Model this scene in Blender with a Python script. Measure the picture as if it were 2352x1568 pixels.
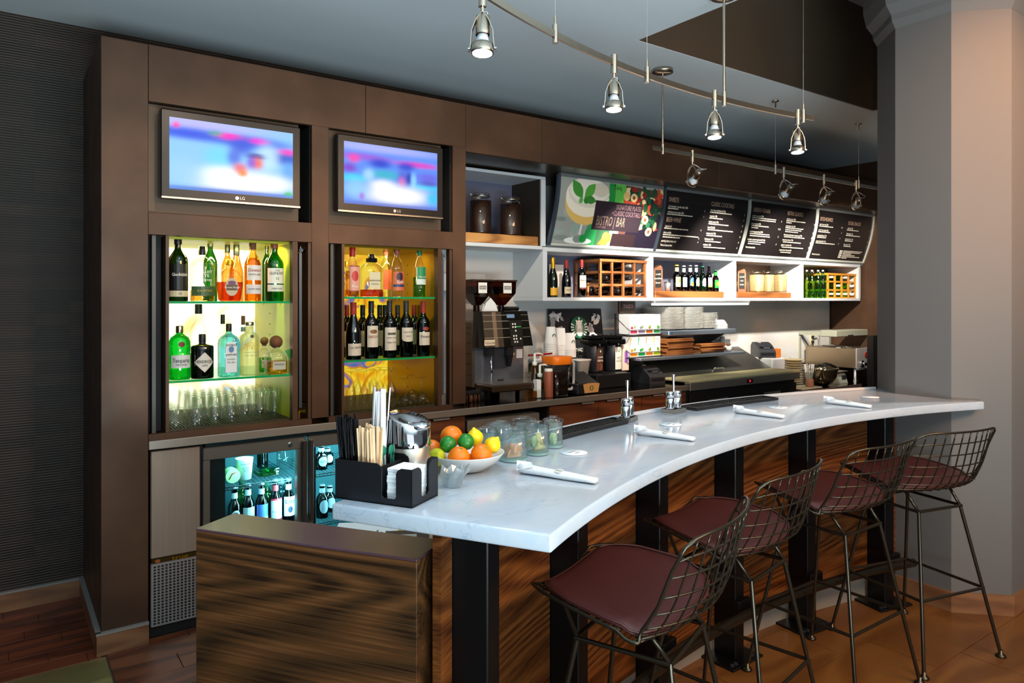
import bpy, bmesh, math, random
from mathutils import Vector, Matrix
random.seed(7)
sc = bpy.context.scene
for o in list(bpy.data.objects): bpy.data.objects.remove(o)
C = bpy.context.collection
PI = math.pi
# ------------------------------------------------------------------ camera
# the camera stands at the origin, eye height 1.555 m, level, with a lens shift
F, CX, HY, EYE = 1640.0, 1176.0, 690.0, 1.555
TH = math.atan2(2274.0, 1640.0)
SN, CS = math.cos(TH), math.sin(TH)        # forward = (SN, CS), right = (CS, -SN)
cam = bpy.data.cameras.new('camera'); camo = bpy.data.objects.new('camera', cam); C.objects.link(camo)
camo.location = (0, 0, EYE); camo.rotation_euler = (PI / 2, 0, -(PI / 2 - TH))
cam.sensor_width = 36.0; cam.lens = 36.0 * F / 2352.0; cam.shift_y = -(784.0 - HY) / 2352.0
cam.clip_start = 0.05; cam.clip_end = 60
sc.camera = camo
# ------------------------------------------------------------------ world, large lights, exposure
w = bpy.data.worlds.new('world'); sc.world = w; w.use_nodes = True
w.node_tree.nodes['Background'].inputs[0].default_value = (0.62, 0.72, 0.85, 1)
w.node_tree.nodes['Background'].inputs[1].default_value = 0.18
def area(name, loc, target, sx, sy, power, col, spread=None):
    l = bpy.data.lights.new(name, 'AREA'); l.shape = 'RECTANGLE'; l.size = sx; l.size_y = sy
    l.energy = power; l.color = col
    if spread: l.spread = spread
    o = bpy.data.objects.new(name, l); C.objects.link(o); o.location = loc
    o.rotation_euler = (Vector(target) - Vector(loc)).to_track_quat('-Z', 'Y').to_euler()
    return o
# daylight from unseen lobby windows behind the camera, and an added uplight for the ceiling
area('window_daylight', (-1.2, -5.2, 2.0), (2.5, 2.5, 2.0), 4.5, 2.4, 36, (0.86, 0.93, 1.0))
area('daylight_bounce', (0.7, -1.5, 0.7), (0.9, -1.1, 3.0), 2.6, 1.6, 380, (0.74, 0.93, 1.0))  # added upward fill that brightens the ceiling, no real source there
def downlight(loc, target, power, col, size, blend=1.0):
    l = bpy.data.lights.new('recessed_downlight', 'SPOT'); l.energy = power; l.color = col; l.spot_size = size; l.spot_blend = blend; l.shadow_soft_size = .06
    o = bpy.data.objects.new('recessed_downlight', l); C.objects.link(o); o.location = loc; o.rotation_euler = (Vector(target) - Vector(loc)).to_track_quat('-Z', 'Y').to_euler()
# recessed ceiling downlights: over the pillar, and in front of the back bar
downlight((3.45, -0.35, 3.70), (4.02, 1.5, 2.3), 440, (1.0, 0.47, 0.20), 0.75)
downlight((0.85, 2.05, 2.97), (0.85, 3.6, 1.78), 70, (1.0, 0.68, 0.44), 0.86)
downlight((1.85, 2.05, 2.97), (1.80, 3.6, 1.72), 70, (1.0, 0.68, 0.44), 0.86)
downlight((1.72, 2.72, 2.97), (2.95, 4.0, 1.50), 120, (1.0, 0.88, 0.70), 0.62, 0.5)
area('ceiling_wash_light', (2.7, -1.0, 2.9), (2.6, 1.5, 0.9), 2.0, 0.8, 52, (1.0, 0.60, 0.32), 2.0)  # added warm fill for stools, floor and slab edge, no fixture there
sc.view_settings.view_transform = 'Standard'; sc.view_settings.look = 'None'
sc.view_settings.exposure = 0.0; sc.view_settings.gamma = 1.0; sc.view_settings.use_curve_mapping = False
sc.cycles.transparent_max_bounces = 28
sc.cycles.sample_clamp_indirect = 4.0
sc.cycles.caustics_reflective = False; sc.cycles.caustics_refractive = False
# ------------------------------------------------------------------ helpers
def XP(px, Y):
    t = (px - CX) / F
    return Y * (SN + CS * t) / (CS - SN * t)
def DEP(px, Y):
    return Y / (CS - SN * (px - CX) / F)
def SCL(px, Y): return DEP(px, Y) / F      # metres per photo pixel at this place
def ZP(px, py, Y): return EYE + (HY - py) * SCL(px, Y)
def GP(px, py, z):
    a, b = (px - CX) / F, (HY - py) / F
    t = (z - EYE) / b
    return ((SN + a * CS) * t, (CS - a * SN) * t)
BC = (2.787, -2.009)                        # centre of the bar's arc
def PO(r, deg): return (BC[0] + r * math.cos(math.radians(deg)), BC[1] + r * math.sin(math.radians(deg)))
def ANG(px, r):
    t = (px - CX) / F; dx, dy = SN + t * CS, CS - t * SN
    a = dx * dx + dy * dy; b = -2 * (dx * BC[0] + dy * BC[1]); c = BC[0] ** 2 + BC[1] ** 2 - r * r
    s = (-b + math.sqrt(b * b - 4 * a * c)) / (2 * a)
    return math.degrees(math.atan2(dy * s - BC[1], dx * s - BC[0]))
def lin(h):
    if not isinstance(h, str): return tuple(h)[:3]
    h = h.lstrip('#'); v = [int(h[i:i + 2], 16) / 255 for i in (0, 2, 4)]
    return tuple(x / 12.92 if x <= .04045 else ((x + .055) / 1.055) ** 2.4 for x in v)
MATS = {}
def mat(name, col='#808080', rough=.5, metal=0., spec=.5, emit=None, es=1., coat=0., noise=None, bump=None, aniso=0.):
    """principled material; noise=(scale, amount, stretch xyz) mottles the colour, bump=(scale, strength)"""
    if name in MATS: return MATS[name]
    m = bpy.data.materials.new(name); m.use_nodes = True; nt = m.node_tree; b = nt.nodes['Principled BSDF']
    c = lin(col)
    b.inputs['Base Color'].default_value = (*c, 1); b.inputs['Roughness'].default_value = rough
    b.inputs['Metallic'].default_value = metal; b.inputs['Specular IOR Level'].default_value = spec
    if coat: b.inputs['Coat Weight'].default_value = coat; b.inputs['Coat Roughness'].default_value = .08
    if emit is not None:
        b.inputs['Emission Color'].default_value = (*lin(emit), 1); b.inputs['Emission Strength'].default_value = es
    if noise or bump:
        tc = nt.nodes.new('ShaderNodeTexCoord'); mp = nt.nodes.new('ShaderNodeMapping'); nt.links.new(tc.outputs['Object'], mp.inputs[0])
        n = nt.nodes.new('ShaderNodeTexNoise'); nt.links.new(mp.outputs[0], n.inputs['Vector']); n.inputs['Detail'].default_value = 5
        s = noise or (bump[0], 0, (1, 1, 1))
        mp.inputs['Scale'].default_value = s[2] if len(s) > 2 else (1, 1, 1); n.inputs['Scale'].default_value = s[0]
        if noise:
            r = nt.nodes.new('ShaderNodeMixRGB'); r.blend_type = 'MIX'
            a = noise[1]
            r.inputs[1].default_value = (*[max(0, x * (1 - a)) for x in c], 1); r.inputs[2].default_value = (*[min(1, x * (1 + a)) for x in c], 1)
            nt.links.new(n.outputs['Fac'], r.inputs[0]); nt.links.new(r.outputs[0], b.inputs['Base Color'])
        if bump:
            n2 = nt.nodes.new('ShaderNodeTexNoise'); n2.inputs['Scale'].default_value = bump[0]; nt.links.new(mp.outputs[0], n2.inputs['Vector'])
            bp = nt.nodes.new('ShaderNodeBump'); bp.inputs['Strength'].default_value = bump[1]; bp.inputs['Distance'].default_value = .002
            nt.links.new(n2.outputs['Fac'], bp.inputs['Height']); nt.links.new(bp.outputs[0], b.inputs['Normal'])
    MATS[name] = m; return m
def glass(name, tint='#e8f4f0', refl=.14, rough=.02, haze=0.):
    """thin clear or coloured glass: light passes tinted, the rest mirrors off by angle; haze frosts it"""
    if name in MATS: return MATS[name]
    m = bpy.data.materials.new(name); m.use_nodes = True; nt = m.node_tree; nt.nodes.clear()
    out = nt.nodes.new('ShaderNodeOutputMaterial'); tr = nt.nodes.new('ShaderNodeBsdfTransparent'); gl = nt.nodes.new('ShaderNodeBsdfGlossy')
    tr.inputs[0].default_value = (*lin(tint), 1); gl.inputs['Roughness'].default_value = rough
    lw = nt.nodes.new('ShaderNodeLayerWeight'); lw.inputs[0].default_value = .35
    mr = nt.nodes.new('ShaderNodeMapRange'); mr.inputs['To Min'].default_value = refl * .35; mr.inputs['To Max'].default_value = min(.9, refl * 4)
    nt.links.new(lw.outputs['Fresnel'], mr.inputs['Value'])
    mx = nt.nodes.new('ShaderNodeMixShader'); nt.links.new(mr.outputs[0], mx.inputs[0])
    nt.links.new(tr.outputs[0], mx.inputs[1]); nt.links.new(gl.outputs[0], mx.inputs[2])
    last = mx
    if haze:
        df = nt.nodes.new('ShaderNodeBsdfDiffuse'); df.inputs[0].default_value = (*lin(tint), 1)
        tl = nt.nodes.new('ShaderNodeBsdfTranslucent'); tl.inputs[0].default_value = (*lin(tint), 1)
        m1 = nt.nodes.new('ShaderNodeMixShader'); nt.links.new(df.outputs[0], m1.inputs[1]); nt.links.new(tl.outputs[0], m1.inputs[2])
        m2 = nt.nodes.new('ShaderNodeMixShader'); m2.inputs[0].default_value = haze
        nt.links.new(mx.outputs[0], m2.inputs[1]); nt.links.new(m1.outputs[0], m2.inputs[2]); last = m2
    nt.links.new(last.outputs[0], out.inputs[0])
    MATS[name] = m; return m
def thing(name, label, cat, loc=(0, 0, 0), rz=0., group=None):
    o = bpy.data.objects.new(name, None); C.objects.link(o); o.empty_display_size = .05
    o.location = loc; o.rotation_euler = (0, 0, rz); return tag(o, label, cat, group)
def tag(o, label, cat, group=None):
    o['label'] = label; o['category'] = cat
    if group: o['group'] = group
    return o
def struct(o, label=None):
    o['kind'] = 'structure'
    if label: o['label'] = label
    return o
def copy_tree(o, parent=None):
    c = o.copy(); C.objects.link(c); c.parent = parent
    for ch in list(o.children): copy_tree(ch, c)
    return c
class MB:
    def __init__(s): s.v = []; s.f = []; s.m = []; s.sm = []; s.c = []
    def add(s, V, Fc, m=0, smooth=False, M=None, col=None):
        b = len(s.v)
        s.v += [tuple(M @ Vector(p)) for p in V] if M else [tuple(p) for p in V]
        for f in Fc: s.f.append([i + b for i in f]); s.m.append(m); s.sm.append(smooth); s.c.append(col)
        return s
    def box(s, a, b, m=0, M=None, bev=0.):
        (x0, y0, z0), (x1, y1, z1) = a, b
        if bev <= 0:
            V = [(x0, y0, z0), (x1, y0, z0), (x1, y1, z0), (x0, y1, z0), (x0, y0, z1), (x1, y0, z1), (x1, y1, z1), (x0, y1, z1)]
            return s.add(V, [(0, 3, 2, 1), (4, 5, 6, 7), (0, 1, 5, 4), (1, 2, 6, 5), (2, 3, 7, 6), (3, 0, 4, 7)], m, False, M)
        e = min(bev, (x1 - x0) * .49, (y1 - y0) * .49, (z1 - z0) * .49); V = []; idx = {}
        X, Y, Z = (x0, x1), (y0, y1), (z0, z1); sg = (1, -1)
        for i in (0, 1):
            for j in (0, 1):
                for k in (0, 1):
                    p = (X[i], Y[j], Z[k]); d = (sg[i] * e, sg[j] * e, sg[k] * e)
                    for ax in range(3):
                        idx[(i, j, k, ax)] = len(V)
                        V.append(tuple(p[a] + (0 if a == ax else d[a]) for a in range(3)))
        I = lambda i, j, k, ax: idx[(i, j, k, ax)]
        Fc = []
        for ax in range(3):
            for sd in (0, 1):
                q = []
                for (u, v) in ((0, 0), (1, 0), (1, 1), (0, 1)):
                    c = [u, v]; c.insert(ax, sd); q.append(I(*c, ax))
                Fc.append(q if (sd == 1) ^ (ax == 1) else q[::-1])
        for ax in range(3):
            o = [a for a in range(3) if a != ax]
            for u in (0, 1):
                for v in (0, 1):
                    c0 = [0, 0, 0]; c0[o[0]] = u; c0[o[1]] = v; c1 = list(c0); c1[ax] = 1
                    Fc.append([I(*c0, o[0]), I(*c1, o[0]), I(*c1, o[1]), I(*c0, o[1])])
        for i in (0, 1):
            for j in (0, 1):
                for k in (0, 1): Fc.append([I(i, j, k, 0), I(i, j, k, 1), I(i, j, k, 2)])
        return s.add(V, Fc, m, False, M)
    def cb(s, c, d, m=0, M=None, bev=0.):
        return s.box(tuple(c[i] - d[i] / 2 for i in range(3)), tuple(c[i] + d[i] / 2 for i in range(3)), m, M, bev)
    def lathe(s, prof, n=24, m=0, c=(0, 0, 0), shape=None, sy=1., M=None, smooth=True, a0=0.):
        V = []; Fc = []; k = len(prof)
        for i in range(n):
            t = 2 * PI * i / n + a0; q = shape(t) if shape else 1.
            for r, z in prof: V.append((c[0] + r * q * math.cos(t), c[1] + r * q * sy * math.sin(t), c[2] + z))
        for i in range(n):
            j = (i + 1) % n
            for a in range(k - 1):
                p, q = prof[a][0] < 1e-6, prof[a + 1][0] < 1e-6
                if p and q: continue
                if p: Fc.append((i * k + a, j * k + a + 1, i * k + a + 1))
                elif q: Fc.append((i * k + a, j * k + a, i * k + a + 1))
                else: Fc.append((i * k + a, j * k + a, j * k + a + 1, i * k + a + 1))
        return s.add(V, Fc, m, smooth, M)
    def cyl(s, p0, p1, r, n=12, m=0, r1=None, smooth=True):
        p0, p1 = Vector(p0), Vector(p1); d = p1 - p0; L = d.length
        if L < 1e-7: return s
        M = Matrix.Translation(p0) @ d.to_track_quat('Z', 'Y').to_matrix().to_4x4(); r1 = r if r1 is None else r1
        V = [(r * math.cos(2 * PI * i / n), r * math.sin(2 * PI * i / n), 0) for i in range(n)] + [(r1 * math.cos(2 * PI * i / n), r1 * math.sin(2 * PI * i / n), L) for i in range(n)]
        s.add(V, [(i, (i + 1) % n, n + (i + 1) % n, n + i) for i in range(n)], m, smooth, M)
        return s.add(V, [tuple(range(n))[::-1], tuple(range(n, 2 * n))], m, False, M)
    def tube(s, pts, r, n=8, m=0, closed=False):
        P = [Vector(p) for p in pts]; k = len(P); V = []; up = None
        for i in range(k):
            if closed: d = P[(i + 1) % k] - P[i - 1]
            else: d = P[min(i + 1, k - 1)] - P[max(i - 1, 0)]
            d.normalize()
            if up is None: up = Vector((0, 0, 1)) if abs(d.z) < .9 else Vector((1, 0, 0))
            a = d.cross(up); a.normalize(); up = a.cross(d); up.normalize()
            for j in range(n):
                t = 2 * PI * j / n; V.append(P[i] + a * (r * math.cos(t)) + up * (r * math.sin(t)))
        Fc = []
        for i in range(k if closed else k - 1):
            i2 = (i + 1) % k
            for j in range(n): Fc.append((i * n + j, i * n + (j + 1) % n, i2 * n + (j + 1) % n, i2 * n + j))
        if not closed: Fc += [tuple(range(n))[::-1], tuple(range((k - 1) * n, k * n))]
        return s.add(V, Fc, m, True)
    def prism(s, poly, z0, z1, m=0, M=None, smooth_sides=False):
        n = len(poly); V = [(x, y, z0) for x, y in poly] + [(x, y, z1) for x, y in poly]
        s.add(V, [tuple(range(n))[::-1], tuple(range(n, 2 * n))], m, False, M)
        return s.add(V, [(i, (i + 1) % n, n + (i + 1) % n, n + i) for i in range(n)], m, smooth_sides, M)
    def ball(s, c, r, m=0, sc3=(1, 1, 1), n=16, h=10, M=None, pole=0.):
        prof = [(math.sin(PI * i / h) * r, -math.cos(PI * i / h) * r) for i in range(h + 1)]
        prof[0] = (0, -r); prof[-1] = (0, r)
        T = Matrix.Translation(c) @ (M or Matrix.Identity(4)) @ Matrix.Diagonal((*sc3, 1))
        return s.lathe(prof, n, m, M=T)
    def build(s, name, mats, parent=None, loc=(0, 0, 0), rz=0.):
        me = bpy.data.meshes.new(name); me.from_pydata(s.v, [], s.f)
        if not isinstance(mats, (list, tuple)): mats = [mats]
        for x in mats: me.materials.append(x)
        me.polygons.foreach_set('material_index', s.m); me.polygons.foreach_set('use_smooth', s.sm)
        if any(c is not None for c in s.c):
            at = me.color_attributes.new('Col', 'FLOAT_COLOR', 'CORNER'); buf = []
            for p, c in zip(me.polygons, s.c): buf += [*(lin(c) if c else (1, 1, 1)), 1.0] * p.loop_total
            at.data.foreach_set('color', buf)
        me.update()
        o = bpy.data.objects.new(name, me); C.objects.link(o); o.parent = parent; o.location = loc; o.rotation_euler = (0, 0, rz)
        return o
def bx(name, a, b, m, parent=None, bev=0.): return MB().box(a, b, bev=bev).build(name, m, parent)
# flat print: coloured polygons in 2-D, laid on a surface by a mapping f(x, y, lift)
class Print:
    def __init__(s, f): s.f = f; s.mb = MB(); s.k = 0
    def poly(s, pts, col):
        s.k += 1; e = .0004 + .00025 * s.k
        s.mb.add([s.f(x, y, e) for x, y in pts], [tuple(range(len(pts)))], 0, False, None, col); return s
    def rect(s, x0, y0, x1, y1, col, nx=1):
        s.k += 1; e = .0004 + .00025 * s.k
        V = []; Fc = []
        for i in range(nx + 1):
            x = x0 + (x1 - x0) * i / nx; V += [s.f(x, y0, e), s.f(x, y1, e)]
        for i in range(nx): Fc.append((2 * i, 2 * i + 2, 2 * i + 3, 2 * i + 1))
        s.mb.add(V, Fc, 0, False, None, col); return s
    def ell(s, cx, cy, rx, ry, col, n=20, a0=0., a1=2 * PI):
        full = abs(a1 - a0 - 2 * PI) < 1e-6
        return s.poly([(cx + rx * math.cos(a0 + (a1 - a0) * i / (n if full else n - 1)), cy + ry * math.sin(a0 + (a1 - a0) * i / (n if full else n - 1))) for i in range(n)], col)
    def build(s, name, parent, m=None): return s.mb.build(name, m or MATS['print'], parent)
def PLN(o, xd, yd):
    o, xd, yd = Vector(o), Vector(xd).normalized(), Vector(yd).normalized(); nn = xd.cross(yd)
    return lambda x, y, e=.001: tuple(o + xd * x + yd * y + nn * e)
def CYL(r, z0, a0=0.):
    return lambda x, y, e=.001: ((r + e) * math.sin(a0 + x / r), -(r + e) * math.cos(a0 + x / r), z0 + y)
TEXTS = []
def text(parent, s, f, x, y, size, m, align='CENTER', sx=1., lift=.0035, maxw=None):
    """lettering: laid out flat, then mapped on its surface by f; the meshes are made together at the end"""
    TEXTS.append((parent, s, f, x, y, size, m, align, sx, lift, maxw))
def flush_texts():
    obs = []
    for (parent, s, f, x, y, size, m, align, sx, lift, maxw) in TEXTS:
        cu = bpy.data.curves.new('lettering', 'FONT'); cu.body = s; cu.size = size; cu.align_x = align; cu.align_y = 'CENTER'; cu.resolution_u = 2
        o = bpy.data.objects.new('lettering', cu); C.objects.link(o); obs.append(o)
    bpy.context.view_layer.update(); dg = bpy.context.evaluated_depsgraph_get()
    out = []
    for o, T in zip(obs, TEXTS):
        me = bpy.data.meshes.new_from_object(o.evaluated_get(dg)); out.append(me)
    for o, me, (parent, s, f, x, y, size, m, align, sx, lift, maxw) in zip(obs, out, TEXTS):
        cu = o.data; bpy.data.objects.remove(o); bpy.data.curves.remove(cu)
        if maxw and len(me.vertices):
            wd = (max(v.co.x for v in me.vertices) - min(v.co.x for v in me.vertices)) * sx
            if wd > maxw: sx = sx * maxw / wd
        for v in me.vertices: v.co = f(x + v.co.x * sx, y + v.co.y, lift)
        me.materials.clear(); me.materials.append(m); me.name = 'lettering'
        n = bpy.data.objects.new('lettering', me); C.objects.link(n); n.parent = parent
def sq(p): return lambda t: (abs(math.cos(t)) ** p + abs(math.sin(t)) ** p) ** (-1. / p)
# ------------------------------------------------------------------ materials
def nodes(name):
    m = bpy.data.materials.new(name); m.use_nodes = True; MATS[name] = m
    nt = m.node_tree; return m, nt, nt.nodes['Principled BSDF'], nt.nodes.new, nt.links.new
def ramp(N, cols):
    r = N('ShaderNodeValToRGB'); e = r.color_ramp.elements
    while len(e) < len(cols): e.new(.5)
    for i, (p, c) in enumerate(cols): e[i].position = p; e[i].color = (*lin(c), 1)
    return r
def wood(name, cols, rot=(0, 0, 0), stretch=(.35, 3.2, 3.2), rings=9., rough=.32, scale=1.3, streak=.35, spec=.5):
    m, nt, b, N, L = nodes(name)
    tc = N('ShaderNodeTexCoord'); mp = N('ShaderNodeMapping'); L(tc.outputs['Object'], mp.inputs[0])
    mp.inputs['Rotation'].default_value = rot
    m2 = N('ShaderNodeMapping'); L(mp.outputs[0], m2.inputs[0]); m2.inputs['Scale'].default_value = stretch
    n = N('ShaderNodeTexNoise'); n.inputs['Scale'].default_value = scale; n.inputs['Detail'].default_value = .7; n.inputs['Distortion'].default_value = .25; L(m2.outputs[0], n.inputs['Vector'])
    mu = N('ShaderNodeMath'); mu.operation = 'MULTIPLY'; mu.inputs[1].default_value = rings * 6.283; L(n.outputs['Fac'], mu.inputs[0])
    si = N('ShaderNodeMath'); si.operation = 'SINE'; L(mu.outputs[0], si.inputs[0])
    mr = N('ShaderNodeMapRange'); mr.inputs['From Min'].default_value = -1; L(si.outputs[0], mr.inputs['Value'])
    m3 = N('ShaderNodeMapping'); L(mp.outputs[0], m3.inputs[0]); m3.inputs['Scale'].default_value = (stretch[0] * 5, stretch[1] * 30, stretch[2] * 30)
    n2 = N('ShaderNodeTexNoise'); n2.inputs['Scale'].default_value = 2.0; n2.inputs['Detail'].default_value = 4; L(m3.outputs[0], n2.inputs['Vector'])
    mx = N('ShaderNodeMix'); mx.data_type = 'FLOAT'; mx.inputs[0].default_value = streak; L(mr.outputs[0], mx.inputs[2]); L(n2.outputs['Fac'], mx.inputs[3])
    r = ramp(N, cols); L(mx.outputs[0], r.inputs[0]); L(r.outputs[0], b.inputs['Base Color'])
    b.inputs['Roughness'].default_value = rough; b.inputs['Specular IOR Level'].default_value = spec
    return m
WAL = [(.28, '#2a180c'), (.42, '#49301a'), (.56, '#5a371c'), (.72, '#744a2a')]
WRED = [(.28, '#36190a'), (.42, '#552d13'), (.56, '#673917'), (.72, '#804a22')]
wood('walnut_die', WRED, (0, .16, 0), (.4, .4, 3.2), 26., .3, scale=.9, streak=.74)
wood('walnut_drawer', [(.1, '#3a1f12'), (.5, '#5e3520'), (1., '#7a4a2c')], (0, 0, 0), (.5, 3, 4), 14., .35, streak=.55)
wood('riser_wood', [(.1, '#8a5a30'), (.5, '#b88046'), (1., '#d09a5c')], (0, 0, 0), (.8, 6, 6), 5., .45)
wood('rack_wood', [(.1, '#6e3f1d'), (.5, '#9a6032'), (1., '#b87c45')], (0, 0, 0), (2, 2, 2), 3., .5)
wood('board_wood', [(.1, '#6a3a1a'), (.5, '#94582c'), (1., '#b07440')], (0, 0, 0), (1, 5, 5), 4., .5)
wood('stirrer_wood', [(.1, '#c79a6c'), (.5, '#dcb488'), (1., '#e8c8a0')], (0, 0, 0), (9, 9, 1), 3., .6)
wood('plank_red', [(.1, '#4a2113'), (.5, '#6d331d'), (1., '#854428')], (0, 0, 0), (.8, 6, 6), 4., .38)
wood('tile_tan', [(.1, '#5e3716'), (.45, '#6f441d'), (.8, '#7f5327'), (1., '#8a5d30')], (0, 0, 0), (1.1, 3.4, 3), 4., .36, streak=.6)
wood('tile_olive', [(.1, '#6e5a34'), (.5, '#857042'), (1., '#98824f')], (0, 0, 0), (1, 5, 5), 3., .4)
wood('base_tile', [(.1, '#6f4a30'), (.5, '#85593c'), (1., '#956a48')], (0, 0, 0), (2, 2, 8), 3., .4)
# bronze laminate of the back bar
m, nt, b, N, L = nodes('bronze_panel')
tc = N('ShaderNodeTexCoord'); n = N('ShaderNodeTexNoise'); n.inputs['Scale'].default_value = 2.6; n.inputs['Detail'].default_value = 7; L(tc.outputs['Object'], n.inputs['Vector'])
r = ramp(N, [(.3, '#432f21'), (.55, '#543b2a'), (.75, '#644834')]); L(n.outputs['Fac'], r.inputs[0]); L(r.outputs[0], b.inputs['Base Color'])
n2 = N('ShaderNodeTexNoise'); n2.inputs['Scale'].default_value = 5; n2.inputs['Detail'].default_value = 6; L(tc.outputs['Object'], n2.inputs['Vector'])
mr = N('ShaderNodeMapRange'); mr.inputs['To Min'].default_value = .34; mr.inputs['To Max'].default_value = .62; L(n2.outputs['Fac'], mr.inputs['Value']); L(mr.outputs[0], b.inputs['Roughness'])
b.inputs['Metallic'].default_value = .45
# marble bar top
def marble(name, veins, base='#b0bccb', vein='#8f9aa8', warm='#bcc2ca'):
    m, nt, b, N, L = nodes(name)
    tc = N('ShaderNodeTexCoord'); mp = N('ShaderNodeMapping'); L(tc.outputs['Object'], mp.inputs[0]); mp.inputs['Rotation'].default_value = (0, 0, .5); mp.inputs['Scale'].default_value = (1., 3.2, 3.2)
    n = N('ShaderNodeTexNoise'); n.inputs['Scale'].default_value = 2.2; n.inputs['Detail'].default_value = 9; n.inputs['Distortion'].default_value = 1.2; L(mp.outputs[0], n.inputs['Vector'])
    r = ramp(N, [(.3, base), (.55, warm), (.8, base)]); L(n.outputs['Fac'], r.inputs[0])
    n2 = N('ShaderNodeTexNoise'); n2.inputs['Scale'].default_value = 3.4; n2.inputs['Detail'].default_value = 7; n2.inputs['Distortion'].default_value = 2.2; L(mp.outputs[0], n2.inputs['Vector'])
    s = N('ShaderNodeMath'); s.operation = 'SUBTRACT'; s.inputs[1].default_value = .5; L(n2.outputs['Fac'], s.inputs[0])
    a = N('ShaderNodeMath'); a.operation = 'ABSOLUTE'; L(s.outputs[0], a.inputs[0])
    mr = N('ShaderNodeMapRange'); mr.inputs['From Max'].default_value = .02; mr.inputs['To Min'].default_value = veins; mr.inputs['To Max'].default_value = 0; L(a.outputs[0], mr.inputs['Value'])
    n3 = N('ShaderNodeTexNoise'); n3.inputs['Scale'].default_value = 1.4; L(mp.outputs[0], n3.inputs['Vector'])
    mr2 = N('ShaderNodeMapRange'); mr2.inputs['From Min'].default_value = .45; mr2.inputs['From Max'].default_value = .65; L(n3.outputs['Fac'], mr2.inputs['Value'])
    k = N('ShaderNodeMath'); k.operation = 'MULTIPLY'; L(mr.outputs[0], k.inputs[0]); L(mr2.outputs[0], k.inputs[1])
    mx = N('ShaderNodeMixRGB'); L(k.outputs[0], mx.inputs[0]); L(r.outputs[0], mx.inputs[1]); mx.inputs[2].default_value = (*lin(vein), 1)
    L(mx.outputs[0], b.inputs['Base Color']); b.inputs['Roughness'].default_value = .13
    return m
marble('marble', .65); marble('splash_marble', .5, '#cfd1d4', '#8f9096', '#d2cec8')
MATS['splash_marble'].node_tree.nodes['Principled BSDF'].inputs['Roughness'].default_value = .35
# ribbed block wallpaper
m, nt, b, N, L = nodes('wallpaper')
tc = N('ShaderNodeTexCoord'); sp = N('ShaderNodeSeparateXYZ'); L(tc.outputs['Object'], sp.inputs[0]); cb = N('ShaderNodeCombineXYZ'); L(sp.outputs[0], cb.inputs[0]); L(sp.outputs[2], cb.inputs[1])
br = N('ShaderNodeTexBrick'); L(cb.outputs[0], br.inputs['Vector']); br.inputs['Scale'].default_value = 1.; br.inputs['Brick Width'].default_value = .155; br.inputs['Row Height'].default_value = .062; br.inputs['Mortar Size'].default_value = .0008
br.inputs['Color1'].default_value = (*lin('#34261a'), 1); br.inputs['Color2'].default_value = (*lin('#221810'), 1); br.inputs['Mortar'].default_value = (*lin('#221810'), 1); br.offset = 0.
wv = N('ShaderNodeTexWave'); wv.bands_direction = 'Y'; wv.inputs['Scale'].default_value = 24.; wv.inputs['Distortion'].default_value = .4; L(cb.outputs[0], wv.inputs['Vector'])
wr = N('ShaderNodeMapRange'); wr.inputs['To Min'].default_value = .55; wr.inputs['To Max'].default_value = 1.25; L(wv.outputs['Fac'], wr.inputs['Value'])
mx = N('ShaderNodeMixRGB'); mx.blend_type = 'MULTIPLY'; mx.inputs[0].default_value = 1; L(br.outputs['Color'], mx.inputs[1]); L(wr.outputs[0], mx.inputs[2]); L(mx.outputs[0], b.inputs['Base Color'])
bp = N('ShaderNodeBump'); bp.inputs['Strength'].default_value = .5; bp.inputs['Distance'].default_value = .004; L(wv.outputs['Fac'], bp.inputs['Height']); L(bp.outputs[0], b.inputs['Normal']); b.inputs['Roughness'].default_value = .6
# print material: colour comes with the printed shapes
m, nt, b, N, L = nodes('print')
at = N('ShaderNodeAttribute'); at.attribute_name = 'Col'; L(at.outputs['Color'], b.inputs['Base Color']); b.inputs['Roughness'].default_value = .45
# backlit art glass behind the liquor shelves
def art(name, cols, seed, strength, scale=3.2):
    m, nt, b, N, L = nodes(name)
    tc = N('ShaderNodeTexCoord'); mp = N('ShaderNodeMapping'); L(tc.outputs['Object'], mp.inputs[0]); mp.inputs['Location'].default_value = (seed, seed * .7, 0)
    n = N('ShaderNodeTexNoise'); n.inputs['Scale'].default_value = scale; n.inputs['Detail'].default_value = 1.5; n.inputs['Distortion'].default_value = 1.4; L(mp.outputs[0], n.inputs['Vector'])
    r = ramp(N, cols); L(n.outputs['Fac'], r.inputs[0]); L(r.outputs[0], b.inputs['Emission Color']); b.inputs['Emission Strength'].default_value = strength
    b.inputs['Base Color'].default_value = (.05, .05, .04, 1); b.inputs['Roughness'].default_value = .3
    return m
art('art_pale', [(.28, '#f6b968'), (.36, '#fff0b0'), (.42, '#fffce0'), (.6, '#fff8c8'), (.66, '#f0b880'), (.70, '#a8cdf0'), (.73, '#fff6b8')], 3.1, 1.7)
art('art_gold', [(.30, '#c8460f'), (.38, '#e8a010'), (.46, '#f2c41c'), (.54, '#f7d93a'), (.6, '#d88a10'), (.66, '#3b66b0'), (.7, '#e9a713')], 9.4, .95, 5.)
mat('ceiling_paint', '#d3d9dc', .9); mat('coffer_brown', '#4a3a2b', .55, noise=(2, .15)); mat('pillar_paint', '#6a6765', .7)
mat('dark_side', '#2b211b', .6); mat('gap_black', '#0b0a0a', .7); mat('niche_brown', '#5d4a39', .55, .3, noise=(4, .2))
mat('steel', '#d2cabe', .34, .92, noise=(3, .08, (1, 1, 30))); mat('steel_dark', '#a3a09a', .32, .9); mat('steel_panel', '#b0a294', .4, .7, noise=(2, .12, (40, 40, 1)))
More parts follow.
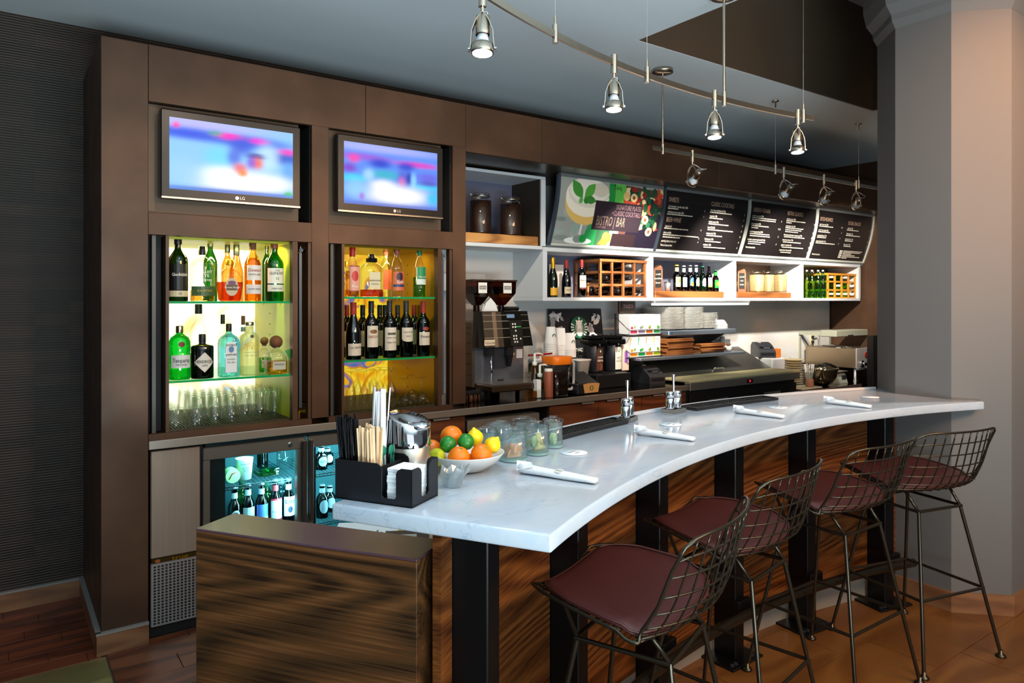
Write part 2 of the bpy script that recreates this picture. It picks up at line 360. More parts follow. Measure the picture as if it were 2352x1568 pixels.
mat('nickel', '#c8bcab', .25, 1.); mat('chrome', '#e6e8ea', .07, 1.); mat('aluminium', '#c9ccd0', .35, .8)
mat('black_steel', '#0c0c0e', .38, .3); mat('black_plastic', '#15161a', .38); mat('black_gloss', '#08080a', .12); mat('charcoal', '#2a2c31', .45)
mat('white_lam', '#cfd2d6', .4); mat('shelf_back', '#63667c', .5); mat('white_china', '#e9e6df', .22, coat=.4); mat('white_paper', '#eceef0', .75); mat('white_plastic', '#e4e6e4', .35)
mat('cream', '#e4d7a2', .55); mat('wire_bronze', '#4a4338', .27, .85); mat('leather', '#4a211e', .42, noise=(40, .12), bump=(220, .25))
mat('grout', '#5a4a3a', .8); mat('panel_top', '#5a3f4a', .34, coat=.15); mat('kick', '#8b8176', .7)
mat('red', '#b3201e', .4); mat('orange_plastic', '#f07a12', .4); mat('cork', '#6b4328', .7); mat('gold_foil', '#d8a024', .3, .7)
mat('ink', '#1c1a1a', .6); mat('ink_white', '#f0ead8', .6); mat('ink_grey', '#8a8580', .6); mat('ink_red', '#9c2a22', .6); mat('ink_green', '#0c6b45', .5); mat('ink_gold', '#d8b23a', .5); mat('ink_copper', '#b89a84', .5)
glass('clear', '#fdfefd', .075); glass('clear_jar', '#fcfefd', .11); glass('shelf_glass', '#cfeedd', .12); mat('shelf_edge', '#0f8f4f', .15, emit='#0f9a50', es=.12)
glass('green_glass', '#2fa046', .16); glass('olive_glass', '#3c5a22', .16); glass('dark_glass', '#1a1c10', .2); glass('amber_glass', '#f8c878', .12); glass('whisky', '#e28a3a', .05); glass('honey', '#f8cf78', .1)
glass('brown_glass', '#5a2608', .16); glass('blue_glass', '#9fe0e4', .14); glass('frost', '#f2f6cc', .1, .3, .35); glass('lime_green', '#8ad24a', .1); glass('hopper', '#8a4a22', .14)
glass('door_glass', '#e2f4f6', .10); glass('smoke', '#3a3430', .18); glass('tea', '#1b0d06', .1); glass('green_pet', '#43d36a', .14); glass('green_swing', '#b4f04c', .12)
mat('orange_peel', '#f47a02', .38, bump=(260, .2), noise=(6, .08)); mat('lemon_peel', '#f4cf04', .36, bump=(240, .2), noise=(5, .1)); mat('lime_peel', '#1f7a22', .32, bump=(260, .15), noise=(6, .25)); mat('yellow_green', '#c8cc28', .36, noise=(5, .2))
mat('citrus_flesh', '#f2a648', .4); mat('lime_flesh', '#b9dc8a', .4); mat('lemon_flesh', '#e8e078', .4); mat('pith', '#f2ecd8', .5)
mat('coffee', '#2e170c', .5, noise=(90, .7)); mat('oats', '#e0bf86', .7, noise=(90, .35)); mat('wrap_brown', '#8a4a32', .5); mat('mint', '#2f8a34', .5)
mat('lamp_face', '#ffffff', .3, emit='#eaf6ff', es=14.); mat('lamp_face_dim', '#dfeaf0', .3, emit='#e8f2f8', es=1.2); mat('ceramic', '#dfe6ea', .4); mat('led_red', '#ff1830', .4, emit='#ff1830', es=3.)
# ------------------------------------------------------------------ the setting
CEIL = 3.0; YC = 3.6; YW = 4.385; YB = 4.3; YF = 3.94; XR = 7.4
fl = struct(bx('floor', (-4, -6, -.12), (10, 4.6, -.006), MATS['grout']))
def tiles(x0, x1, y0, y1, lx, ly, m, shift, name):
    rows = int(math.ceil((y1 - y0) / ly - 1e-6)); g = .0015
    for r in range(rows):
        ya = y0 + r * ly; yb = min(y1, ya + ly); x = x0 - (shift * r * lx) % lx
        while x < x1 - .01:
            xa, xb = max(x0, x), min(x1, x + lx)
            if xb - xa > .02:
                o = MB().box((xa + g, ya + g, -.006), (xb - g, yb - g, random.uniform(-.0006, .0004)), bev=.001).build(name, MATS[m], fl)
            x += lx
tiles(.9, 5.1, .5, 2.3, .6, .3, 'tile_tan', .37, 'tile')
tiles(5.1, 9.6, -.1, 2.3, .6, .3, 'tile_tan', .37, 'tile')
struct(bx('wall_lobby', (9.6, -6, -.1), (9.7, 4.38, 3.0), MATS['pillar_paint']))
tiles(-.7, .37, 3.57, YW, .34, .1, 'plank_red', .41, 'plank')
tiles(-.7, .385, 2.37, 3.57, .6, .3, 'tile_olive', .35, 'tile')
tiles(.39, 1.29, 2.37, 3.64, .6, .15, 'plank_red', .43, 'plank')
struct(bx('wall_back', (-4, YW, -.1), (10, YW + .15, 3.9), MATS['wallpaper']))
struct(bx('wall_right', (XR, 3.0, -.1), (XR + .12, YW, 3.0), MATS['bronze_panel']))
struct(bx('wall_splash', (2.258, YB, .9), (XR - .02, YW, 2.44), MATS['splash_marble']), 'grey marble splash panel behind the coffee counter')
bb = struct(MB().box((-4, YW - .014, 0), (.37, YW, .09)).build('baseboard_back', MATS['base_tile']))
bx('cap_strip', (-4, YW - .018, .09), (.37, YW, .1), MATS['ink_grey'], bb)
bb = struct(MB().box((.352, YC - .012, 0), (.37, YW - .014, .09)).box((.352, YC - .016, 0), (.558, YC, .09)).build('baseboard_cabinet', MATS['base_tile']))
MB().box((.349, YC - .012, .09), (.37, YW - .014, .1)).box((.349, YC - .02, .09), (.558, YC, .1)).build('cap_strip', MATS['ink_grey'], bb)
# ceiling with a raised coffer over the bar
CX0, CX1, CY1, CZ = 2.889, 5.42, 2.81, 3.75
ce = struct(MB().box((-4, CY1, CEIL), (10, 4.6, CEIL + .1)).box((-4, -6, CEIL), (CX0, CY1, CEIL + .1)).box((CX1, -6, CEIL), (10, CY1, CEIL + .1)).box((CX0 - .1, -6, CZ), (CX1 + .1, CY1 + .1, CZ + .1)).build('ceiling', MATS['ceiling_paint']))
MB().box((CX0, CY1 - .012, CEIL + .002), (CX1, CY1, CZ)).build('coffer_panel', MATS['coffer_brown'], ce)
MB().box((CX0, -3, CEIL + .002), (CX0 + .012, CY1 - .012, CZ)).build('coffer_panel', MATS['coffer_brown'], ce)
MB().box((CX1 - .012, -3, CEIL + .002), (CX1, CY1 - .012, CZ)).build('coffer_panel', MATS['coffer_brown'], ce)
# octagonal pillar
PC = (4.206, 1.75)
def octo(h, z0, z1):
    k = h * (math.sqrt(2) - 1)
    return [(PC[0] + x, PC[1] + y) for x, y in ((-h, -k), (-k, -h), (k, -h), (h, -k), (h, k), (k, h), (-k, h), (-h, k))]
pi = struct(MB().prism(octo(.332, 0, 1), 0, CZ).build('pillar', MATS['pillar_paint']), 'grey octagonal pillar at the end of the bar')
mb = MB(); rings = [(.333, 3.0), (.352, 3.04), (.356, 3.07), (.385, 3.12), (.40, 3.2), (.40, CZ)]
for (h0, z0), (h1, z1) in zip(rings, rings[1:]):
    a, b_ = octo(h0, 0, 0), octo(h1, 0, 0)
    mb.add([(*p, z0) for p in a] + [(*p, z1) for p in b_], [(i, (i + 1) % 8, 8 + (i + 1) % 8, 8 + i) for i in range(8)])
mb.build('capital', MATS['pillar_paint'], pi)
struct(MB().prism(octo(.346, 0, 0), 0, .1).build('baseboard_pillar', MATS['base_tile']))
# ------------------------------------------------------------------ back bar cabinet
BZ = MATS['bronze_panel']; BK = MATS['gap_black']
mat('liner_gold', '#a07a16', .3, .6, noise=(3, .2)); mat('liner_lime', '#c9c01c', .4, .0, noise=(3, .15)); mat('mat_ribbed', '#33301c', .35, bump=(160, .8)); mat('blind', '#5b6472', .3, .6); mat('strip_grey', '#4d4a46', .4, .5)  # lime liner: yellow-green shelf glow put into the colour
cab = thing('back_bar_cabinet', 'tall bronze laminate back bar with television niches and lit liquor shelves', 'cabinet')
bx('column', (.37, YC, 0), (.558, 4.38, 2.72), BZ, cab, .002)
for x0, x1 in ((.559, 1.618), (1.6205, 2.257)): bx('header_panel', (x0, YC, 2.462), (x1, YC + .03, 2.72), BZ, cab, .001)
for x0, x1 in ((2.2585, 2.833), (2.8355, 4.6), (4.6025, 7.39)): bx('header_panel', (x0, YC, 2.44), (x1, YC + .03, 2.72), BZ, cab, .001)
bx('top_board', (.559, YC + .03, 2.70), (7.39, 4.38, 2.719), MATS['dark_side'], cab)
bx('soffit_board', (2.259, YC + .03, 2.44), (7.39, 4.299, 2.455), mat('soffit_brown', '#3e3226', .3, .4), cab)
for x0, x1 in ((1.32, 1.411), (2.168, 2.258)): bx('stile', (x0, YC, .945), (x1, YC + .03, 2.462), BZ, cab, .001)
for x0, x1 in ((.558, 1.32), (1.411, 2.168)):
    bx('rail', (x0, YC, 1.856), (x1, YC + .06, 1.956), BZ, cab, .001); bx('rail', (x0, YC, .9145), (x1, YC + .03, .945), BZ, cab, .001)
    bx('niche_back', (x0, YC + .045, 1.956), (x1 - .055, YC + .06, 2.462), MATS['niche_brown'], cab)
    MB().box((x1 - .055, YC + .35, 1.956), (x1, YC + .36, 2.462)).box((x1 - .003, YC + .03, 1.956), (x1, YC + .35, 2.462)).build('niche_slot', BK, cab)
    a, b_ = x0 + .086, x1 - .1
    MB().box((x0, YC + .08, .945), (a - .02, YC + .09, 1.856)).build('track_recess', BK, cab)
    bx('track_strip', (x0 + .018, YC + .02, .946), (x0 + .034, YC + .08, 1.855), MATS['strip_grey'], cab)
    bx('track_strip', (a - .014, YC, .946), (a, YC + .2, 1.855), BZ, cab)
    bx('track_strip', (b_, YC, .946), (b_ + .026, YC + .045, 1.855), BZ, cab)
    bx('track_strip', (x1 - .016, YC + .01, .946), (x1, YC + .05, 1.855), BZ, cab)
    MB().box((b_ + .026, YC + .2, .945), (x1, YC + .21, 1.856)).build('track_recess', BK, cab)
    bd = bx('pocket_door', (b_ + .048, YC + .04, 1.0), (b_ + .062, YC + .16, 1.80), MATS['blind'], cab)
    MB().cyl((b_ + .055, YC + .03, 1.815), (b_ + .055, YC + .05, 1.815), .011).cyl((b_ + .055, YC + .04, 1.835), (b_ + .055, YC + .04, 1.80), .005).build('roller', MATS['chrome'], bd)
    # interior: lined box, gold or with the glow painted in lime, ribbed mat, glass shelves
    pale = x0 < 1
    MB().box((a - .012, YC + .2, .945), (a - .001, 4.26, 1.856)).box((b_ + .002, YC + .046, .945), (b_ + .012, 4.26, 1.856)).box((a - .012, YC + .06, 1.845), (b_ + .012, 4.26, 1.856)).build('liner', MATS['liner_lime' if pale else 'liner_gold'], cab)
    mbm = MB().box((a - .012, YC + .03, .945), (b_ + .012, 4.26, .953))
    for i in range(40): mbm.box((a + .004 + i * (b_ - a - .008) / 40, YC + .035, .953), (a + .009 + i * (b_ - a - .008) / 40, 4.25, .958))
    mbm.build('bar_mat', MATS['mat_ribbed'], cab)
    pale = x0 < 1
    MB().box((a - .012, 4.26, .945), (b_ + .012, 4.27, 1.856)).build('art_panel', MATS['art_pale' if pale else 'art_gold'], cab)['label'] = 'glowing backlit art panel'
    for z in ((1.179, 1.551) if pale else (1.232, 1.575)):
        s_ = bx('glass_shelf', (a + .004, YC + .034, z - .009), (b_ - .004, 4.24, z), MATS['shelf_glass'], cab)
        bx('edge', (a + .004, YC + .028, z - .010), (b_ - .004, YC + .0335, z), MATS['shelf_edge'], s_)
        for xx in (a + .0015, b_ - .0015):
            for yy in (3.8, 4.1): MB().cyl((xx - .002, yy, z - .014), (xx + .002, yy, z - .014), .004, 8).build('shelf_pin', MATS['nickel'], s_)
    pins = MB()
    for i in range(14): pins.cyl((b_ - .0003, YC + .38, 1.02 + i * .058), (b_ + .003, YC + .38, 1.02 + i * .058), .003, 6)
    pins.build('pin_holes', BK, cab)['kind'] = 'stuff'
    area('cabinet_strip_light', ((a + b_) / 2, YC + .16, 1.84), ((a + b_) / 2, YC + .3, 1.), b_ - a - .1, .03, 7. if pale else 3.2, (1., .92, .30) if pale else (1., .80, .36))  # added tinted fill for the cabinet walls, no strip lamp fitted
# ------------------------------------------------------------------ televisions
def screen(name, x0, x1, z0, z1, Y, f, parent):
    nx, nz = 48, 28; V = []; Fc = []; col = []
    for j in range(nz + 1):
        for i in range(nx + 1):
            V.append((x0 + (x1 - x0) * i / nx, Y, z0 + (z1 - z0) * j / nz)); col.append(f(i / nx, 1 - j / nz))
    for j in range(nz):
        for i in range(nx): k = j * (nx + 1) + i; Fc.append((k, k + 1, k + nx + 2, k + nx + 1))
    me = bpy.data.meshes.new(name); me.from_pydata(V, [], Fc); at = me.color_attributes.new('Col', 'FLOAT_COLOR', 'POINT')
    at.data.foreach_set('color', [y for c in col for y in (*c, 1.)])
    if 'tv_picture' not in MATS:
        m, nt, b, N, L = nodes('tv_picture'); a = N('ShaderNodeAttribute'); a.attribute_name = 'Col'; L(a.outputs['Color'], b.inputs['Emission Color']); b.inputs['Emission Strength'].default_value = 1.15; b.inputs['Base Color'].default_value = (.01, .01, .012, 1); b.inputs['Roughness'].default_value = .4; b.inputs['Specular IOR Level'].default_value = .2
    me.materials.append(MATS['tv_picture']); o = bpy.data.objects.new(name, me); C.objects.link(o); o.parent = parent; return o
def blobs(base, L):
    base = lin(base); L = [(x, y, sx, sy, lin(c), a) for x, y, sx, sy, c, a in L]
    def f(u, v):
        c = list(base)
        for x, y, sx, sy, k, a in L:
            g = a * math.exp(-(((u - x) / sx) ** 2 + ((v - y) / sy) ** 2) ** 1.6)
            c = [p * (1 - g) + q * g for p, q in zip(c, k)]
        return c
    return f
pic1 = blobs('#8cc6ff', [(.2, .05, .6, .10, '#b9b4f5', .9), (.12, .20, .35, .09, '#1c4ae0', .95), (.6, .22, .4, .10, '#2a50d8', .9), (.95, .40, .22, .10, '#2444c0', .95), (.46, .17, .12, .05, '#ff20b8', .95), (.70, .19, .09, .05, '#f020d0', .9),
    (.96, .30, .1, .05, '#f03cc0', .9), (.35, .15, .06, .04, '#3aa890', .8), (.05, .10, .03, .04, '#ff30a0', .9), (.38, .50, .12, .18, '#66d8ff', .7), (.78, .42, .1, .2, '#c8ecff', .8), (.97, .62, .07, .2, '#5aa0f0', .8), (.56, .30, .10, .13, '#3858d8', .9),
    (.55, .86, .34, .22, '#ffffff', 1.), (.42, .74, .2, .12, '#f4faff', .95), (.80, .80, .22, .12, '#f4faff', .9), (.1, .75, .16, .2, '#9ccfff', .7), (.50, .47, .06, .12, '#4a5ad8', .8), (.68, .42, .08, .05, '#2a3a9c', .95), (.69, .52, .055, .09, '#f06a58', .95), (.64, .52, .04, .09, '#7a50d8', .8),
    (.55, .62, .06, .08, '#e86868', .9), (.57, .69, .04, .05, '#ff8a30', .95), (.5, .985, .9, .05, '#3a66c8', .9), (.96, .93, .04, .035, '#3cc848', .9)])
pic2 = blobs('#5a8cf0', [(.3, .05, .8, .08, '#aab0f4', .9), (.2, .22, .3, .06, '#a04ad0', .8), (.78, .25, .25, .05, '#e030b8', .9), (.1, .26, .06, .07, '#f040a8', .9), (.37, .30, .12, .08, '#1c3cc8', .95), (.65, .3, .1, .07, '#1c3cc8', .9), (.9, .45, .14, .08, '#6a5ad8', .8), (.05, .42, .08, .08, '#7a3cc8', .95),
    (.42, .48, .18, .09, '#30b0c8', .95), (.1, .58, .15, .07, '#28d0f8', .95), (.88, .62, .2, .06, '#28c8f0', .9), (.9, .55, .12, .05, '#5048b8', .8), (.25, .5, .06, .1, '#a8d8ff', .8), (.62, .52, .07, .16, '#4a48c8', .8), (.68, .5, .03, .12, '#1430a8', .9), (.60, .57, .04, .09, '#e070b0', .7), (.73, .52, .03, .12, '#8fd8ff', .8),
    (.55, .80, .36, .17, '#ffffff', 1.), (.4, .66, .14, .1, '#f2f6ff', .95), (.12, .75, .14, .16, '#8cc8ff', .9), (.95, .8, .08, .12, '#28c0e8', .9), (.18, .86, .03, .06, '#a058d0', .8), (.5, .99, .9, .05, '#5c68b8', .8)])
for i, (x0, x1, f, nm) in enumerate(((.602, 1.25, pic1, 'left'), (1.443, 2.084, pic2, 'right'))):
    tv = thing('television', ('television over the pale lit liquor shelves, showing a player close up' if i == 0 else 'television beside the menu boards, over the golden liquor shelves'), 'television', (0, 0, 0))
    yf = 3.565
    MB().box((x0, yf, 2.022), (x1, yf + .05, 2.432), bev=.006).box((x0 + .06, yf + .05, 2.06), (x1 - .06, 3.644, 2.40), bev=.004).build('housing', mat('tv_black', '#14100e', .3), tv)
    screen('screen', x0 + .037, x1 - .041, 2.068, 2.396, yf - .001, f, tv)
    bx('chrome_strip', (x0 + .004, yf - .004, 2.023), (x1 - .004, yf + .002, 2.031), MATS['nickel'], tv)
    MB().cyl(((x0 + x1) / 2 + .012, yf - .0015, 2.048), ((x0 + x1) / 2 + .012, yf + .001, 2.048), .0085, 16).build('badge', MATS['aluminium'], tv)
    text(tv, 'LG', PLN(((x0 + x1) / 2 + .024, yf - .001, 2.048), (1, 0, 0), (0, 0, 1)), 0, 0, .02, MATS['aluminium'], 'LEFT', lift=.001)
# ------------------------------------------------------------------ steel counter and under-counter units
ct = thing('steel_counter', 'long stainless steel worktop running under the back bar cabinet', 'counter')
bx('worktop', (.559, YC, .9), (4.25, YB - .001, .9135), mat('steel_top', '#76726a', .12, 1.), ct, .001)
for x0, x1 in ((.559, 2.34), (2.342, 4.25)): bx('front_edge', (x0, YC - .003, .874), (x1, YC + .015, .914), MATS['steel'], ct, .003)
fr = thing('bar_fridge', 'under-counter bar fridge with lit glass doors and perforated steel panel', 'fridge')
bx('steel_panel', (.572, YC + .03, .365), (.786, YC + .05, .862), MATS['steel_panel'], fr, .004)
g = MB().box((.572, YC + .03, .05), (.786, YC + .05, .345), bev=.003)
for i in range(12):
    for j in range(20): g.box((.584 + i * .0165, YC + .0285, .062 + j * .0137), (.594 + i * .0165, YC + .031, .0705 + j * .0137), 1)
g.build('vent_grille', [MATS['aluminium'], BK], fr)
bd = bx('badge', (.574, YC + .024, .346), (.786, YC + .034, .364), mat('badge_olive', '#4a3d16', .3, .6), fr)
text(bd, 'true', PLN((.66, YC + .024, .355), (1, 0, 0), (0, 0, 1)), 0, 0, .03, MATS['gold_foil'], 'LEFT', 1.4)
MB().prism([(-.008, 0), (.008, 0), (.012, .01), (0, .016), (-.012, .01)], 0, .003, M=Matrix.Translation((.60, YC + .0245, .348)) @ Matrix.Rotation(PI / 2, 4, 'X')).build('emblem', mat('emblem_red', '#b06a3a', .4, .5), bd)
bx('plinth', (.566, YC + .05, .0), (1.85, YC + .1, .05), BK, fr)
mat('fridge_inner', '#3a6a72', .5); mat('gasket', '#15171b', .5)
MB().box((.80, 4.2, .05), (1.86, 4.21, .86)).box((1.845, 3.66, .05), (1.86, 4.2, .86)).box((.80, 3.66, .05), (.815, 4.2, .86)).box((.80, 3.66, .845), (1.86, 4.2, .86)).box((.80, 3.66, .05), (1.86, 4.2, .06)).build('cabinet_liner', MATS['fridge_inner'], fr)
MB().box((.786, YC + .05, .05), (.80, 4.25, .872)).box((.558, YC + .06, .862), (1.86, YC + .09, .8735)).build('casing', MATS['black_plastic'], fr)
for k, (x0, x1) in enumerate(((.797, 1.296), (1.306, 1.82))):
    d = MB().box((x0, YC + .02, .79), (x1, YC + .06, .852), bev=.004).box((x0, YC + .02, .06), (x1, YC + .06, .11), bev=.004).box((x0, YC + .02, .11), (x0 + .03, YC + .06, .79)).box((x1 - .045, YC + .02, .11), (x1, YC + .06, .79)).build('glass_door', MATS['steel_dark'], fr)
    bx('gasket', (x0 + .03, YC + .04, .11), (x0 + (.105 if k == 0 else .05), YC + .06, .79), MATS['gasket'], d)
    bx('pane', (x0 + .03, YC + .031, .11), (x1 - .045, YC + .037, .79), MATS['door_glass'], d)
    hx = x1 - .014 if k == 0 else x0 + .012
    MB().box((hx - .009, YC - .012, .42), (hx + .009, YC + .012, .835), bev=.003).box((hx - .006, YC + .012, .80), (hx + .006, YC + .022, .82)).box((hx - .006, YC + .012, .43), (hx + .006, YC + .022, .45)).build('handle', mat('handle_brown', '#4a3a34', .35, .4), d)
    if k == 0: MB().cyl((1.215, YC + .012, .82), (1.215, YC + .022, .82), .010, 14).build('lock', MATS['chrome'], d)
    for z in (.36, .625):
        ws = MB()
        for i in range(22): xx = x0 + .02 + i * (x1 - x0 - .04) / 21; ws.tube([(xx, 3.72, z), (xx, 4.18, z)], .0016, 5)
        ws.tube([(x0 + .015, 3.72, z - .003), (x1 - .02, 3.72, z - .003)], .003, 6); ws.tube([(x0 + .015, 3.72, z - .017), (x1 - .02, 3.72, z - .017)], .0025, 6)
        for i in range(24): xx = x0 + .02 + i * (x1 - x0 - .04) / 23; ws.tube([(xx, 3.72, z), (xx, 3.72, z - .017)], .0014, 4)
        ws.build('wire_shelf', MATS['charcoal'], fr)
    area('fridge_strip_light', ((x0 + x1) / 2 + .1, 3.70, .835), ((x0 + x1) / 2 + .05, 3.95, .3), .38, .03, 7., (.36, .93, 1.))
    area('fridge_strip_light', (x1 - .05, 3.69, .6), ((x0 + x1) / 2 - .1, 4.0, .5), .02, .4, 5.0, (.36, .93, 1.))
def drawer(x0, x1, hs, lab, z1=.872, splits=()):
    t = thing('drawer_cabinet', lab, 'cabinet'); xs = [x0, *splits, x1]
    bx('carcass', (x0, YC + .05, .1), (x1, 4.2, .87), MATS['dark_side'], t); bx('plinth', (x0, YC + .08, 0), (x1, YC + .1, .1), BK, t)
    for a, b_ in zip(xs, xs[1:]): 
        d = bx('door', (a + .0015, YC + .03, .11), (b_ - .0015, YC + .05, z1 - .002), MATS['walnut_drawer'], t, .001)
        for h in hs:
            if a < h < b_: MB().box((h - .055, YC + .012, z1 - .006), (h + .055, YC + .031, z1 - .002)).box((h - .055, YC + .012, z1 - .014), (h + .055, YC + .014, z1 - .004)).build('pull', MATS['aluminium'], d)
drawer(1.87, 2.272, (2.10,), 'walnut drawer cabinet under the counter, directly behind the fruit bowl')
drawer(2.918, 3.772, (3.24, 3.47), 'wide walnut drawer cabinet with two pulls behind the salt and pepper stands', splits=(3.35,))
drawer(3.774, 4.248, (3.93,), 'narrow walnut drawer cabinet beside the dark prep fridge')
ap = thing('undercounter_ice_bin', 'stainless steel under-counter bin between the two walnut cabinets', 'appliance')
bx('body', (2.285, YC + .12, .05), (2.83, 4.2, .80), MATS['charcoal'], ap); bx('front', (2.285, YC + .02, .765), (2.83, YC + .12, .835), MATS['steel'], ap, .004)
bx('lower_front', (2.285, YC + .05, .2), (2.83, YC + .12, .74), MATS['steel_dark'], ap, .004); bx('lip', (2.285, YC + .03, .742), (2.83, YC + .12, .752), MATS['nickel'], ap)
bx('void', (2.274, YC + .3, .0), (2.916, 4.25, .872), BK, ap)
# ------------------------------------------------------------------ bottles
PROF = {
 'spirit': ([(0, 0), (.94, 0), (1, .015), (1, .60), (.93, .66), (.6, .73), (.38, .78), (.34, .82), (.34, .9)], .38, .86),
 'tall': ([(0, 0), (.94, 0), (1, .012), (1, .56), (.95, .62), (.7, .70), (.45, .76), (.36, .80), (.36, .9)], .40, .84),
 'bordeaux': ([(0, 0), (.95, 0), (1, .01), (1, .60), (.95, .65), (.6, .71), (.40, .76), (.36, .80), (.36, .98), (0, .98)], .39, .79),
 'burgundy': ([(0, 0), (.95, 0), (1, .01), (1, .40), (.92, .52), (.6, .66), (.42, .75), (.36, .8), (.36, .98), (0, .98)], .39, .78),
 'champagne': ([(0, 0), (.95, 0), (1, .01), (1, .42), (.9, .54), (.6, .66), (.42, .74), (.36, .8), (.40, .98), (0, .98)], .44, .70),
 'beer': ([(0, 0), (.93, 0), (1, .02), (1, .55), (.92, .62), (.62, .70), (.47, .77), (.42, .94), (.47, .95), (.47, .965), (0, .965)], .50, .955),
 'squat': ([(0, 0), (.96, 0), (1, .02), (1, .70), (.95, .735), (.38, .765), (.30, .79), (.30, .9)], .30, .82),
 'gin': ([(0, 0), (.93, 0), (1, .04), (1, .47), (.95, .49), (.98, .54), (.98, .70), (.82, .78), (.45, .83), (.30, .86), (.30, .95)], .33, .87),
 'flask': ([(0, 0), (.72, 0), (.86, .04), (1, .40), (.98, .56), (.72, .72), (.36, .80), (.26, .84), (.26, .92)], .30, .87),
 'rye': ([(0, 0), (.95, 0), (1, .02), (1, .62), (.95, .68), (.75, .75), (.38, .80), (.26, .83), (.26, .9)], .28, .85),
 'absolut': ([(0, 0), (.95, 0), (1, .015), (1, .68), (.9, .75), (.5, .80), (.42, .83), (.42, .92)], .44, .93),
 'patron': ([(0, 0), (.88, 0), (1, .05), (1, .45), (.86, .58), (.48, .66), (.36, .7), (.36, .76)], .0, .74),
 'swing': ([(0, 0), (.95, 0), (1, .02), (1, .56), (.85, .66), (.42, .84), (.38, .92), (.42, .94), (.42, .95), (0, .95)], .0, 1.),
}
def bottle(name, label, x, Y, z, R, H, prof, gl, cap, labels=(), words=(), liquid=None, shape=None, sy=1., group=None, rz=0., caphs=1., cat='bottle', capn='cap'):
    t = thing(name, label, cat, (x, Y, z), rz, group); P, cr, cz = PROF[prof]
    MB().lathe([(r * R, q * H) for r, q in P], 24, shape=shape, sy=sy).build('glass_body', MATS[gl], t)
    if liquid:
        lv, lm = liquid; pr = []
        for (r0, z0), (r1, z1) in zip(P, P[1:]):
            if z1 <= lv: pr.append((r1, z1))
            elif z0 < lv: k = (lv - z0) / (z1 - z0); pr.append((r0 + (r1 - r0) * k, lv))
        pr = [(0, .006)] + [(r * .94, max(q, .006)) for r, q in pr if r > 0] + [(0, lv)]
        MB().lathe([(r * R, q * H) for r, q in pr], 24, shape=shape, sy=sy).build('liquid', MATS[lm], t)
    if prof == 'patron':
        MB().ball((0, 0, .88 * H), R * .62, n=14, h=10).lathe([(R * .34, .74 * H), (R * .34, .82 * H)], 12).build('cork', MATS[cap], t)
    elif prof == 'swing':
        tp = MB().lathe([(0, .95 * H), (R * .34, .95 * H), (R * .38, .975 * H), (R * .3, 1. * H), (0, 1. * H)], 12).build('stopper', MATS['white_china'], t)
        MB().tube([(R * .45, 0, .86 * H), (R * .6, 0, .92 * H), (R * .4, 0, .985 * H), (-R * .4, 0, .985 * H), (-R * .6, 0, .92 * H), (-R * .45, 0, .86 * H)], .0012, 5).tube([(0, -R * .44, .86 * H), (0, -R * .62, .9 * H), (0, -R * .3, .97 * H)], .0012, 5).build('wire_bail', MATS['chrome'], t)
    elif cr > 0:
        MB().lathe([(cr * R * 1.02, cz * H), (cr * R * 1.06, cz * H + .002), (cr * R * 1.04, H - .003), (cr * R * .9, H), (0, H)], 16).build(capn, MATS[cap], t)
    if labels:
        pr = None
        f0 = CYL(R, 0) if not (shape or sy != 1) else (lambda x_, y_, e=.001: (x_, -(R * sy + e), y_))
        pr = Print(f0)
        for L_ in labels:
            kind = L_[0]
            if kind == 'r': _, z0, z1, hw, c = L_; pr.rect(-hw * R, z0 * H, hw * R, z1 * H, c, 1 if (shape or sy != 1) else 8)
            elif kind in 'ed':
                _, zc, hh, hw, c = L_; pr.k += 1; V = []; n = 12
                for i in range(n + 1):
                    q = -1 + 2 * i / n; hgt = (math.sqrt(max(0, 1 - q * q)) if kind == 'e' else 1 - abs(q)) * hh + 1e-4
                    V += [f0(q * hw * R, (zc - hgt) * H, .0004 + .00025 * pr.k), f0(q * hw * R, (zc + hgt) * H, .0004 + .00025 * pr.k)]
                pr.mb.add(V, [(2 * i, 2 * i + 2, 2 * i + 3, 2 * i + 1) for i in range(n)], 0, False, None, c)
            elif kind == 'n':
                _, z0, z1, rf, c = L_; MB().lathe([(rf * R, z0 * H), (rf * R * .97, z1 * H)], 16).build('neck_label', mat('neck_' + c.strip('#'), c, .5), t)
        if pr.mb.f: pr.build('label', t)
        for (s, zz, size, m, *k) in words:
            text(t, s, f0, (k[0] * R if k else 0), zz * H, size, MATS[m], lift=.0045, maxw=1.5 * R)
    return t
def pxb(name, label, pl, pr, yt, Y, z, prof, gl, cap, *a, **k):
    pc = (pl + pr) / 2; s = SCL(pc, Y)
    return bottle(name, label, XP(pc, Y), Y, z, (pr - pl) / 2 * s, ZP(pc, yt, Y) - z, prof, gl, cap, *a, **k)
G1 = 'spirits on the top shelf of the pale cabinet'; Z1, Z2 = 1.5512, 1.1792
pxb('whisky_bottle', 'dark green whisky bottle with black label, leftmost on the top shelf', 388, 430, 540, 3.70, Z1, 'spirit', 'olive_glass', 'black_plastic', [('r', .17, .56, 1.25, '#0c0c0c'), ('r', .07, .16, 1.3, '#c8bb98')], [('Glenfiddich', .40, .021, 'ink_white'), ('12', .115, .016, 'ink')], group=G1, sy=1.)
pxb('rye_bottle', 'clear embossed rye bottle with wide green label near its base', 438, 491, 566, 3.70, Z1, 'rye', 'clear', 'black_plastic', [('r', .10, .27, 1.2, '#3f5a34'), ('r', .34, .60, .02, '#ffffff')], [('BULLEIT', .53, .018, 'ink_white'), ('RYE', .46, .022, 'ink_white'), ('FRONTIER', .38, .014, 'ink_white'), ('BULLEIT RYE', .19, .012, 'ink_gold')], liquid=(.2, 'honey'), group=G1)
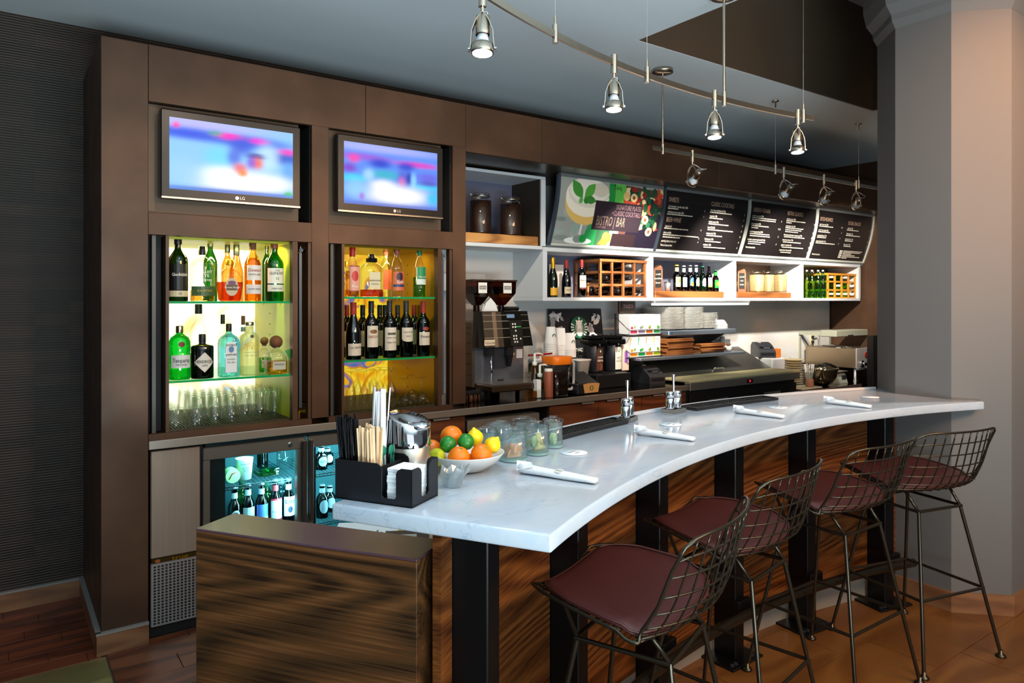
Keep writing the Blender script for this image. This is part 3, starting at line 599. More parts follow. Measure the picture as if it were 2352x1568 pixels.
pxb('whiskey_bottle', 'green whiskey bottle with dark cap standing behind the embossed rye bottle', 468, 498, 543, 3.88, Z1, 'tall', 'green_glass', 'black_plastic', group=G1)
pxb('whisky_decanter', 'round faceted decanter half full of amber whisky on the top shelf', 497, 558, 596, 3.70, Z1, 'flask', 'clear', 'gold_foil', [('e', .34, .21, .48, '#b8a78c'), ('r', .26, .40, .40, '#55402c'), ('e', .44, .05, .30, '#6a3a5a')], [('Crown Royal', .33, .013, 'ink_white')], liquid=(.46, 'whisky'), sy=.62, group=G1)
pxb('bourbon_bottle', 'amber bottle with short dark cap, left of the pair behind the decanter', 509, 536, 559, 3.90, Z1, 'tall', 'honey', 'black_plastic', group=G1)
pxb('bourbon_bottle', 'clear sloped bottle with tall dark cap, right of the pair behind the decanter', 527, 559, 557, 3.86, Z1, 'burgundy', 'amber_glass', 'black_plastic', group=G1)
pxb('scotch_bottle', 'golden scotch bottle with two white labels and brown cap', 562, 599, 550, 3.70, Z1, 'tall', 'honey', 'cork', [('r', .34, .58, 1.0, '#d8d4cc'), ('r', .12, .27, 1.1, '#d0ccc8')], [('Dewars', .50, .024, 'ink_red'), ('WHITE LABEL', .43, .012, 'ink'), ('scotch whisky', .20, .013, 'ink')], liquid=(.7, 'honey'), group=G1)
pxb('whisky_bottle', 'bright green whisky bottle with white label, rightmost on its shelf', 609, 651, 552, 3.70, Z1, 'spirit', 'green_glass', 'wrap_brown', [('r', .29, .54, 1.05, '#d9dccb'), ('r', .16, .27, 1.05, '#cfd4c2')], [('THE', .50, .012, 'ink'), ('GLENLIVET', .455, .019, 'ink'), ('12', .37, .018, 'ink'), ('single malt', .21, .012, 'ink')], group=G1)
pxb('whisky_bottle', 'green bottle half hidden behind the rightmost bright green whisky', 602, 624, 553, 3.86, Z1, 'spirit', 'green_glass', 'black_plastic', group=G1)
G2 = 'spirits on the lower shelf of the pale cabinet'
pxb('gin_bottle', 'bright green shaker-shaped gin bottle with red seal', 389, 436, 748, 3.70, Z2, 'gin', 'green_pet', 'nickel', [('r', .22, .46, 1.0, '#d6d8d6'), ('e', .66, .05, .3, '#7a2420')], [('Tanqueray', .36, .028, 'ink'), ('IMPORTED', .28, .010, 'ink')], group=G2)
pxb('gin_bottle', 'squat black apothecary gin bottle with diamond label', 440, 489, 767, 3.70, Z2, 'squat', 'dark_glass', 'black_plastic', [('d', .37, .23, .96, '#c9c2b2'), ('d', .37, .215, .9, '#d9d4c8')], [("HENDRICK'S", .385, .020, 'ink'), ('GIN', .30, .013, 'ink')], group=G2)
pxb('vodka_bottle', 'tall clear bottle with long black capsule behind the black gin bottle', 436, 476, 698, 3.92, Z2, 'spirit', 'clear', 'black_plastic', [], group=G2, cat='bottle')
pxb('gin_bottle', 'pale blue square gin bottle with arched white label', 504, 547, 743, 3.70, Z2, 'rye', 'blue_glass', 'black_plastic', [('r', .08, .58, .62, '#8fb8c4'), ('r', .09, .57, .56, '#dfe4e4'), ('e', .57, .09, .56, '#dfe4e4'), ('e', .52, .06, .28, '#5a86b0')], [('BOMBAY', .60, .013, 'ink'), ('SAPPHIRE', .42, .013, 'ink'), ('London', .34, .012, 'ink_green'), ('Dry Gin', .28, .011, 'ink')], shape=sq(7), group=G2)
pxb('pour_spout_bottle', 'clear bottle with black pour cap behind the blue gin bottle', 500, 523, 722, 3.86, Z2, 'tall', 'clear', 'black_plastic', group=G2)
pxb('vodka_bottle', 'frosted pale yellow citrus vodka bottle', 552, 594, 739, 3.70, Z2, 'absolut', 'frost', 'nickel', [('e', .735, .03, .2, '#4a4a40')], [('ABSOLUT', .585, .026, 'ink_gold'), ('CITRON', .515, .024, 'ink_gold'), ('country of sweden', .44, .011, 'ink_grey'), ('vodka with lemon', .38, .011, 'ink_grey')], group=G2)
pxb('tequila_bottle', 'clear bottle with cork top and blue neck tag behind the frosted vodka', 548, 569, 725, 3.88, Z2, 'tall', 'clear', 'cork', [('n', .72, .8, .5, '#7a94a8')], group=G2)
pxb('tequila_bottle', 'short clear tequila bottle with round brown cork beside the frosted vodka', 592, 622, 773, 3.82, Z2, 'patron', 'clear', 'cork', [('r', .14, .36, .7, '#b9bcae')], [('PATRON', .28, .012, 'ink')], liquid=(.4, 'lime_green'), shape=sq(4), group=G2)
tq = pxb('tequila_bottle', 'clear tequila bottle with round cork and green ribbon, rightmost on its shelf', 610, 658, 775, 3.68, Z2, 'patron', 'clear', 'cork', [('r', .14, .36, .6, '#b4b8a8')], [('PATRON', .28, .012, 'ink')], liquid=(.35, 'honey'), shape=sq(4), group=G2)
MB().add([(.03, -.045, .12), (.06, -.05, .13), (.075, -.05, .10), (.07, -.05, .06), (.045, -.05, .09)], [(0, 1, 2, 3, 4)]).build('ribbon', MATS['mint'], tq)
# upside-down tumblers on the cabinet floor
def tumbler(r, h):
    p = [(r, 0), (r * 1.0, .002), (r * .86, h - .004), (r * .80, h), (0, h), (0, h - .008), (r * .76, h - .012), (r * .95, .001)]
    return MB().lathe(p, 20)
tall_me = tumbler(.037, .128).build('tumbler', MATS['clear']); short_me = tumbler(.040, .088).build('rocks_glass', MATS['clear'])
def place(src, first, loc, label, cat, group):
    o = src if first else src.copy()
    if not first: C.objects.link(o)
    o.location = loc; return tag(o, label, cat, group)
k = 0
for j in range(6):
    for i in range(6):
        x = .80 + i * .076 + (.012 if j % 2 else 0); y = 3.72 + j * .085
        if x > 1.2 or (i > 2 and j == 0): continue
        place(tall_me, k == 0, (x, y, .9585), 'upturned clear highball tumbler on the floor of the pale liquor cabinet', 'glass', 'upturned highball tumblers'); k += 1
k = 0
for (x, y) in ((.690, 3.69), (.777 - .005, 3.635 + .045), (.69, 3.78), (.69, 3.87), (.69, 3.96), (.69, 4.05)):
    place(short_me, k == 0, (x, y, .9585), 'upturned short rocks glass at the left of the pale liquor cabinet', 'glass', 'upturned rocks glasses'); k += 1
# second cabinet
Z3, Z4 = 1.5752, 1.2322; G3 = 'liqueurs on the top shelf of the golden cabinet'; G4 = 'wine bottles in the golden cabinet'
pxb('schnapps_bottle', 'clear schnapps bottle with pink fruit label and red capsule', 793, 826, 563, 3.70, Z3, 'burgundy', 'clear', 'red', [('r', .10, .60, .85, '#8a3a36'), ('r', .12, .58, .78, '#d89a88'), ('e', .40, .10, .5, '#c03a30')], [('Pear', .20, .022, 'ink_white')], liquid=(.5, 'honey'), group=G3)
pxb('schnapps_bottle', 'clear bottle behind the pink-labelled schnapps, half hidden', 786, 806, 600, 3.92, Z3, 'tall', 'clear', 'gold_foil', [('r', .2, .5, .8, '#d8d0b0')], liquid=(.4, 'honey'), group=G3)
pxb('amaretto_bottle', 'wide square amaretto bottle with big black square cap', 828, 879, 584, 3.70, Z3, 'rye', 'clear', 'black_plastic', [('r', .18, .58, .52, '#d4cba6')], [('DISARONNO', .38, .012, 'ink'), ('ORIGINALE', .30, .009, 'ink')], liquid=(.17, 'whisky'), shape=sq(6), sy=.7, group=G3)
MB().cb((0, 0, .305 - .1), (.052, .04, .024), bev=.003).build('square_cap', MATS['black_gloss'], bpy.data.objects['amaretto_bottle']).location = (0, 0, 0)
pxb('vodka_bottle', 'clear flavoured vodka with orange label, behind its twin', 872, 900, 568, 3.84, Z3, 'tall', 'clear', 'wrap_brown', [('r', .15, .55, .85, '#c4552c')], [], group=G3)
pxb('vodka_bottle', 'clear flavoured vodka with orange label, in front of its twin', 894, 928, 567, 3.70, Z3, 'tall', 'clear', 'wrap_brown', [('r', .13, .50, .9, '#d06a48'), ('e', .40, .09, .5, '#3a2030'), ('r', .20, .25, .9, '#2a3a6a')], [('Gin', .30, .026, 'ink_white')], group=G3)
pxb('liqueur_bottle', 'slim clear bottle with green cap and green label, alone at the right', 948, 978, 568, 3.72, Z3, 'tall', 'clear', 'ink_green', [('r', .25, .60, .9, '#cfdcd8'), ('r', .36, .60, .8, '#1d8a54')], [('MELON', .40, .014, 'ink_white')], liquid=(.4, 'lime_green'), group=G3)
wl = [(794, 829, 694, 'burgundy', 'ink_red', [('r', .07, .28, 1.1, '#dcd4c4')], [('LA CREMA', .21, .014, 'ink')], 'wine bottle with red capsule and low white label, leftmost in front'),
 (837, 868, 691, 'bordeaux', 'black_plastic', [('r', .20, .57, 1.0, '#e0d8c4'), ('e', .47, .035, .6, '#8a5a34')], [('DECOY', .38, .019, 'ink_red')], 'wine bottle whose white label shows a brown duck'),
 (879, 910, 690, 'bordeaux', 'charcoal', [('r', .13, .53, 1.15, '#e4ddcb'), ('r', .40, .44, .7, '#5a5a4a')], [('ROBERT MONDAVI', .35, .009, 'ink'), ('Napa Valley', .27, .013, 'ink')], 'wine bottle with tall white estate label, middle of the front row'),
 (917, 948, 690, 'bordeaux', 'charcoal', [('r', .32, .52, 1.1, '#ded6c2'), ('e', .32, .05, 1.1, '#ded6c2')], [('CLOS DU BOIS', .44, .012, 'ink'), ('MERLOT', .37, .009, 'ink')], 'wine bottle with shield-shaped white label'),
 (956, 987, 692, 'bordeaux', 'ink_red', [('r', .20, .44, 1.05, '#dcd4c0'), ('e', .50, .035, .5, '#9a3a2a')], [('Estancia', .36, .020, 'ink')], 'wine bottle with red capsule and script label, rightmost in front')]
for pl, pr_, yt, pf, cp, lb, wd, lab in wl:
    pxb('wine_bottle', lab, pl, pr_, yt, 3.70, Z4, pf, 'olive_glass' if pl > 870 else 'dark_glass', cp, lb, wd, liquid=(.55, 'tea'), group=G4, capn='capsule')
for pc, cp, lab in ((797, 'ink_red', 'back-row wine bottle with red capsule at the left edge of the golden cabinet'), (833, 'black_plastic', 'back-row wine bottle between the crema bottle and the duck label'), (872, 'black_plastic', 'back-row wine bottle between duck label and estate label'), (884, 'black_plastic', 'back-row wine bottle hidden behind the estate label'), (913, 'charcoal', 'back-row wine bottle between estate and shield labels'), (951, 'ink_red', 'back-row wine bottle with red capsule between shield and script labels')):
    pxb('wine_bottle', lab.replace('crema bottle', 'low white label'), pc - 14, pc + 14, 700, 3.86 + (.04 if pc == 884 else 0), Z4, 'bordeaux', 'dark_glass', cp, [('r', .2, .5, 1., '#b8b096')], liquid=(.55, 'tea'), group=G4, capn='capsule')
def stem(rb, hb, rf, h, fl=False):
    p = [(rb * (.82 if fl else .9), 0), (rb, hb * .35), (rb * .8, hb * .75), (.006, hb), (.004, hb + .006), (.0035, h - .01), (.012, h - .004), (rf, h - .001), (rf, h), (0, h)]
    return MB().lathe(p, 20)
fl_me = stem(.030, .13, .032, .205, True).build('wine_glass', MATS['clear']); co_me = stem(.047, .062, .036, .148).build('coupe_glass', MATS['clear'])
k = 0
for px, Y in ((806, 3.72), (822, 3.80), (836, 3.72), (852, 3.80), (866, 3.72), (873, 3.86), (884, 3.70), (898, 3.80), (900, 3.70), (806, 3.90), (842, 3.92), (820, 4.02), (858, 4.02)):
    place(fl_me, k == 0, (XP(px, Y), Y, .9585), 'upturned stemmed wine glass on the floor of the golden cabinet', 'glass', 'upturned wine glasses'); k += 1
for k, (px, Y, lab) in enumerate(((929, 3.70, 'upturned coupe glass beside the wine glasses, left of the front two'), (968, 3.70, 'upturned coupe glass nearest the right side of the golden cabinet'), (947, 3.84, 'upturned coupe glass behind the two front coupes'))):
    place(co_me, k == 0, (XP(px, Y), Y, .9585), lab, 'glass', 'upturned coupe glasses')
# in the fridge
G5 = 'beer bottles in the bar fridge'
for i, (px, yt, lb, wd, nk, lab) in enumerate(((536, 1116, [('e', .36, .16, .8, '#e8ecf0'), ('e', .38, .10, .55, '#2a4a7a')], [], '#f2f4f6', 'brown beer bottle with white oval label, leftmost in the fridge'),
 (567, 1108, [('r', .1, .52, 1.1, '#dfe6ee')], [('Coors', .34, .024, 'ink')], '#e8eef4', 'beer bottle with silvery label and script in the fridge'),
 (598, 1106, [('r', .1, .55, 1.1, '#5a7ad0'), ('r', .1, .28, 1.0, '#e0e8f4')], [('Bud', .22, .02, 'ink')], '#c8d4f0', 'beer bottle with blue label in the middle of the fridge row'),
 (630, 1098, [('r', .16, .60, 1.1, '#e6e6ea'), ('r', .57, .61, 1.12, '#c8283a'), ('r', .14, .18, 1.12, '#c8283a')], [('Budweiser', .34, .013, 'ink_red')], '#c8404a', 'beer bottle with red-edged white label in the fridge'),
 (660, 1096, [('r', .2, .62, 1.1, '#e8ecee'), ('e', .34, .07, .4, '#1c2c4a')], [('Lite', .52, .034, 'ink')], '#e0e6ea', 'beer bottle with white label, rightmost in the first fridge door'))):
    s = SCL(px, 3.82); H_ = .232; zt = ZP(px, yt, 3.82)
    bottle('beer_bottle', lab, XP(px, 3.82), 3.80, .3625, .0315, zt - .3625, 'beer', 'brown_glass', 'aluminium', lb + [('n', .76, .88, .50, nk)], wd, group=G5)
for px, yt, lab, gl in ((556, 1102, 'green plastic soda bottle at the back left of the fridge', 'green_pet'), (612, 1104, 'green soda bottle at the back, half full', 'green_pet'), (645, 1098, 'clear water bottle at the back with blue label', 'blue_glass')):
    bottle('soda_bottle', lab, XP(px, 4.0), 4.0, .3625, .042, ZP(px, yt, 4.0) - .3625, 'tall', gl, 'ink_green' if gl == 'green_pet' else 'white_plastic', [('r', .3, .45, 1.2, '#3a5ac0')] if gl == 'blue_glass' else [], liquid=(.4, 'lime_green') if gl == 'green_pet' else None)
t = thing('paper_cup', 'white paper cup with handwritten notes on the fridge shelf', 'cup', (XP(561, 3.83), 3.83, .628))
MB().lathe([(0, 0), (.034, 0), (.044, .105), (.046, .108), (.042, .108), (.033, .01), (0, .01)], 24).build('cup', MATS['white_paper'], t)
for s_, y_ in (('Coconut', .085), ('cream', .065), ('5/17', .05)): text(t, s_, CYL(.042, 0), 0, y_, .016, MATS['ink'])
t = thing('tub', 'round pale green tub lying at the left of the fridge shelf', 'tub', (XP(532, 3.80), 3.80, .664))
MB().cyl((-.0, -.03, 0), (0, .03, 0), .036, 20).build('lid', MATS['lime_flesh'], t); MB().tube([(-.02, -.031, -.015), (-.005, -.031, .012), (.015, -.031, .02)], .003, 6).build('writing', MATS['red'], t)
t = thing('clamshell_box', 'clear green-tinted clamshell box on the fridge shelf', 'box', (XP(612, 3.85), 3.85, .628))
MB().box((-.055, -.05, 0), (.055, .05, .03), bev=.006).build('base', MATS['green_pet'], t); MB().box((-.057, -.052, .03), (.057, .052, .045), bev=.006).build('lid', MATS['blue_glass'], t)
bottle('sauce_bottle', 'dark bottle lying behind the clamshell box in the fridge', XP(603, 4.05), 4.05, .628, .03, .14, 'squat', 'olive_glass', 'black_plastic')
t = thing('glass_pitcher', 'tall clear pitcher at the right of the fridge shelf', 'pitcher', (XP(655, 3.9), 3.9, .628)); MB().lathe([(0, 0), (.045, 0), (.052, .17), (.05, .17), (.043, .01), (0, .01)], 20).build('body', MATS['clear'], t); MB().tube([(.05, 0, .15), (.085, 0, .14), (.085, 0, .06), (.048, 0, .04)], .006, 8).build('handle', MATS['clear'], t)
for px, yt, z, lab, c in ((738, 1022, .628, 'beer bottle with white oval blue-topped label behind the second fridge door', '#e4e8f0'), (752, 1026, .628, 'beer bottle with red and white label deep in the second fridge door', '#e0d8d8'), (740, 1112, .3625, 'beer bottle with silver neck on the lower shelf of the second door', '#c8d4e8'), (757, 1114, .3625, 'beer bottle next to the silver-necked one on the lower shelf', '#c8c8d8')):
    yy = 3.80 if px < 745 else 3.89; bottle('beer_bottle', lab, XP(px, yy), yy, z, .033, ZP(px, yt, yy) - z, 'beer', 'dark_glass', 'aluminium', [('e', .36, .2, .8, c), ('n', .76, .9, .5, '#dde4ee')], [('ULTRA', .36, .016, 'ink')] if px == 738 else [], group=G5)
# ------------------------------------------------------------------ display shelves over the coffee counter
WL = MATS['white_lam']; AL = MATS['aluminium']
XD = [3.129, 4.206, 5.256, 6.288, 7.335]; SB = 1.578; ST = 1.902
sh = thing('display_shelf', 'white wall shelf unit with four bays below the menu boards', 'shelf')
bx('bottom_board', (3.11, YF, 1.552), (7.35, YB - .001, SB), WL, sh, .002)
bx('top_board', (3.11, YF, ST), (7.35, YB - .001, 1.932), WL, sh, .002)
for i, x in enumerate(XD): bx('divider', (x - .019, YF, SB), (x + .019, YB - .001, ST), WL, sh, .001)
for i, (a, b_) in enumerate(zip(XD, XD[1:])): bx('back_panel', (a + .019, YB - .02, SB), (b_ - .019, YB - .002, ST), MATS['shelf_back'] if i < 2 else mat('bay_bronze', '#8a6f58', .35, .5), sh)
js = thing('jar_shelf', 'white open shelf box holding the two coffee bean jars', 'shelf')
bx('shelf_board', (2.262, YF, 1.912), (3.105, YB - .001, 1.937), WL, js, .002); bx('top_board', (2.262, YF + .002, 2.405), (3.135, YB - .001, 2.425), WL, js, .001)
bx('side_panel', (3.095, YF + .001, 1.937), (3.135, YB - .001, 2.405), WL, js, .001); bx('side_lining', (3.085, YF + .012, 1.937), (3.0945, YB - .02, 2.405), MATS['soffit_brown'], js)
bx('back_panel', (2.262, YB - .02, 1.937), (3.085, YB - .002, 2.405), MATS['shelf_back'], js)
lt = thing('shelf_lamp', 'slim white strip lamp under the display shelf', 'lamp', (0, 0, 0))
x0, x1 = XP(1503, 3.93), XP(1722, 3.93)
bx('housing', (x0, 3.925, 1.532), (x1, 3.99, 1.551), AL, lt, .003); bx('diffuser', (x0 + .02, 3.922, 1.516), (x1 - .02, 3.985, 1.532), mat('diffuser', '#d5d9de', .4, emit='#eef2f6', es=1.6), lt, .003)
def riser(px0, px1, y0, y1, z0, z1, lab, m='riser_wood'):
    return tag(bx('wood_riser', (XP(px0, y0), y0, z0), (XP(px1, y0), y1, z1), MATS[m], None, .006), lab, 'riser')
riser(1060, 1237, 3.96, 4.22, 1.937, 2.003, 'pale wooden riser under the two coffee bean jars')
riser(1505, 1663, 3.965, 4.2, SB, 1.632, 'wooden riser under the row of beer bottles', 'board_wood')
riser(1694, 1818, 3.965, 4.2, SB, 1.632, 'wooden riser under the three oat jars', 'board_wood')
def bail_jar(px0, px1, yt, Y, z, fill, lab, grp, sqr=False, lv=.78):
    pc = (px0 + px1) / 2; s = SCL(pc, Y); R = (px1 - px0) / 2 * s; H = ZP(pc, yt, Y) - z
    t = thing('clip_top_jar', lab, 'jar', (XP(pc, Y), Y, z), 0, grp); sf = sq(5) if sqr else None
    MB().lathe([(0, 0), (R * .96, 0), (R, .012), (R, H * .80), (R * .82, H * .85), (R * .80, H * .88)], 24, shape=sf).build('glass_body', MATS['clear_jar'], t)
    MB().lathe([(0, .004), (R * .94, .004), (R * .96, .014), (R * .96, H * lv), (0, H * lv + .004)], 24, shape=sf).build('contents', MATS[fill], t)
    MB().lathe([(R * .82, H * .89), (R * .86, H * .90), (R * .86, H * .95), (R * .7, H * .985), (0, H)], 24).build('lid', MATS['clear_jar'], t)
    MB().lathe([(R * .84, H * .875), (R * .87, H * .88), (R * .87, H * .90), (R * .84, H * .905)], 24).build('wire_band', MATS['nickel'], t)
    MB().tube([(R * .86, 0, H * .88), (R * 1.1, 0, H * .93), (R * .95, 0, H * .98), (R * .9, .01, H * .90)], .0022, 6).tube([(R * .9, 0, H * .9), (R * 1.15, 0, H * .8)], .0022, 6).tube([(-R * .86, 0, H * .88), (-R * 1.08, 0, H * .94), (-R * .9, 0, H * .97)], .0022, 6).build('clip', MATS['chrome'], t)
bail_jar(1078, 1129, 441, 4.04, 2.0035, 'coffee', 'left clip-top jar of coffee beans on the pale riser', 'coffee bean jars')
bail_jar(1148, 1197, 450, 4.04, 2.0035, 'coffee', 'right clip-top jar of coffee beans on the pale riser', 'coffee bean jars')
for a, b_, l in ((1724, 1752, 'leftmost square jar of oats on the riser'), (1750, 1776, 'middle square jar of oats on the riser'), (1778, 1804, 'rightmost square jar of oats on the riser')): bail_jar(a, b_, 620, 4.03, 1.6325, 'oats', l, 'oat jars', True)
pxb('champagne_bottle', 'champagne bottle with orange foil and slanted yellow label', 1259, 1281, 591, 4.0, SB, 'champagne', 'olive_glass', 'gold_foil', [('r', .05, .24, 1.2, '#e0a41c')], [], capn='foil')
pxb('wine_bottle', 'wine bottle with red capsule and small cream label on the display shelf', 1290, 1312, 597, 4.0, SB, 'burgundy', 'dark_glass', 'ink_red', [('r', .1, .28, 1.1, '#cdbd98')], [('ACACIA', .2, .012, 'ink')], capn='capsule')
pxb('wine_bottle', 'wine bottle with red capsule and tall white label on the display shelf', 1325, 1346, 596, 4.0, SB, 'bordeaux', 'dark_glass', 'ink_red', [('r', .22, .58, 1.1, '#d8d0c0'), ('r', .22, .26, 1.1, '#6a2a2a')], [('Estancia', .45, .018, 'ink')], capn='capsule')
tag(bx('price_card', (XP(1262, 4.2), 4.2, SB), (XP(1294, 4.2), 4.205, SB + .25), MATS['splash_marble']), 'pale printed card leaning behind the champagne bottle', 'card')
def rack(x0, x1, y0, y1, z0, z1, cols, rows, m, lab):
    t = thing('wine_rack', lab, 'rack'); w = .018
    for yy in (y0, y1 - .016):
        for i in range(cols + 1):
            xx = x0 + (x1 - x0 - w) * i / cols; bx('upright', (xx, yy, z0 + .001), (xx + w, yy + .016, z1 - .02), MATS[m], t)
        for j in range(1, rows): zz = z0 + (z1 - z0) * j / rows - .009; bx('crossbar', (x0, yy + .004, zz), (x1, yy + .013, zz + .016), MATS[m], t)
    for j in range(1, rows):
        zz = z0 + (z1 - z0) * j / rows - .009
        for i in (0, cols): xx = x0 + (x1 - x0 - w) * i / cols; bx('side_bar', (xx + .001, y0 + .016, zz), (xx + w - .001, y1 - .016, zz + .016), MATS[m], t)
    bx('top_board', (x0 - .006, y0 - .006, z1 - .02), (x1 + .006, y1 + .002, z1), MATS[m], t); bx('base_board', (x0 - .003, y0 - .003, z0), (x1 + .003, y1, z0 + .014), MATS[m], t)
    return t
ra = (XP(1378, 3.97), XP(1484, 3.97)); rack(ra[0], ra[1], 3.97, 4.26, SB, SB + .292, 4, 3, 'rack_wood', 'brown wooden wine rack beside the upright wine bottles')
mat('rack_orange', '#d08a2c', .45, noise=(20, .1))
rb = (XP(1902, 3.97), XP(1966, 3.97)); rack(rb[0], rb[1], 3.97, 4.22, SB, SB + .255, 4, 3, 'rack_orange', 'honey coloured wooden rack beside the green swing-top bottles')
def rack_bottle(rx, n, i, j, zt, lab, gl, cp, R=.034, H=.28, grp=None):
    x = rx[0] + (rx[1] - rx[0]) * (i + .5) / n; z = SB + zt * j / 3 + .014 + R + .002
    o = bottle('wine_bottle', lab, x, 3.955 + H, z, R, H, 'bordeaux', gl, cp, group=grp, capn='capsule'); o.rotation_euler = (PI / 2, 0, 0)
cells = {0: 'bottom', 1: 'middle', 2: 'top'}; cols4 = ('first', 'second', 'third', 'last')
for i, j in ((2, 2), (0, 1), (2, 1), (1, 0), (3, 0)): rack_bottle(ra, 4, i, j, .292, 'wine bottle lying in the brown rack, %s row, %s column' % (cells[j], cols4[i]), 'dark_glass', 'aluminium' if j == 2 else 'black_plastic', grp='bottles in the brown rack')
for i, j in ((0, 2), (2, 2), (1, 1), (3, 1), (0, 0), (1, 0), (2, 0), (3, 0)): rack_bottle(rb, 4, i, j, .255, 'swing-top bottle lying in the honey rack, %s row, %s column' % (cells[j], cols4[i]), 'green_swing', 'white_china', .028, .25, 'bottles in the honey rack')
for k, px in enumerate((1853, 1865, 1879, 1890)): pxb('swing_top_bottle', ('first', 'second', 'third', 'fourth')[k] + ' bright green swing-top bottle from the left, upright in the end bay', px - 7, px + 7, 620, 4.0, SB, 'swing', 'green_swing', 'white_china', group='upright swing-top bottles')
BEER = [(1546, 1563, 608, 'brown_glass', 'ink_gold', '#d8d88a', 'first beer bottle on the riser, with yellow-green label', '#e6de9a'), (1563, 1578, 610, 'brown_glass', 'ink_white', '#a8c4d8', 'beer bottle with pale blue label on the riser', '#dfe8f0'), (1577, 1593, 609, 'brown_glass', 'aluminium', '#4a78b8', 'beer bottle with blue and orange label on the riser', '#dfe4ee'),
 (1592, 1606, 609, 'olive_glass', 'ink_white', '#e8d4c4', 'green beer bottle with white foil neck and pinkish label', '#f0eee4'), (1606, 1621, 611, 'green_glass', 'ink_green', '#dfe6e0', 'bright green beer bottle with round white label', None), (1621, 1636, 610, 'brown_glass', 'black_plastic', '#dcdcc8', 'beer bottle with plain cream label, second from the right', None), (1636, 1651, 620, 'brown_glass', 'ink_green', '#22a83c', 'shorter beer bottle with green and yellow label, rightmost on the riser', '#28b040')]
for pl, pr_, yt, gl, cp, c, lab, nk in BEER:
    lb = [('e', .36, .17, .9, c)] if c in ('#dfe6e0', '#4a78b8', '#e8d4c4') else [('r', .17, .54, 1.1, c)]
    if c == '#4a78b8': lb.append(('e', .28, .07, .6, '#e08a2c'))
    if c == '#22a83c': lb.append(('e', .36, .10, .6, '#e8c818'))
    if c == '#d8d88a': lb.append(('e', .40, .09, .35, '#6a9a3a'))
    if c == '#dcdcc8': lb.append(('r', .17, .23, 1.1, '#8ac04a'))
    pxb('beer_bottle', lab, pl, pr_, yt, 4.03, 1.6325, 'beer', gl, cp, lb + ([('n', .74, .9, .52, nk)] if nk else []), group='beers on the display shelf')
def paddle(px, Y, z, lab):
    t = thing('chalk_sign', lab, 'sign', (XP(px, Y), Y, z), -.9)
    MB().prism([(-.035, 0), (.035, 0), (.035, .19), (.02, .215), (-.02, .215), (-.035, .19)], -.012, .0, M=Matrix.Rotation(PI / 2, 4, 'X')).build('board', MATS['board_wood'], t)
    bx('slate', (-.024, -.0025, .03), (.024, 0, .175), BK, t)
    for i, s_ in enumerate(('craft', 'bottled', 'beer') if px < 1600 else ('steel', 'cut', 'oats')): text(t, s_, PLN((0, -.0025, .14 - .035 * i), (1, 0, 0), (0, 0, 1)), 0, 0, .022, MATS['ink_white'], lift=.001)
paddle(1512, 4.08, 1.6325, 'small framed chalk sign at the left of the beer bottles'); paddle(1704, 4.08, 1.6325, 'small framed chalk sign at the left of the oat jars')
t = thing('metal_cup', 'small ribbed metal cup between chalk sign and beers', 'cup', (XP(1533, 4.05), 4.05, 1.6325)); MB().lathe([(0, 0), (.022, 0), (.028, .075), (.026, .075), (.02, .004), (0, .004)], 20).build('cup', MATS['aluminium'], t); MB().lathe([(.0295, .070), (.0295, .076), (.027, .077)], 20).build('rim', MATS['chrome'], t)
# ------------------------------------------------------------------ curved menu boards
XM = [3.145, 4.215, 5.292, 6.342, 7.40]; BH = .485
def BF(xo):
    def f(x, y, e=.001):
        s = y / BH; yy = 3.935 - .115 * math.sin(PI / 2 * s); ty, tz = -.115 * PI / 2 * math.cos(PI / 2 * s), .48
        L_ = math.hypot(ty, tz); return (xo + x, yy - e * tz / L_, 1.952 + .48 * s + e * ty / L_)
    return f
def curved(f, x0, x1, y0, y1, e0, e1, n=10):
    mb = MB(); V = []
    for i in range(n + 1):
        y = y0 + (y1 - y0) * i / n; V += [f(x0, y, e1), f(x1, y, e1), f(x1, y, e0), f(x0, y, e0)]
    Fc = [(0, 3, 2, 1), tuple(4 * n + q for q in (0, 1, 2, 3))]
    for i in range(n):
        a = 4 * i
        for q in range(4): r = (q + 1) % 4; Fc.append((a + q, a + r, a + 4 + r, a + 4 + q))
    return mb.add(V, Fc, 0)
mat('board_black', '#1d191a', .3); mat('board_frame', '#aeb2b2', .35, .7); mat('board_trim', '#dfe2d8', .4, .3); mat('board_edge', '#4a5462', .4, .5)
labs = ('menu board with a cocktail and pasta photograph, leftmost', 'black menu board listing sweets, beer, wine and cocktails', 'black menu board listing greens, grains and bistro classics', 'black menu board listing bites, boards and social snacks, rightmost')
boards = []
for k in range(4):
    xo = XM[k]; W = XM[k + 1] - xo; f = BF(xo); t = thing('menu_board', labs[k], 'menu board'); boards.append((t, f, W))
    curved(f, .012, W - .012, .012, BH - .012, -.012, 0).build('panel', MATS['board_black'], t)
    curved(f, 0, .024, 0, BH, -.014, .008).build('side_frame', MATS['board_edge' if k < 2 else 'board_trim'], t)
    if k == 3: curved(f, W - .02, W, 0, BH, -.014, .008).build('side_frame', MATS['board_trim'], t)
    curved(f, .024, W - .005, BH - .012, BH + .03, -.02, .006, 2).build('top_frame', MATS['board_frame'], t)
    curved(f, .024, W - .005, -.004, .012, -.014, .006, 2).build('bottom_frame', MATS['board_trim'], t)
    curved(f, .0, W, -.035, -.004, -.02, .002, 2).build('lower_rail', mat('rail_grey', '#8a9294', .4, .5), t)
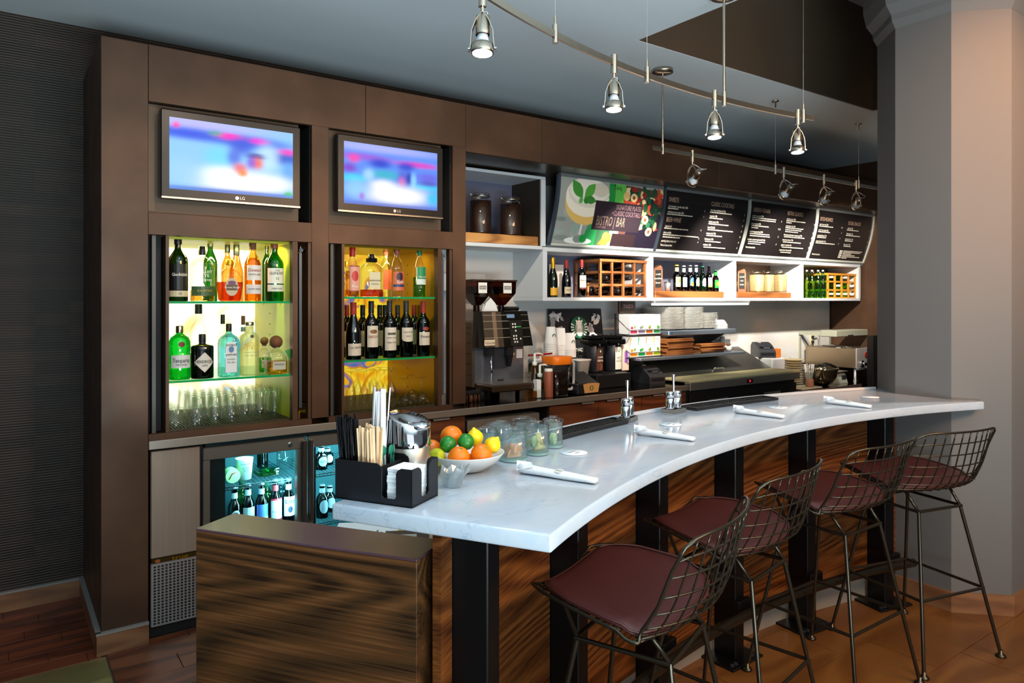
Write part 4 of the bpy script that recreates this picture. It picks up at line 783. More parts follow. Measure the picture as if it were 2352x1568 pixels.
class GridPrint:
    '''a photograph printed on the board: shapes are painted into a fine grid of coloured points'''
    def __init__(s, f): s.f = f; s.sh = []
    def poly(s, pts, col): s.sh.append(('p', pts, lin(col))); return s
    def rect(s, x0, y0, x1, y1, col): return s.poly([(x0, y0), (x1, y0), (x1, y1), (x0, y1)], col)
    def ell(s, cx, cy, rx, ry, col, n=0): s.sh.append(('e', (cx, cy, rx, ry), lin(col))); return s
    def build(s, name, parent, x0, x1, y0, y1, nx=330, ny=150):
        V = []; cl = []
        bbs = [(min(q[0] for q in d), max(q[0] for q in d), min(q[1] for q in d), max(q[1] for q in d)) if k == 'p' else (d[0] - d[2], d[0] + d[2], d[1] - d[3], d[1] + d[3]) for k, d, c in s.sh]
        for j in range(ny + 1):
            y = y0 + (y1 - y0) * j / ny
            for i in range(nx + 1):
                x = x0 + (x1 - x0) * i / nx; V.append(s.f(x, y, .001)); c = (.3, .3, .3)
                for (k, d, cc), b in zip(reversed(s.sh), reversed(bbs)):
                    if not (b[0] <= x <= b[1] and b[2] <= y <= b[3]): continue
                    if k == 'e': hit = ((x - d[0]) / d[2]) ** 2 + ((y - d[1]) / d[3]) ** 2 <= 1
                    else:
                        hit = False; n = len(d)
                        for q in range(n):
                            (xa, ya), (xb, yb) = d[q], d[q - 1]
                            if (ya > y) != (yb > y) and x < (xb - xa) * (y - ya) / (yb - ya) + xa: hit = not hit
                    if hit: c = cc; break
                cl += [*c, 1.]
        Fc = [(j * (nx + 1) + i, j * (nx + 1) + i + 1, (j + 1) * (nx + 1) + i + 1, (j + 1) * (nx + 1) + i) for j in range(ny) for i in range(nx)]
        me = bpy.data.meshes.new(name); me.from_pydata(V, [], Fc); me.color_attributes.new('Col', 'FLOAT_COLOR', 'POINT').data.foreach_set('color', cl)
        me.materials.append(MATS['print']); o = bpy.data.objects.new(name, me); C.objects.link(o); o.parent = parent; return o
random.seed(11)
t, f, W = boards[0]; p = GridPrint(f); A = lambda q: q * W; B = lambda q: .014 + q * (BH - .028)
p.rect(.024, B(0), W - .006, B(1), '#9a9e98')
for i in range(26): p.ell(A(random.uniform(.06, .4)), B(random.uniform(.05, .9)), .02 + random.random() * .05, .012 + random.random() * .03, random.choice(['#a6aaa2', '#8c918c', '#93a89c', '#7f8a84']), 12)
p.rect(A(.46), B(.5), A(.56), B(.99), '#1f8a3c'); p.rect(A(.52), B(.5), A(.62), B(.99), '#58b84a'); p.ell(A(.36), B(.12), .07, .10, '#2a9a54', 16); p.rect(A(.40), B(0), A(.52), B(.3), '#3c6a4a')
# stemmed coupe glass
p.rect(A(.245), B(.06), A(.262), B(.45), '#d6e4d8'); p.ell(A(.25), B(.05), .13, .025, '#e8efe9', 20); p.ell(A(.25), B(.08), .05, .028, '#8a938e', 16); p.ell(A(.29), B(.09), .035, .03, '#1f9a4a', 14)
p.ell(A(.27), B(.66), .205, .165, '#e3b968', 28); p.ell(A(.27), B(.73), .205, .14, '#efe6d2', 28); p.ell(A(.28), B(.80), .195, .105, '#d9d2c2', 28); p.ell(A(.28), B(.82), .18, .09, '#e6e0d4', 28); p.ell(A(.38), B(.86), .08, .05, '#cfc6b4', 18)
def leaf(x0, y0, x1, y1, w, c):
    dx, dy = x1 - x0, y1 - y0; L_ = math.hypot(dx, dy); nx, ny = -dy / L_, dx / L_
    pts = [(x0 + dx * q + nx * w * math.sin(PI * q) * s_, y0 + dy * q + ny * w * math.sin(PI * q) * s_) for s_, qs in ((1, [0, .15, .35, .6, .8, 1.]), (-1, [.8, .6, .35, .15])) for q in qs]
    p.poly(pts, c)
for x0, y0, x1, y1, w_, c in ((.225, .70, .13, .97, .045, '#3f8f34'), (.24, .70, .33, .95, .04, '#4f9f3c'), (.24, .70, .35, .68, .03, '#357f30'), (.225, .72, .2, .62, .02, '#5aa848'), (.24, .72, .27, .62, .02, '#2f7a2c')): leaf(A(x0), B(y0), A(x1), B(y1), w_, c)
# bowl of pasta and greens
p.poly([(A(.60), B(0)), (A(.995), B(0)), (A(.995), B(.95)), (A(.62), B(.99))], '#5a3a34'); p.ell(A(.86), B(.20), .20, .22, '#1c1626', 24); p.rect(A(.55), B(0), A(.78), B(.2), '#2a1c20')
for i in range(80):
    a, b_ = random.uniform(.62, .98), random.uniform(.30, .97)
    p.ell(A(a), B(b_), random.uniform(.014, .045), random.uniform(.012, .035), random.choice(['#e3c48a', '#e8d0a0', '#c8402c', '#1f4a30', '#2c5a38', '#b8452e', '#8a2a24', '#e0b878', '#17352a']), 10)
for i in range(26): p.ell(A(random.uniform(.84, .95)), B(random.uniform(.30, .8)), .022, .022, random.choice(['#163a2a', '#1f4f38', '#2a5f44', '#0f2a20']), 8)
for a, b_ in ((.90, .27), (.84, .46), (.70, .80)): p.ell(A(a), B(b_), .035, .032, '#e6cf98', 16); p.ell(A(a), B(b_), .015, .014, '#7a4a2a', 12)
p.poly([(A(.43), B(.02)), (A(.48), B(.16)), (A(.54), B(.2)), (A(.55), B(.08)), (A(.5), B(0))], '#c8813c'); p.ell(A(.49), B(.15), .03, .03, '#d89a4c', 12)
p.rect(A(.345), B(.24), A(.80), B(.70), '#2a2028'); p.build('photo_print', t, .024, W - .006, .013, BH - .013)
text(t, 'BISTRO | BAR', f, A(.375), B(.38), .098, mat('ink_dull', '#8a7468', .5), 'LEFT', .5, .003); text(t, 'SIGNATURE PLATES', f, A(.785), B(.62), .05, mat('ink_mauve', '#8a6a72', .5), 'RIGHT', .6, .003); text(t, '+CLASSIC COCKTAILS', f, A(.785), B(.52), .05, MATS['ink_mauve'], 'RIGHT', .6, .003); text(t, 'COURTYARD', f, A(.375), B(.285), .022, MATS['ink_mauve'], 'LEFT', .8, .003); text(t, 'Tanq', f, A(.50), B(.93), .05, MATS['ink'], 'LEFT', .8, .003)
def col(k, x, head, items, hw, hm='ink_copper', y0=.40, dy=None, px_=None):
    t, f, W = boards[k]; p = Print(f); text(t, head, f, x, y0, .052, MATS[hm], 'LEFT', .62, maxw=hw); y = y0 - .05
    for it in items:
        nm, n2, pr = it
        if nm: text(t, nm, f, x, y, .0235, MATS['ink_white'], 'LEFT', .62)
        for w_ in n2:
            y -= .017; q = x; random.seed(int(w_ * 1000) + int(x * 97))
            while q < x + w_: l_ = random.uniform(.012, .035); p.rect(q, y - .0042, min(q + l_, x + w_), y + .0042, '#d8d0c0'); q += l_ + .004
        if pr: text(t, pr, f, px_, y + .006, .021, MATS['ink_white'], 'RIGHT', .7)
        y -= (dy or .028)
    if p.mb.f: p.build('small_print', t)['kind'] = 'stuff'
W1 = boards[1][2]
col(1, .06, 'SWEETS', [('dark chocolate + sea salt cookie | 380c', [.12], '3'), ('old-fashioned carrot cake | 580c', [.30], '5')], .17, px_=.50)
col(1, .06, 'BEER+WINE', [('regional craft', [.28], '8'), ('always available', [.42, .2], '6'), ('sparkling | blush | white | red', [], '9'), ('*featured seasonal item', [], None)], .26, y0=.245, px_=.50, dy=.032)
col(1, .57, 'CLASSIC COCKTAILS', [('black cherry old fashioned | 210c', [.28], '12'), ('margarita | 180c', [.17], '12'), ('whiskey smash | 210c', [.26], '12'), ('french 75 | 190c', [.33], '12'), ('moscow mule | 170c', [.2], '12'), ('fresh mojito | 190c', [.2], '12'), ('manhattan | 180c', [.28], '12')], .42, y0=.405, px_=1.03, dy=.03)
col(2, .06, 'GREENS+GRAINS', [('modern caesar salad | 280c', [.35, .34], '10'), ('little gem greens | 480c', [.25, .1], '9 | 14'), ('mediterranean grain bowl | 510c', [.28, .29], '12'), ('strawberry, almond + spinach salad* | 310c', [.24, .18], '12'), ('*featured seasonal item', [], None)], .34, y0=.40, px_=.50, dy=.034)
col(2, .57, 'BISTRO CLASSICS', [('the bistro burger | 840c', [.30, .08], '15'), ('spring chicken club | 840c', [.28, .25, .2], '14'), ('three cheese grilled cheese + tomato soup | 710c', [.32], '12'), ('braised short rib melt | 790c', [.28], '14'), ('spaghetti + meatballs | 610c', [.34], '15'), ('roasted chicken flatbread | 810c', [.16], '13')], .38, y0=.405, px_=1.03, dy=.029)
col(3, .06, 'BITES+BOARDS', [('chips + house salsa | 380c', [.24], '5 | 8'), ('pretzel + beer cheese | 510c', [.2], '8'), ('margherita flatbread | 790c', [.15], '11'), ('spinach artichoke dip* | 510c', [.33], '10'), (None, [], None), (None, [], None), ('*featured seasonal item', [], None)], .3, y0=.39, px_=.47, dy=.036)
col(3, .56, 'SOCIAL SNACKS', [('truffle fries | 510c', [.22], '6'), ('chicken wings | 610c', [.26], '8'), ('pulled pork sliders | 640c', [.14], '10'), ('warm cookies | 380c', [.13], '5')], .3, y0=.38, px_=1.0, dy=.036)
t, f, W = boards[3]; p = Print(f)
for i, w_ in enumerate((.36, .33, .16, .24, .34, .1)): p.rect(.60, .102 - i * .014, .60 + w_, .110 - i * .014, '#d0c8b8')
for i in range(4): p.rect(.53, .096 - i * .02, .585, .110 - i * .02, '#d8d2c4')
p.build('small_print', t)['kind'] = 'stuff'
# ------------------------------------------------------------------ things on the coffee counter
ZT = .9138; ST_ = MATS['steel']; BP = MATS['black_plastic']
mat('espresso_black', '#15130f', .15, coat=.4); mat('espresso_bronze', '#4a3a2a', .2, .5); mat('espresso_side', '#6b5c4c', .35, .7); mat('brushed_blue', '#9aa2b0', .28, .9)
em = thing('espresso_machine', 'large black and steel espresso machine with two bean hoppers', 'coffee machine', (2.52, 3.88, ZT))
bx('body', (0, .06, .07), (.42, .36, .50), MATS['espresso_side'], em, .004); bx('front_panel', (.012, .05, .10), (.41, .062, .36), MATS['brushed_blue'], em)
for z in (.15, .22, .29, .36, .42, .46): bx('side_seam', (-.001, .07, z), (.0, .35, z + .003), BK, em)
cp = MB().add([(0, -.02, .335), (.44, -.02, .335), (.42, .02, .57), (.01, .02, .57), (0, .06, .335), (.44, .06, .335), (.42, .06, .57), (.01, .06, .57)], [(0, 1, 2, 3), (5, 4, 7, 6), (4, 0, 3, 7), (1, 5, 6, 2), (3, 2, 6, 7), (4, 5, 1, 0)]).build('control_panel', MATS['espresso_black'], em)
fp = PLN((0, -.0205, .335), (1, 0, 0), (0, .04, .235)); h = .238
pr = Print(fp)
pr.rect(.05, .0, .20, h - .004, '#3d3226'); pr.rect(.125, .0, .155, h - .004, '#7a6450')
for y in (.06, .12, .17, .21): pr.rect(.05, y, .27, y + .004, '#8c8272'); pr.rect(.36, y, .425, y + .004, '#6a645a')
pr.rect(.255, .003, .36, .175, '#0c0f0d'); pr.rect(.242, .192, .306, .217, '#6f8fae'); pr.build('panel_print', cp)
for (x, y) in [(.285, .15), (.305, .15), (.285, .13), (.305, .13), (.305, .105), (.285, .07), (.305, .07), (.285, .05), (.305, .05), (.29, .03), (.31, .03), (.34, .05)]:
    MB().cyl(fp(x, y, 0), fp(x, y, .004), .0065, 10).build('button', MATS['white_china'], cp)
text(cp, 'Starbucks', fp, .33, .132, .010, mat('led_green', '#40e060', .4, emit='#40e060', es=1.), lift=.006)
bd = MB().box((.04, -.028, .345), (.125, -.02, .385), bev=.004).build('name_badge', mat('badge_cream', '#d8c8ac', .4), em); text(bd, 'Concordia', PLN((.082, -.028, .365), (1, 0, 0), (0, 0, 1)), 0, 0, .018, MATS['ink'], lift=.001)
MB().box((.085, -.005, .275), (.135, .05, .335), bev=.004).build('steam_head', BP, em); MB().tube([(.11, .0, .28), (.11, -.005, .09)], .006, 8).build('steam_wand', MATS['chrome'], em)
MB().box((.155, .03, .19), (.25, .05, .335)).build('brew_group', mat('group_steel', '#6d7480', .3, .9), em); MB().box((.235, -.01, .27), (.285, .05, .335), bev=.003).add([(.24, -.01, .27), (.28, -.01, .27), (.27, 0, .20), (.25, 0, .20), (.24, .04, .27), (.28, .04, .27), (.27, .03, .2), (.25, .03, .2)], [(0, 1, 2, 3), (5, 4, 7, 6), (4, 0, 3, 7), (1, 5, 6, 2), (3, 2, 6, 7)]).build('spout', BP, em)
bx('door_panel', (.155, .04, .085), (.28, .05, .19), MATS['brushed_blue'], em, .002); bx('cup_slot', (.19, .035, .088), (.235, .041, .115), BK, em)
MB().cyl((.30, .045, .29), (.30, .035, .29), .026, 20).build('gauge', MATS['chrome'], em); bx('notice', (.345, .04, .25), (.395, .05, .31), MATS['white_paper'], em)
bx('drip_tray', (.02, -.15, .055), (.44, .06, .10), MATS['espresso_bronze'], em, .008); bx('tray_grid', (.03, -.14, .10), (.43, .05, .104), MATS['steel_dark'], em)
for x, y in ((.05, .02), (.36, .02), (.05, .32), (.36, .32)): MB().lathe([(0, 0), (.035, 0), (.032, .06), (.03, .07), (0, .07)], 16, c=(x, y, 0)).build('foot', MATS['charcoal'], em)
for x, s_ in ((.075, 'Espresso'), (.275, 'Decaf')):
    hp = MB().add([(x - .07, .05, .69), (x + .07, .05, .69), (x + .07, .2, .69), (x - .07, .2, .69), (x - .075, .05, .77), (x + .075, .05, .77), (x + .075, .2, .77), (x - .075, .2, .77), (x - .02, .10, .61), (x + .02, .10, .61), (x + .02, .15, .61), (x - .02, .15, .61)], [(4, 5, 6, 7), (0, 1, 5, 4), (1, 2, 6, 5), (2, 3, 7, 6), (3, 0, 4, 7), (0, 8, 9, 1), (1, 9, 10, 2), (2, 10, 11, 3), (3, 11, 8, 0)]).build('bean_hopper', MATS['hopper'], em)
    MB().cyl((x, .125, .56), (x, .125, .62), .022, 14).build('neck', MATS['hopper'], hp); bx('beans', (x - .06, .06, .68), (x + .06, .19, .735), MATS['coffee'], hp)
    bx('lid', (x - .08, .045, .77), (x + .08, .205, .78), MATS['espresso_bronze'], hp); lb = bx('tag', (x - .033, .046, .69), (x + .033, .05, .76), MATS['white_china'], hp)
    bx('tag_band', (x - .027, .0445, .715), (x + .027, .046, .74), MATS['ink_grey'], lb); text(lb, s_, PLN((x, .0445, .7275), (1, 0, 0), (0, 0, 1)), 0, 0, .012, MATS['ink_white'], lift=.001)
MB().add([(.10, .08, .57), (.22, .08, .57), (.20, .08, .62), (.16, .08, .66), (.12, .08, .62), (.10, .1, .57), (.22, .1, .57), (.20, .1, .62), (.16, .1, .66), (.12, .1, .62)], [(0, 1, 2, 3, 4), (9, 8, 7, 6, 5), (4, 3, 8, 9), (3, 2, 7, 8)]).build('divider', MATS['white_plastic'], em)
bx('top_cover', (.30, .1, .57), (.42, .34, .60), MATS['espresso_black'], em, .01)
tag(bx('filter_box', (2.46, 4.20, 1.62), (2.80, 4.298, 1.74), MATS['white_plastic'], None, .004), 'white dispenser box on the wall behind the bean hoppers', 'dispenser')
t = thing('shot_glass', 'small clear shot glass on the drip tray', 'glass', (2.87, 3.80, ZT + .1045)); MB().lathe([(0, 0), (.02, 0), (.027, .06), (.025, .06), (.018, .008), (0, .008)], 18).build('glass', MATS['clear'], t)
t = thing('counter_brush', 'small brown bristle brush at the left end of the coffee counter', 'brush', (2.43, 3.80, ZT)); mb = MB()
for i in range(40): a = random.uniform(-.05, .05); b_ = random.uniform(-.015, .015); mb.tube([(a, b_, .05), (a * 1.05, b_ * 1.5, random.uniform(0, .006))], .0025, 4)
mb.build('bristles', MATS['cork'], t)['kind'] = 'stuff'; bx('handle', (-.06, -.02, .05), (.06, .02, .075), BP, t, .006)
# poster leaning on the splash wall
X0, X1 = XP(1267, 4.22), XP(1388, 4.22); zt = ZP(1320, 704, 4.22); PW = X1 - X0; PH = zt - .95
po = thing('poster', 'black coffee poster with green round emblem leaning on the wall', 'poster', (X0, 4.19, .9145)); po.rotation_euler = (-.12, 0, 0)
bx('board', (0, 0, .02), (PW, .008, .02 + PH), mat('poster_black', '#1b1c22', .4), po)
f = PLN((0, 0, .02), (1, 0, 0), (0, 0, 1)); p = Print(f); random.seed(5)
for cx, cy, n, sx_, sy_ in ((.08, .86, 16, .08, .10), (.10, .66, 9, .07, .08), (.60, .86, 8, .04, .06), (.50, .72, 8, .05, .05), (.55, .60, 8, .05, .06), (.48, .45, 6, .035, .05)):
    for i in range(n):
        a = random.uniform(0, 6.28); L_ = random.uniform(.035, .07); x = cx * PW * 1.45 + random.uniform(-sx_, sx_) * .8; y = cy * PH + random.uniform(-sy_, sy_) * PH; wv_ = L_ * .35
        x = min(max(x, .03), PW - .03); y = min(max(y, .06), PH - .05)
        p.poly([(x - L_ * .6 * math.cos(a), y - L_ * .6 * math.sin(a)), (x + wv_ * math.sin(a), y - wv_ * math.cos(a)), (x + L_ * .6 * math.cos(a), y + L_ * .6 * math.sin(a)), (x - wv_ * math.sin(a), y + wv_ * math.cos(a))], random.choice(['#b9bcc2', '#9a9da6', '#d2d4d8', '#85888f']))
def roundel(p, cx, cy, r):
    p.ell(cx, cy, r, r, '#0e5a3c', 30)
    for s_ in (-1, 1):
        for k in range(5): a0 = PI / 2 + s_ * (1.15 + .30 * k); p.poly([(cx + r * .98 * math.cos(a0), cy + r * .98 * math.sin(a0)), (cx + r * .98 * math.cos(a0 + .14 * s_), cy + r * .98 * math.sin(a0 + .14 * s_)), (cx + r * .62 * math.cos(a0 + .2 * s_), cy + r * .62 * math.sin(a0 + .2 * s_)), (cx + r * .60 * math.cos(a0 + .06 * s_), cy + r * .60 * math.sin(a0 + .06 * s_))], '#e4ebe6')
    p.ell(cx, cy - r * .1, r * .46, r * .72, '#dfe6e2', 24); p.ell(cx, cy + r * .18, r * .22, r * .30, '#f2f4f2', 20)
    for s_ in (-1, 1):
        for k in range(2): p.poly([(cx + s_ * r * (.26 + .1 * k), cy + r * .3), (cx + s_ * r * (.30 + .1 * k), cy + r * .28), (cx + s_ * r * (.34 + .1 * k), cy - r * .7), (cx + s_ * r * (.30 + .1 * k), cy - r * .7)], '#0e5a3c')
        p.ell(cx + s_ * r * .09, cy + r * .20, r * .035, r * .02, '#0e5a3c', 8)
    p.ell(cx, cy - r * .45, r * .10, r * .28, '#0e5a3c', 12); p.ell(cx, cy - r * .45, r * .07, r * .26, '#e8eeea', 12)
    p.poly([(cx - r * .36, cy + r * .46), (cx + r * .36, cy + r * .46), (cx + r * .42, cy + r * .68), (cx + r * .2, cy + r * .58), (cx, cy + r * .66), (cx - r * .2, cy + r * .58), (cx - r * .42, cy + r * .68)], '#f0f2f0')
    st = [(cx + r * (.16 if k % 2 == 0 else .065) * math.sin(k * PI / 5), cy + r * .78 + r * (.16 if k % 2 == 0 else .065) * math.cos(k * PI / 5)) for k in range(10)]; p.poly(st, '#f0f2f0')
roundel(p, PW * .52, PH * .74, .088); p.build('print', po)
for s_, y, z_, x in (('Higher', .46, .035, .30), ('STANDARDS', .42, .042, .30), ('your morning', .37, .02, .34), ('WORTH IT.', .31, .058, .36)): text(po, s_, f, x * PW, PH * y, z_, MATS['ink_white'], 'LEFT', .62, lift=.02)
# organiser with cup stacks
og = thing('cup_organiser', 'black counter organiser carrying the paper cup stacks', 'organiser'); xa, xb = XP(1256, 4.06), XP(1322, 4.06)
bx('box', (xa, 4.02, ZT), (xb, 4.17, 1.135), MATS['charcoal'], og, .006); bx('front_flap', (xa + .01, 4.005, ZT + .01), (xb - .01, 4.019, 1.05), BP, og, .003)
cup_me = MB().lathe([(.046, 0), (.0475, .003), (.0455, .006), (.034, .125), (.031, .128), (.031, .124), (0, .124)], 24).build('paper_cup', MATS['white_paper'])
first = True
for k, (px, Y, n, nm, z0) in enumerate(((1265, 4.08, 9, 'tallest left', 1.1355), (1287, 4.10, 8, 'middle', 1.1355), (1309, 4.05, 5, 'short right', 1.1355))):
    for i in range(n):
        o = cup_me if first else cup_me.copy()
        if not first: C.objects.link(o)
        first = False; o.location = (XP(px, Y), Y, z0 + i * .0125)
        tag(o, ('top cup of the %s stack of upturned paper cups' if i == n - 1 else 'white paper cup nested in the %s stack') % nm, 'cup', 'stacked paper cups')
        if i == n - 1 and k != 1:
            p = Print(CYL(.040, .06)); p.ell(0, 0, .016, .018, '#0e5a3c', 18); p.ell(0, 0, .007, .013, '#e8eeea', 12); q = p.build('emblem', o)
t = thing('lid_bucket', 'white square lid bucket beside the cup stacks', 'bucket', (XP(1330, 3.98), 3.98, 1.035)); MB().lathe([(0, 0), (.05, 0), (.064, .10), (.068, .102), (.068, .112), (0, .112)], 24, shape=sq(6)).build('bucket', MATS['white_plastic'], t)
bk = tag(bx('riser_block', (xb + .004, 3.83, ZT), (XP(1452, 3.82), 4.16, 1.015), BP, None, .006), 'low black riser block under the airpots', 'riser')
bpy.data.objects[t.name].location = (XP(1331, 3.95), 3.95, 1.0155)
mat('airpot', '#23252c', .3, .4)
for px, Y, lab, c, ws in ((1362, 4.02, 'black airpot with brown coffee label', '#4a2c26', (('CAFFE', .115, .018), ('VERONA', .09, .022))), (1405, 4.02, 'black airpot with pale hot water label', '#d5dcd2', (('HOT', .105, .022), ('WATER', .08, .022)))):
    t = thing('airpot', lab, 'airpot', (XP(px, Y), Y, 1.0155), -.25); H_ = .27
    MB().lathe([(0, 0), (.074, 0), (.078, .01), (.078, .20), (.07, .215), (0, .215)], 28).build('body', MATS['airpot'], t)
    hd = MB().box((-.075, -.10, .205), (.075, .08, .245), bev=.012).box((-.065, -.07, .24), (.065, .075, .275), bev=.014).build('pump_head', MATS['black_gloss'], t); MB().cyl((0, .0, .272), (0, 0, .285), .012, 12).build('button', BP, hd)
    MB().tube([(0, -.10, .215), (0, -.105, .205), (0, -.105, .19)], .009, 8).build('spout', BP, t)
    p = Print(CYL(.078, 0)); p.rect(-.012, .015, .058, .185, c, 6); p.ell(.024, .16, .013, .013, '#0e5a3c', 16); p.ell(.024, .16, .005, .009, '#e8eeea', 10)
    if c == '#4a2c26': p.ell(.024, .045, .022, .026, '#7a4a34', 14)
    p.build('label', t)
    for s_, z_, sz in ws: text(t, s_, CYL(.078, z_), .024, 0, sz, MATS['ink_white' if c == '#4a2c26' else 'ink_grey'], lift=.004, maxw=.06)
sd = thing('sleeve_dispenser', 'black dispenser holding kraft cup sleeves', 'dispenser', (XP(1341, 3.72), 3.72, ZT)); bx('base', (-.10, -.05, 0), (.10, .09, .075), BP, sd, .008)
MB().add([(-.085, -.045, .075), (.085, -.045, .075), (.075, .085, .14), (-.075, .085, .14), (-.085, .085, .075), (.085, .085, .075)], [(0, 1, 2, 3), (1, 5, 2), (0, 3, 4), (4, 3, 2, 5)]).build('chute', BP, sd)
sl = MB().prism([(-.062, .0), (.062, .0), (.075, .06), (.03, .066), (-.03, .066), (-.075, .06)], 0, .004, M=Matrix.Translation((.022, -.051, .008)) @ Matrix.Rotation(PI / 2, 4, 'X')).build('kraft_sleeve', mat('kraft', '#b88a52', .7), sd)
p = Print(PLN((.022, -.0555, .04), (1, 0, 0), (0, 0, 1))); p.ell(0, 0, .018, .018, '#4a5a34', 18); p.ell(0, 0, .008, .014, '#b88a52', 12); p.build('emblem', sl)
pt = thing('tea_pitcher', 'clear pitcher of dark iced tea with orange lid', 'pitcher', (XP(1279, 3.74), 3.74, ZT))
MB().lathe([(0, 0), (.058, 0), (.062, .01), (.078, .21), (.08, .215)], 24, shape=sq(6)).build('jug', MATS['clear'], pt); MB().lathe([(0, .005), (.055, .005), (.057, .012), (.068, .165), (0, .165)], 24, shape=sq(6)).build('tea', mat('tea_dark', '#170b06', .1), pt)
MB().lathe([(0, .265), (.08, .265), (.083, .262), (.08, .215), (.079, .212), (0, .212)], 24, shape=sq(6)).build('lid', MATS['orange_plastic'], pt)
MB().tube([(.07, 0, .235), (.115, -.01, .235), (.138, -.012, .215), (.138, -.012, .06), (.12, -.01, .035), (.065, 0, .035)], .010, 8).build('handle', mat('handle_grey', '#c4c6c8', .35), pt)
t = thing('sauce_bottle', 'brown chocolate sauce squeeze bottle with white cap', 'bottle', (XP(1260, 3.70), 3.70, ZT)); MB().lathe([(0, 0), (.03, 0), (.031, .005), (.031, .165), (.026, .172), (0, .172)], 20).build('bottle', MATS['wrap_brown'], t); MB().lathe([(.027, .172), (.027, .19), (0, .19)], 18).build('cap', MATS['white_plastic'], t)
t = thing('syrup_rack', 'clear acrylic syrup rack with amber packets beside the drip tray', 'rack', (XP(1222, 3.72), 3.72, ZT)); MB().box((-.075, -.035, 0), (.075, .035, .004)).box((-.075, -.037, 0), (.075, -.034, .06)).box((-.075, .034, 0), (.075, .037, .06)).box((-.077, -.035, 0), (-.074, .035, .06)).box((.074, -.035, 0), (.077, .035, .06)).build('acrylic_box', MATS['clear_jar'], t); bx('packets', (-.06, -.028, .004), (.02, .028, .05), MATS['honey'], t); bx('white_label', (.025, -.02, .004), (.06, .02, .12), MATS['white_paper'], t)
for px, Y, H_, lab, gl in ((1228, 3.86, .20, 'pump syrup bottle with white pump, left of the orange-lidded pitcher', 'honey'), (1240, 3.78, .13, 'small clear syrup bottle with tan pump beside the white-pump bottle', 'clear')):
    t = thing('syrup_bottle', lab, 'bottle', (XP(px, Y), Y, ZT + (.0 if H_ > .15 else .0))); MB().lathe([(0, 0), (.035, 0), (.036, .006), (.036, H_ * .62), (.018, H_ * .8), (.014, H_)], 20).build('bottle', MATS[gl], t)
    MB().lathe([(.016, H_), (.018, H_ + .02), (.008, H_ + .025), (.008, H_ + .08), (0, H_ + .08)], 14).tube([(0, 0, H_ + .08), (.03, -.02, H_ + .08), (.05, -.03, H_ + .07)], .006, 8).build('pump', MATS['white_plastic'], t)
t = thing('tea_tin', 'olive tin with white lid and red lever behind the pitcher', 'tin', (XP(1236, 3.96), 3.96, ZT)); bx('tin', (-.06, -.04, 0), (.06, .04, .20), mat('olive', '#5a5436', .4), t, .004); bx('lid', (-.064, -.044, .20), (.064, .044, .235), MATS['white_plastic'], t, .01); MB().tube([(-.10, -.02, .262), (-.02, -.03, .262), (.10, -.03, .268)], .007, 8).build('lever', MATS['red'], t); MB().cyl((0, -.02, .235), (0, -.02, .262), .012, 10).build('pivot', MATS['white_plastic'], t)
# tea rack
tr = thing('tea_box_rack', 'black wire rack of upright tea boxes beside the plates', 'rack', (XP(1440, 3.95), 3.95, 1.112)); TW = .36
for z_ in (0, .175): MB().tube([(-.01, -.03, z_), (TW, -.03, z_), (TW, .12, z_), (-.01, .12, z_)], .005, 6, closed=True).tube([(-.01, -.032, z_ + .04), (TW, -.032, z_ + .04)], .003, 6).tube([(-.01, -.032, z_ + .04), (-.01, .12, z_ + .14)], .003, 6).build('wire_tray', BP, tr)
bx('stand_leg', (-.012, .11, 0), (0, .125, .34), BP, tr); bx('stand_leg', (TW, .11, 0), (TW + .012, .125, .34), BP, tr)
sg = bx('header_sign', (.02, .10, .345), (.20, .125, .445), mat('sign_brown', '#3a2418', .4), tr, .004); bx('sign_face', (.035, .097, .36), (.185, .10, .43), BK, sg); text(sg, 'TAZO', PLN((.11, .097, .395), (1, 0, 0), (0, 0, 1)), 0, 0, .04, MATS['ink_mauve'], lift=.001)
for j, cols in ((1, ('#a83a5a', '#7a7090', '#a85c2c', '#2f8a4a')), (0, ('#e88a28', '#1f9a5a', '#e8883a', '#a8c828'))):
    for i, c in enumerate(cols):
        xx = .012 + i * .086; b_ = bx('tea_box', (xx, -.022, .006 + j * .175), (xx + .08, .10, .16 + j * .175), MATS['white_paper'], None, .001); b_.location = tr.location
        tag(b_, 'white tea box with %s band in the %s rack row' % (('crimson', 'lavender', 'brown', 'green')[i] if j else ('orange', 'emerald', 'apricot', 'lime')[i], 'upper' if j else 'lower'), 'tea box', 'tea boxes')
        p = Print(PLN((xx + .04, -.022, .006 + j * .175), (1, 0, 0), (0, 0, 1))); p.rect(-.036, .006, .036, .03, c); p.ell(-.02 + .012 * i, .05, .016, .012, c, 10); p.ell(.01, .056, .010, .014, '#5a9a3a', 8)
        if j == 0: p.poly([(-.039, .15), (-.025, .15), (-.039, .07)], c)
        p.build('print', b_); text(b_, 'TAZO', PLN((xx + .04, -.022, .006 + j * .175), (1, 0, 0), (0, 0, 1)), 0, .135, .022, MATS['ink_grey'], lift=.002)
t = thing('tea_bag_box', 'kraft tea bag box with purple stripe beside the tea rack', 'box', (XP(1431, 3.98), 3.98, 1.0155)); bx('box', (-.035, -.03, 0), (.035, .03, .20), mat('blush', '#cfc0b4', .6), t, .003); bx('stripe', (-.012, -.031, .06), (.022, -.03, .15), mat('purple', '#8a5ab0', .5), t)
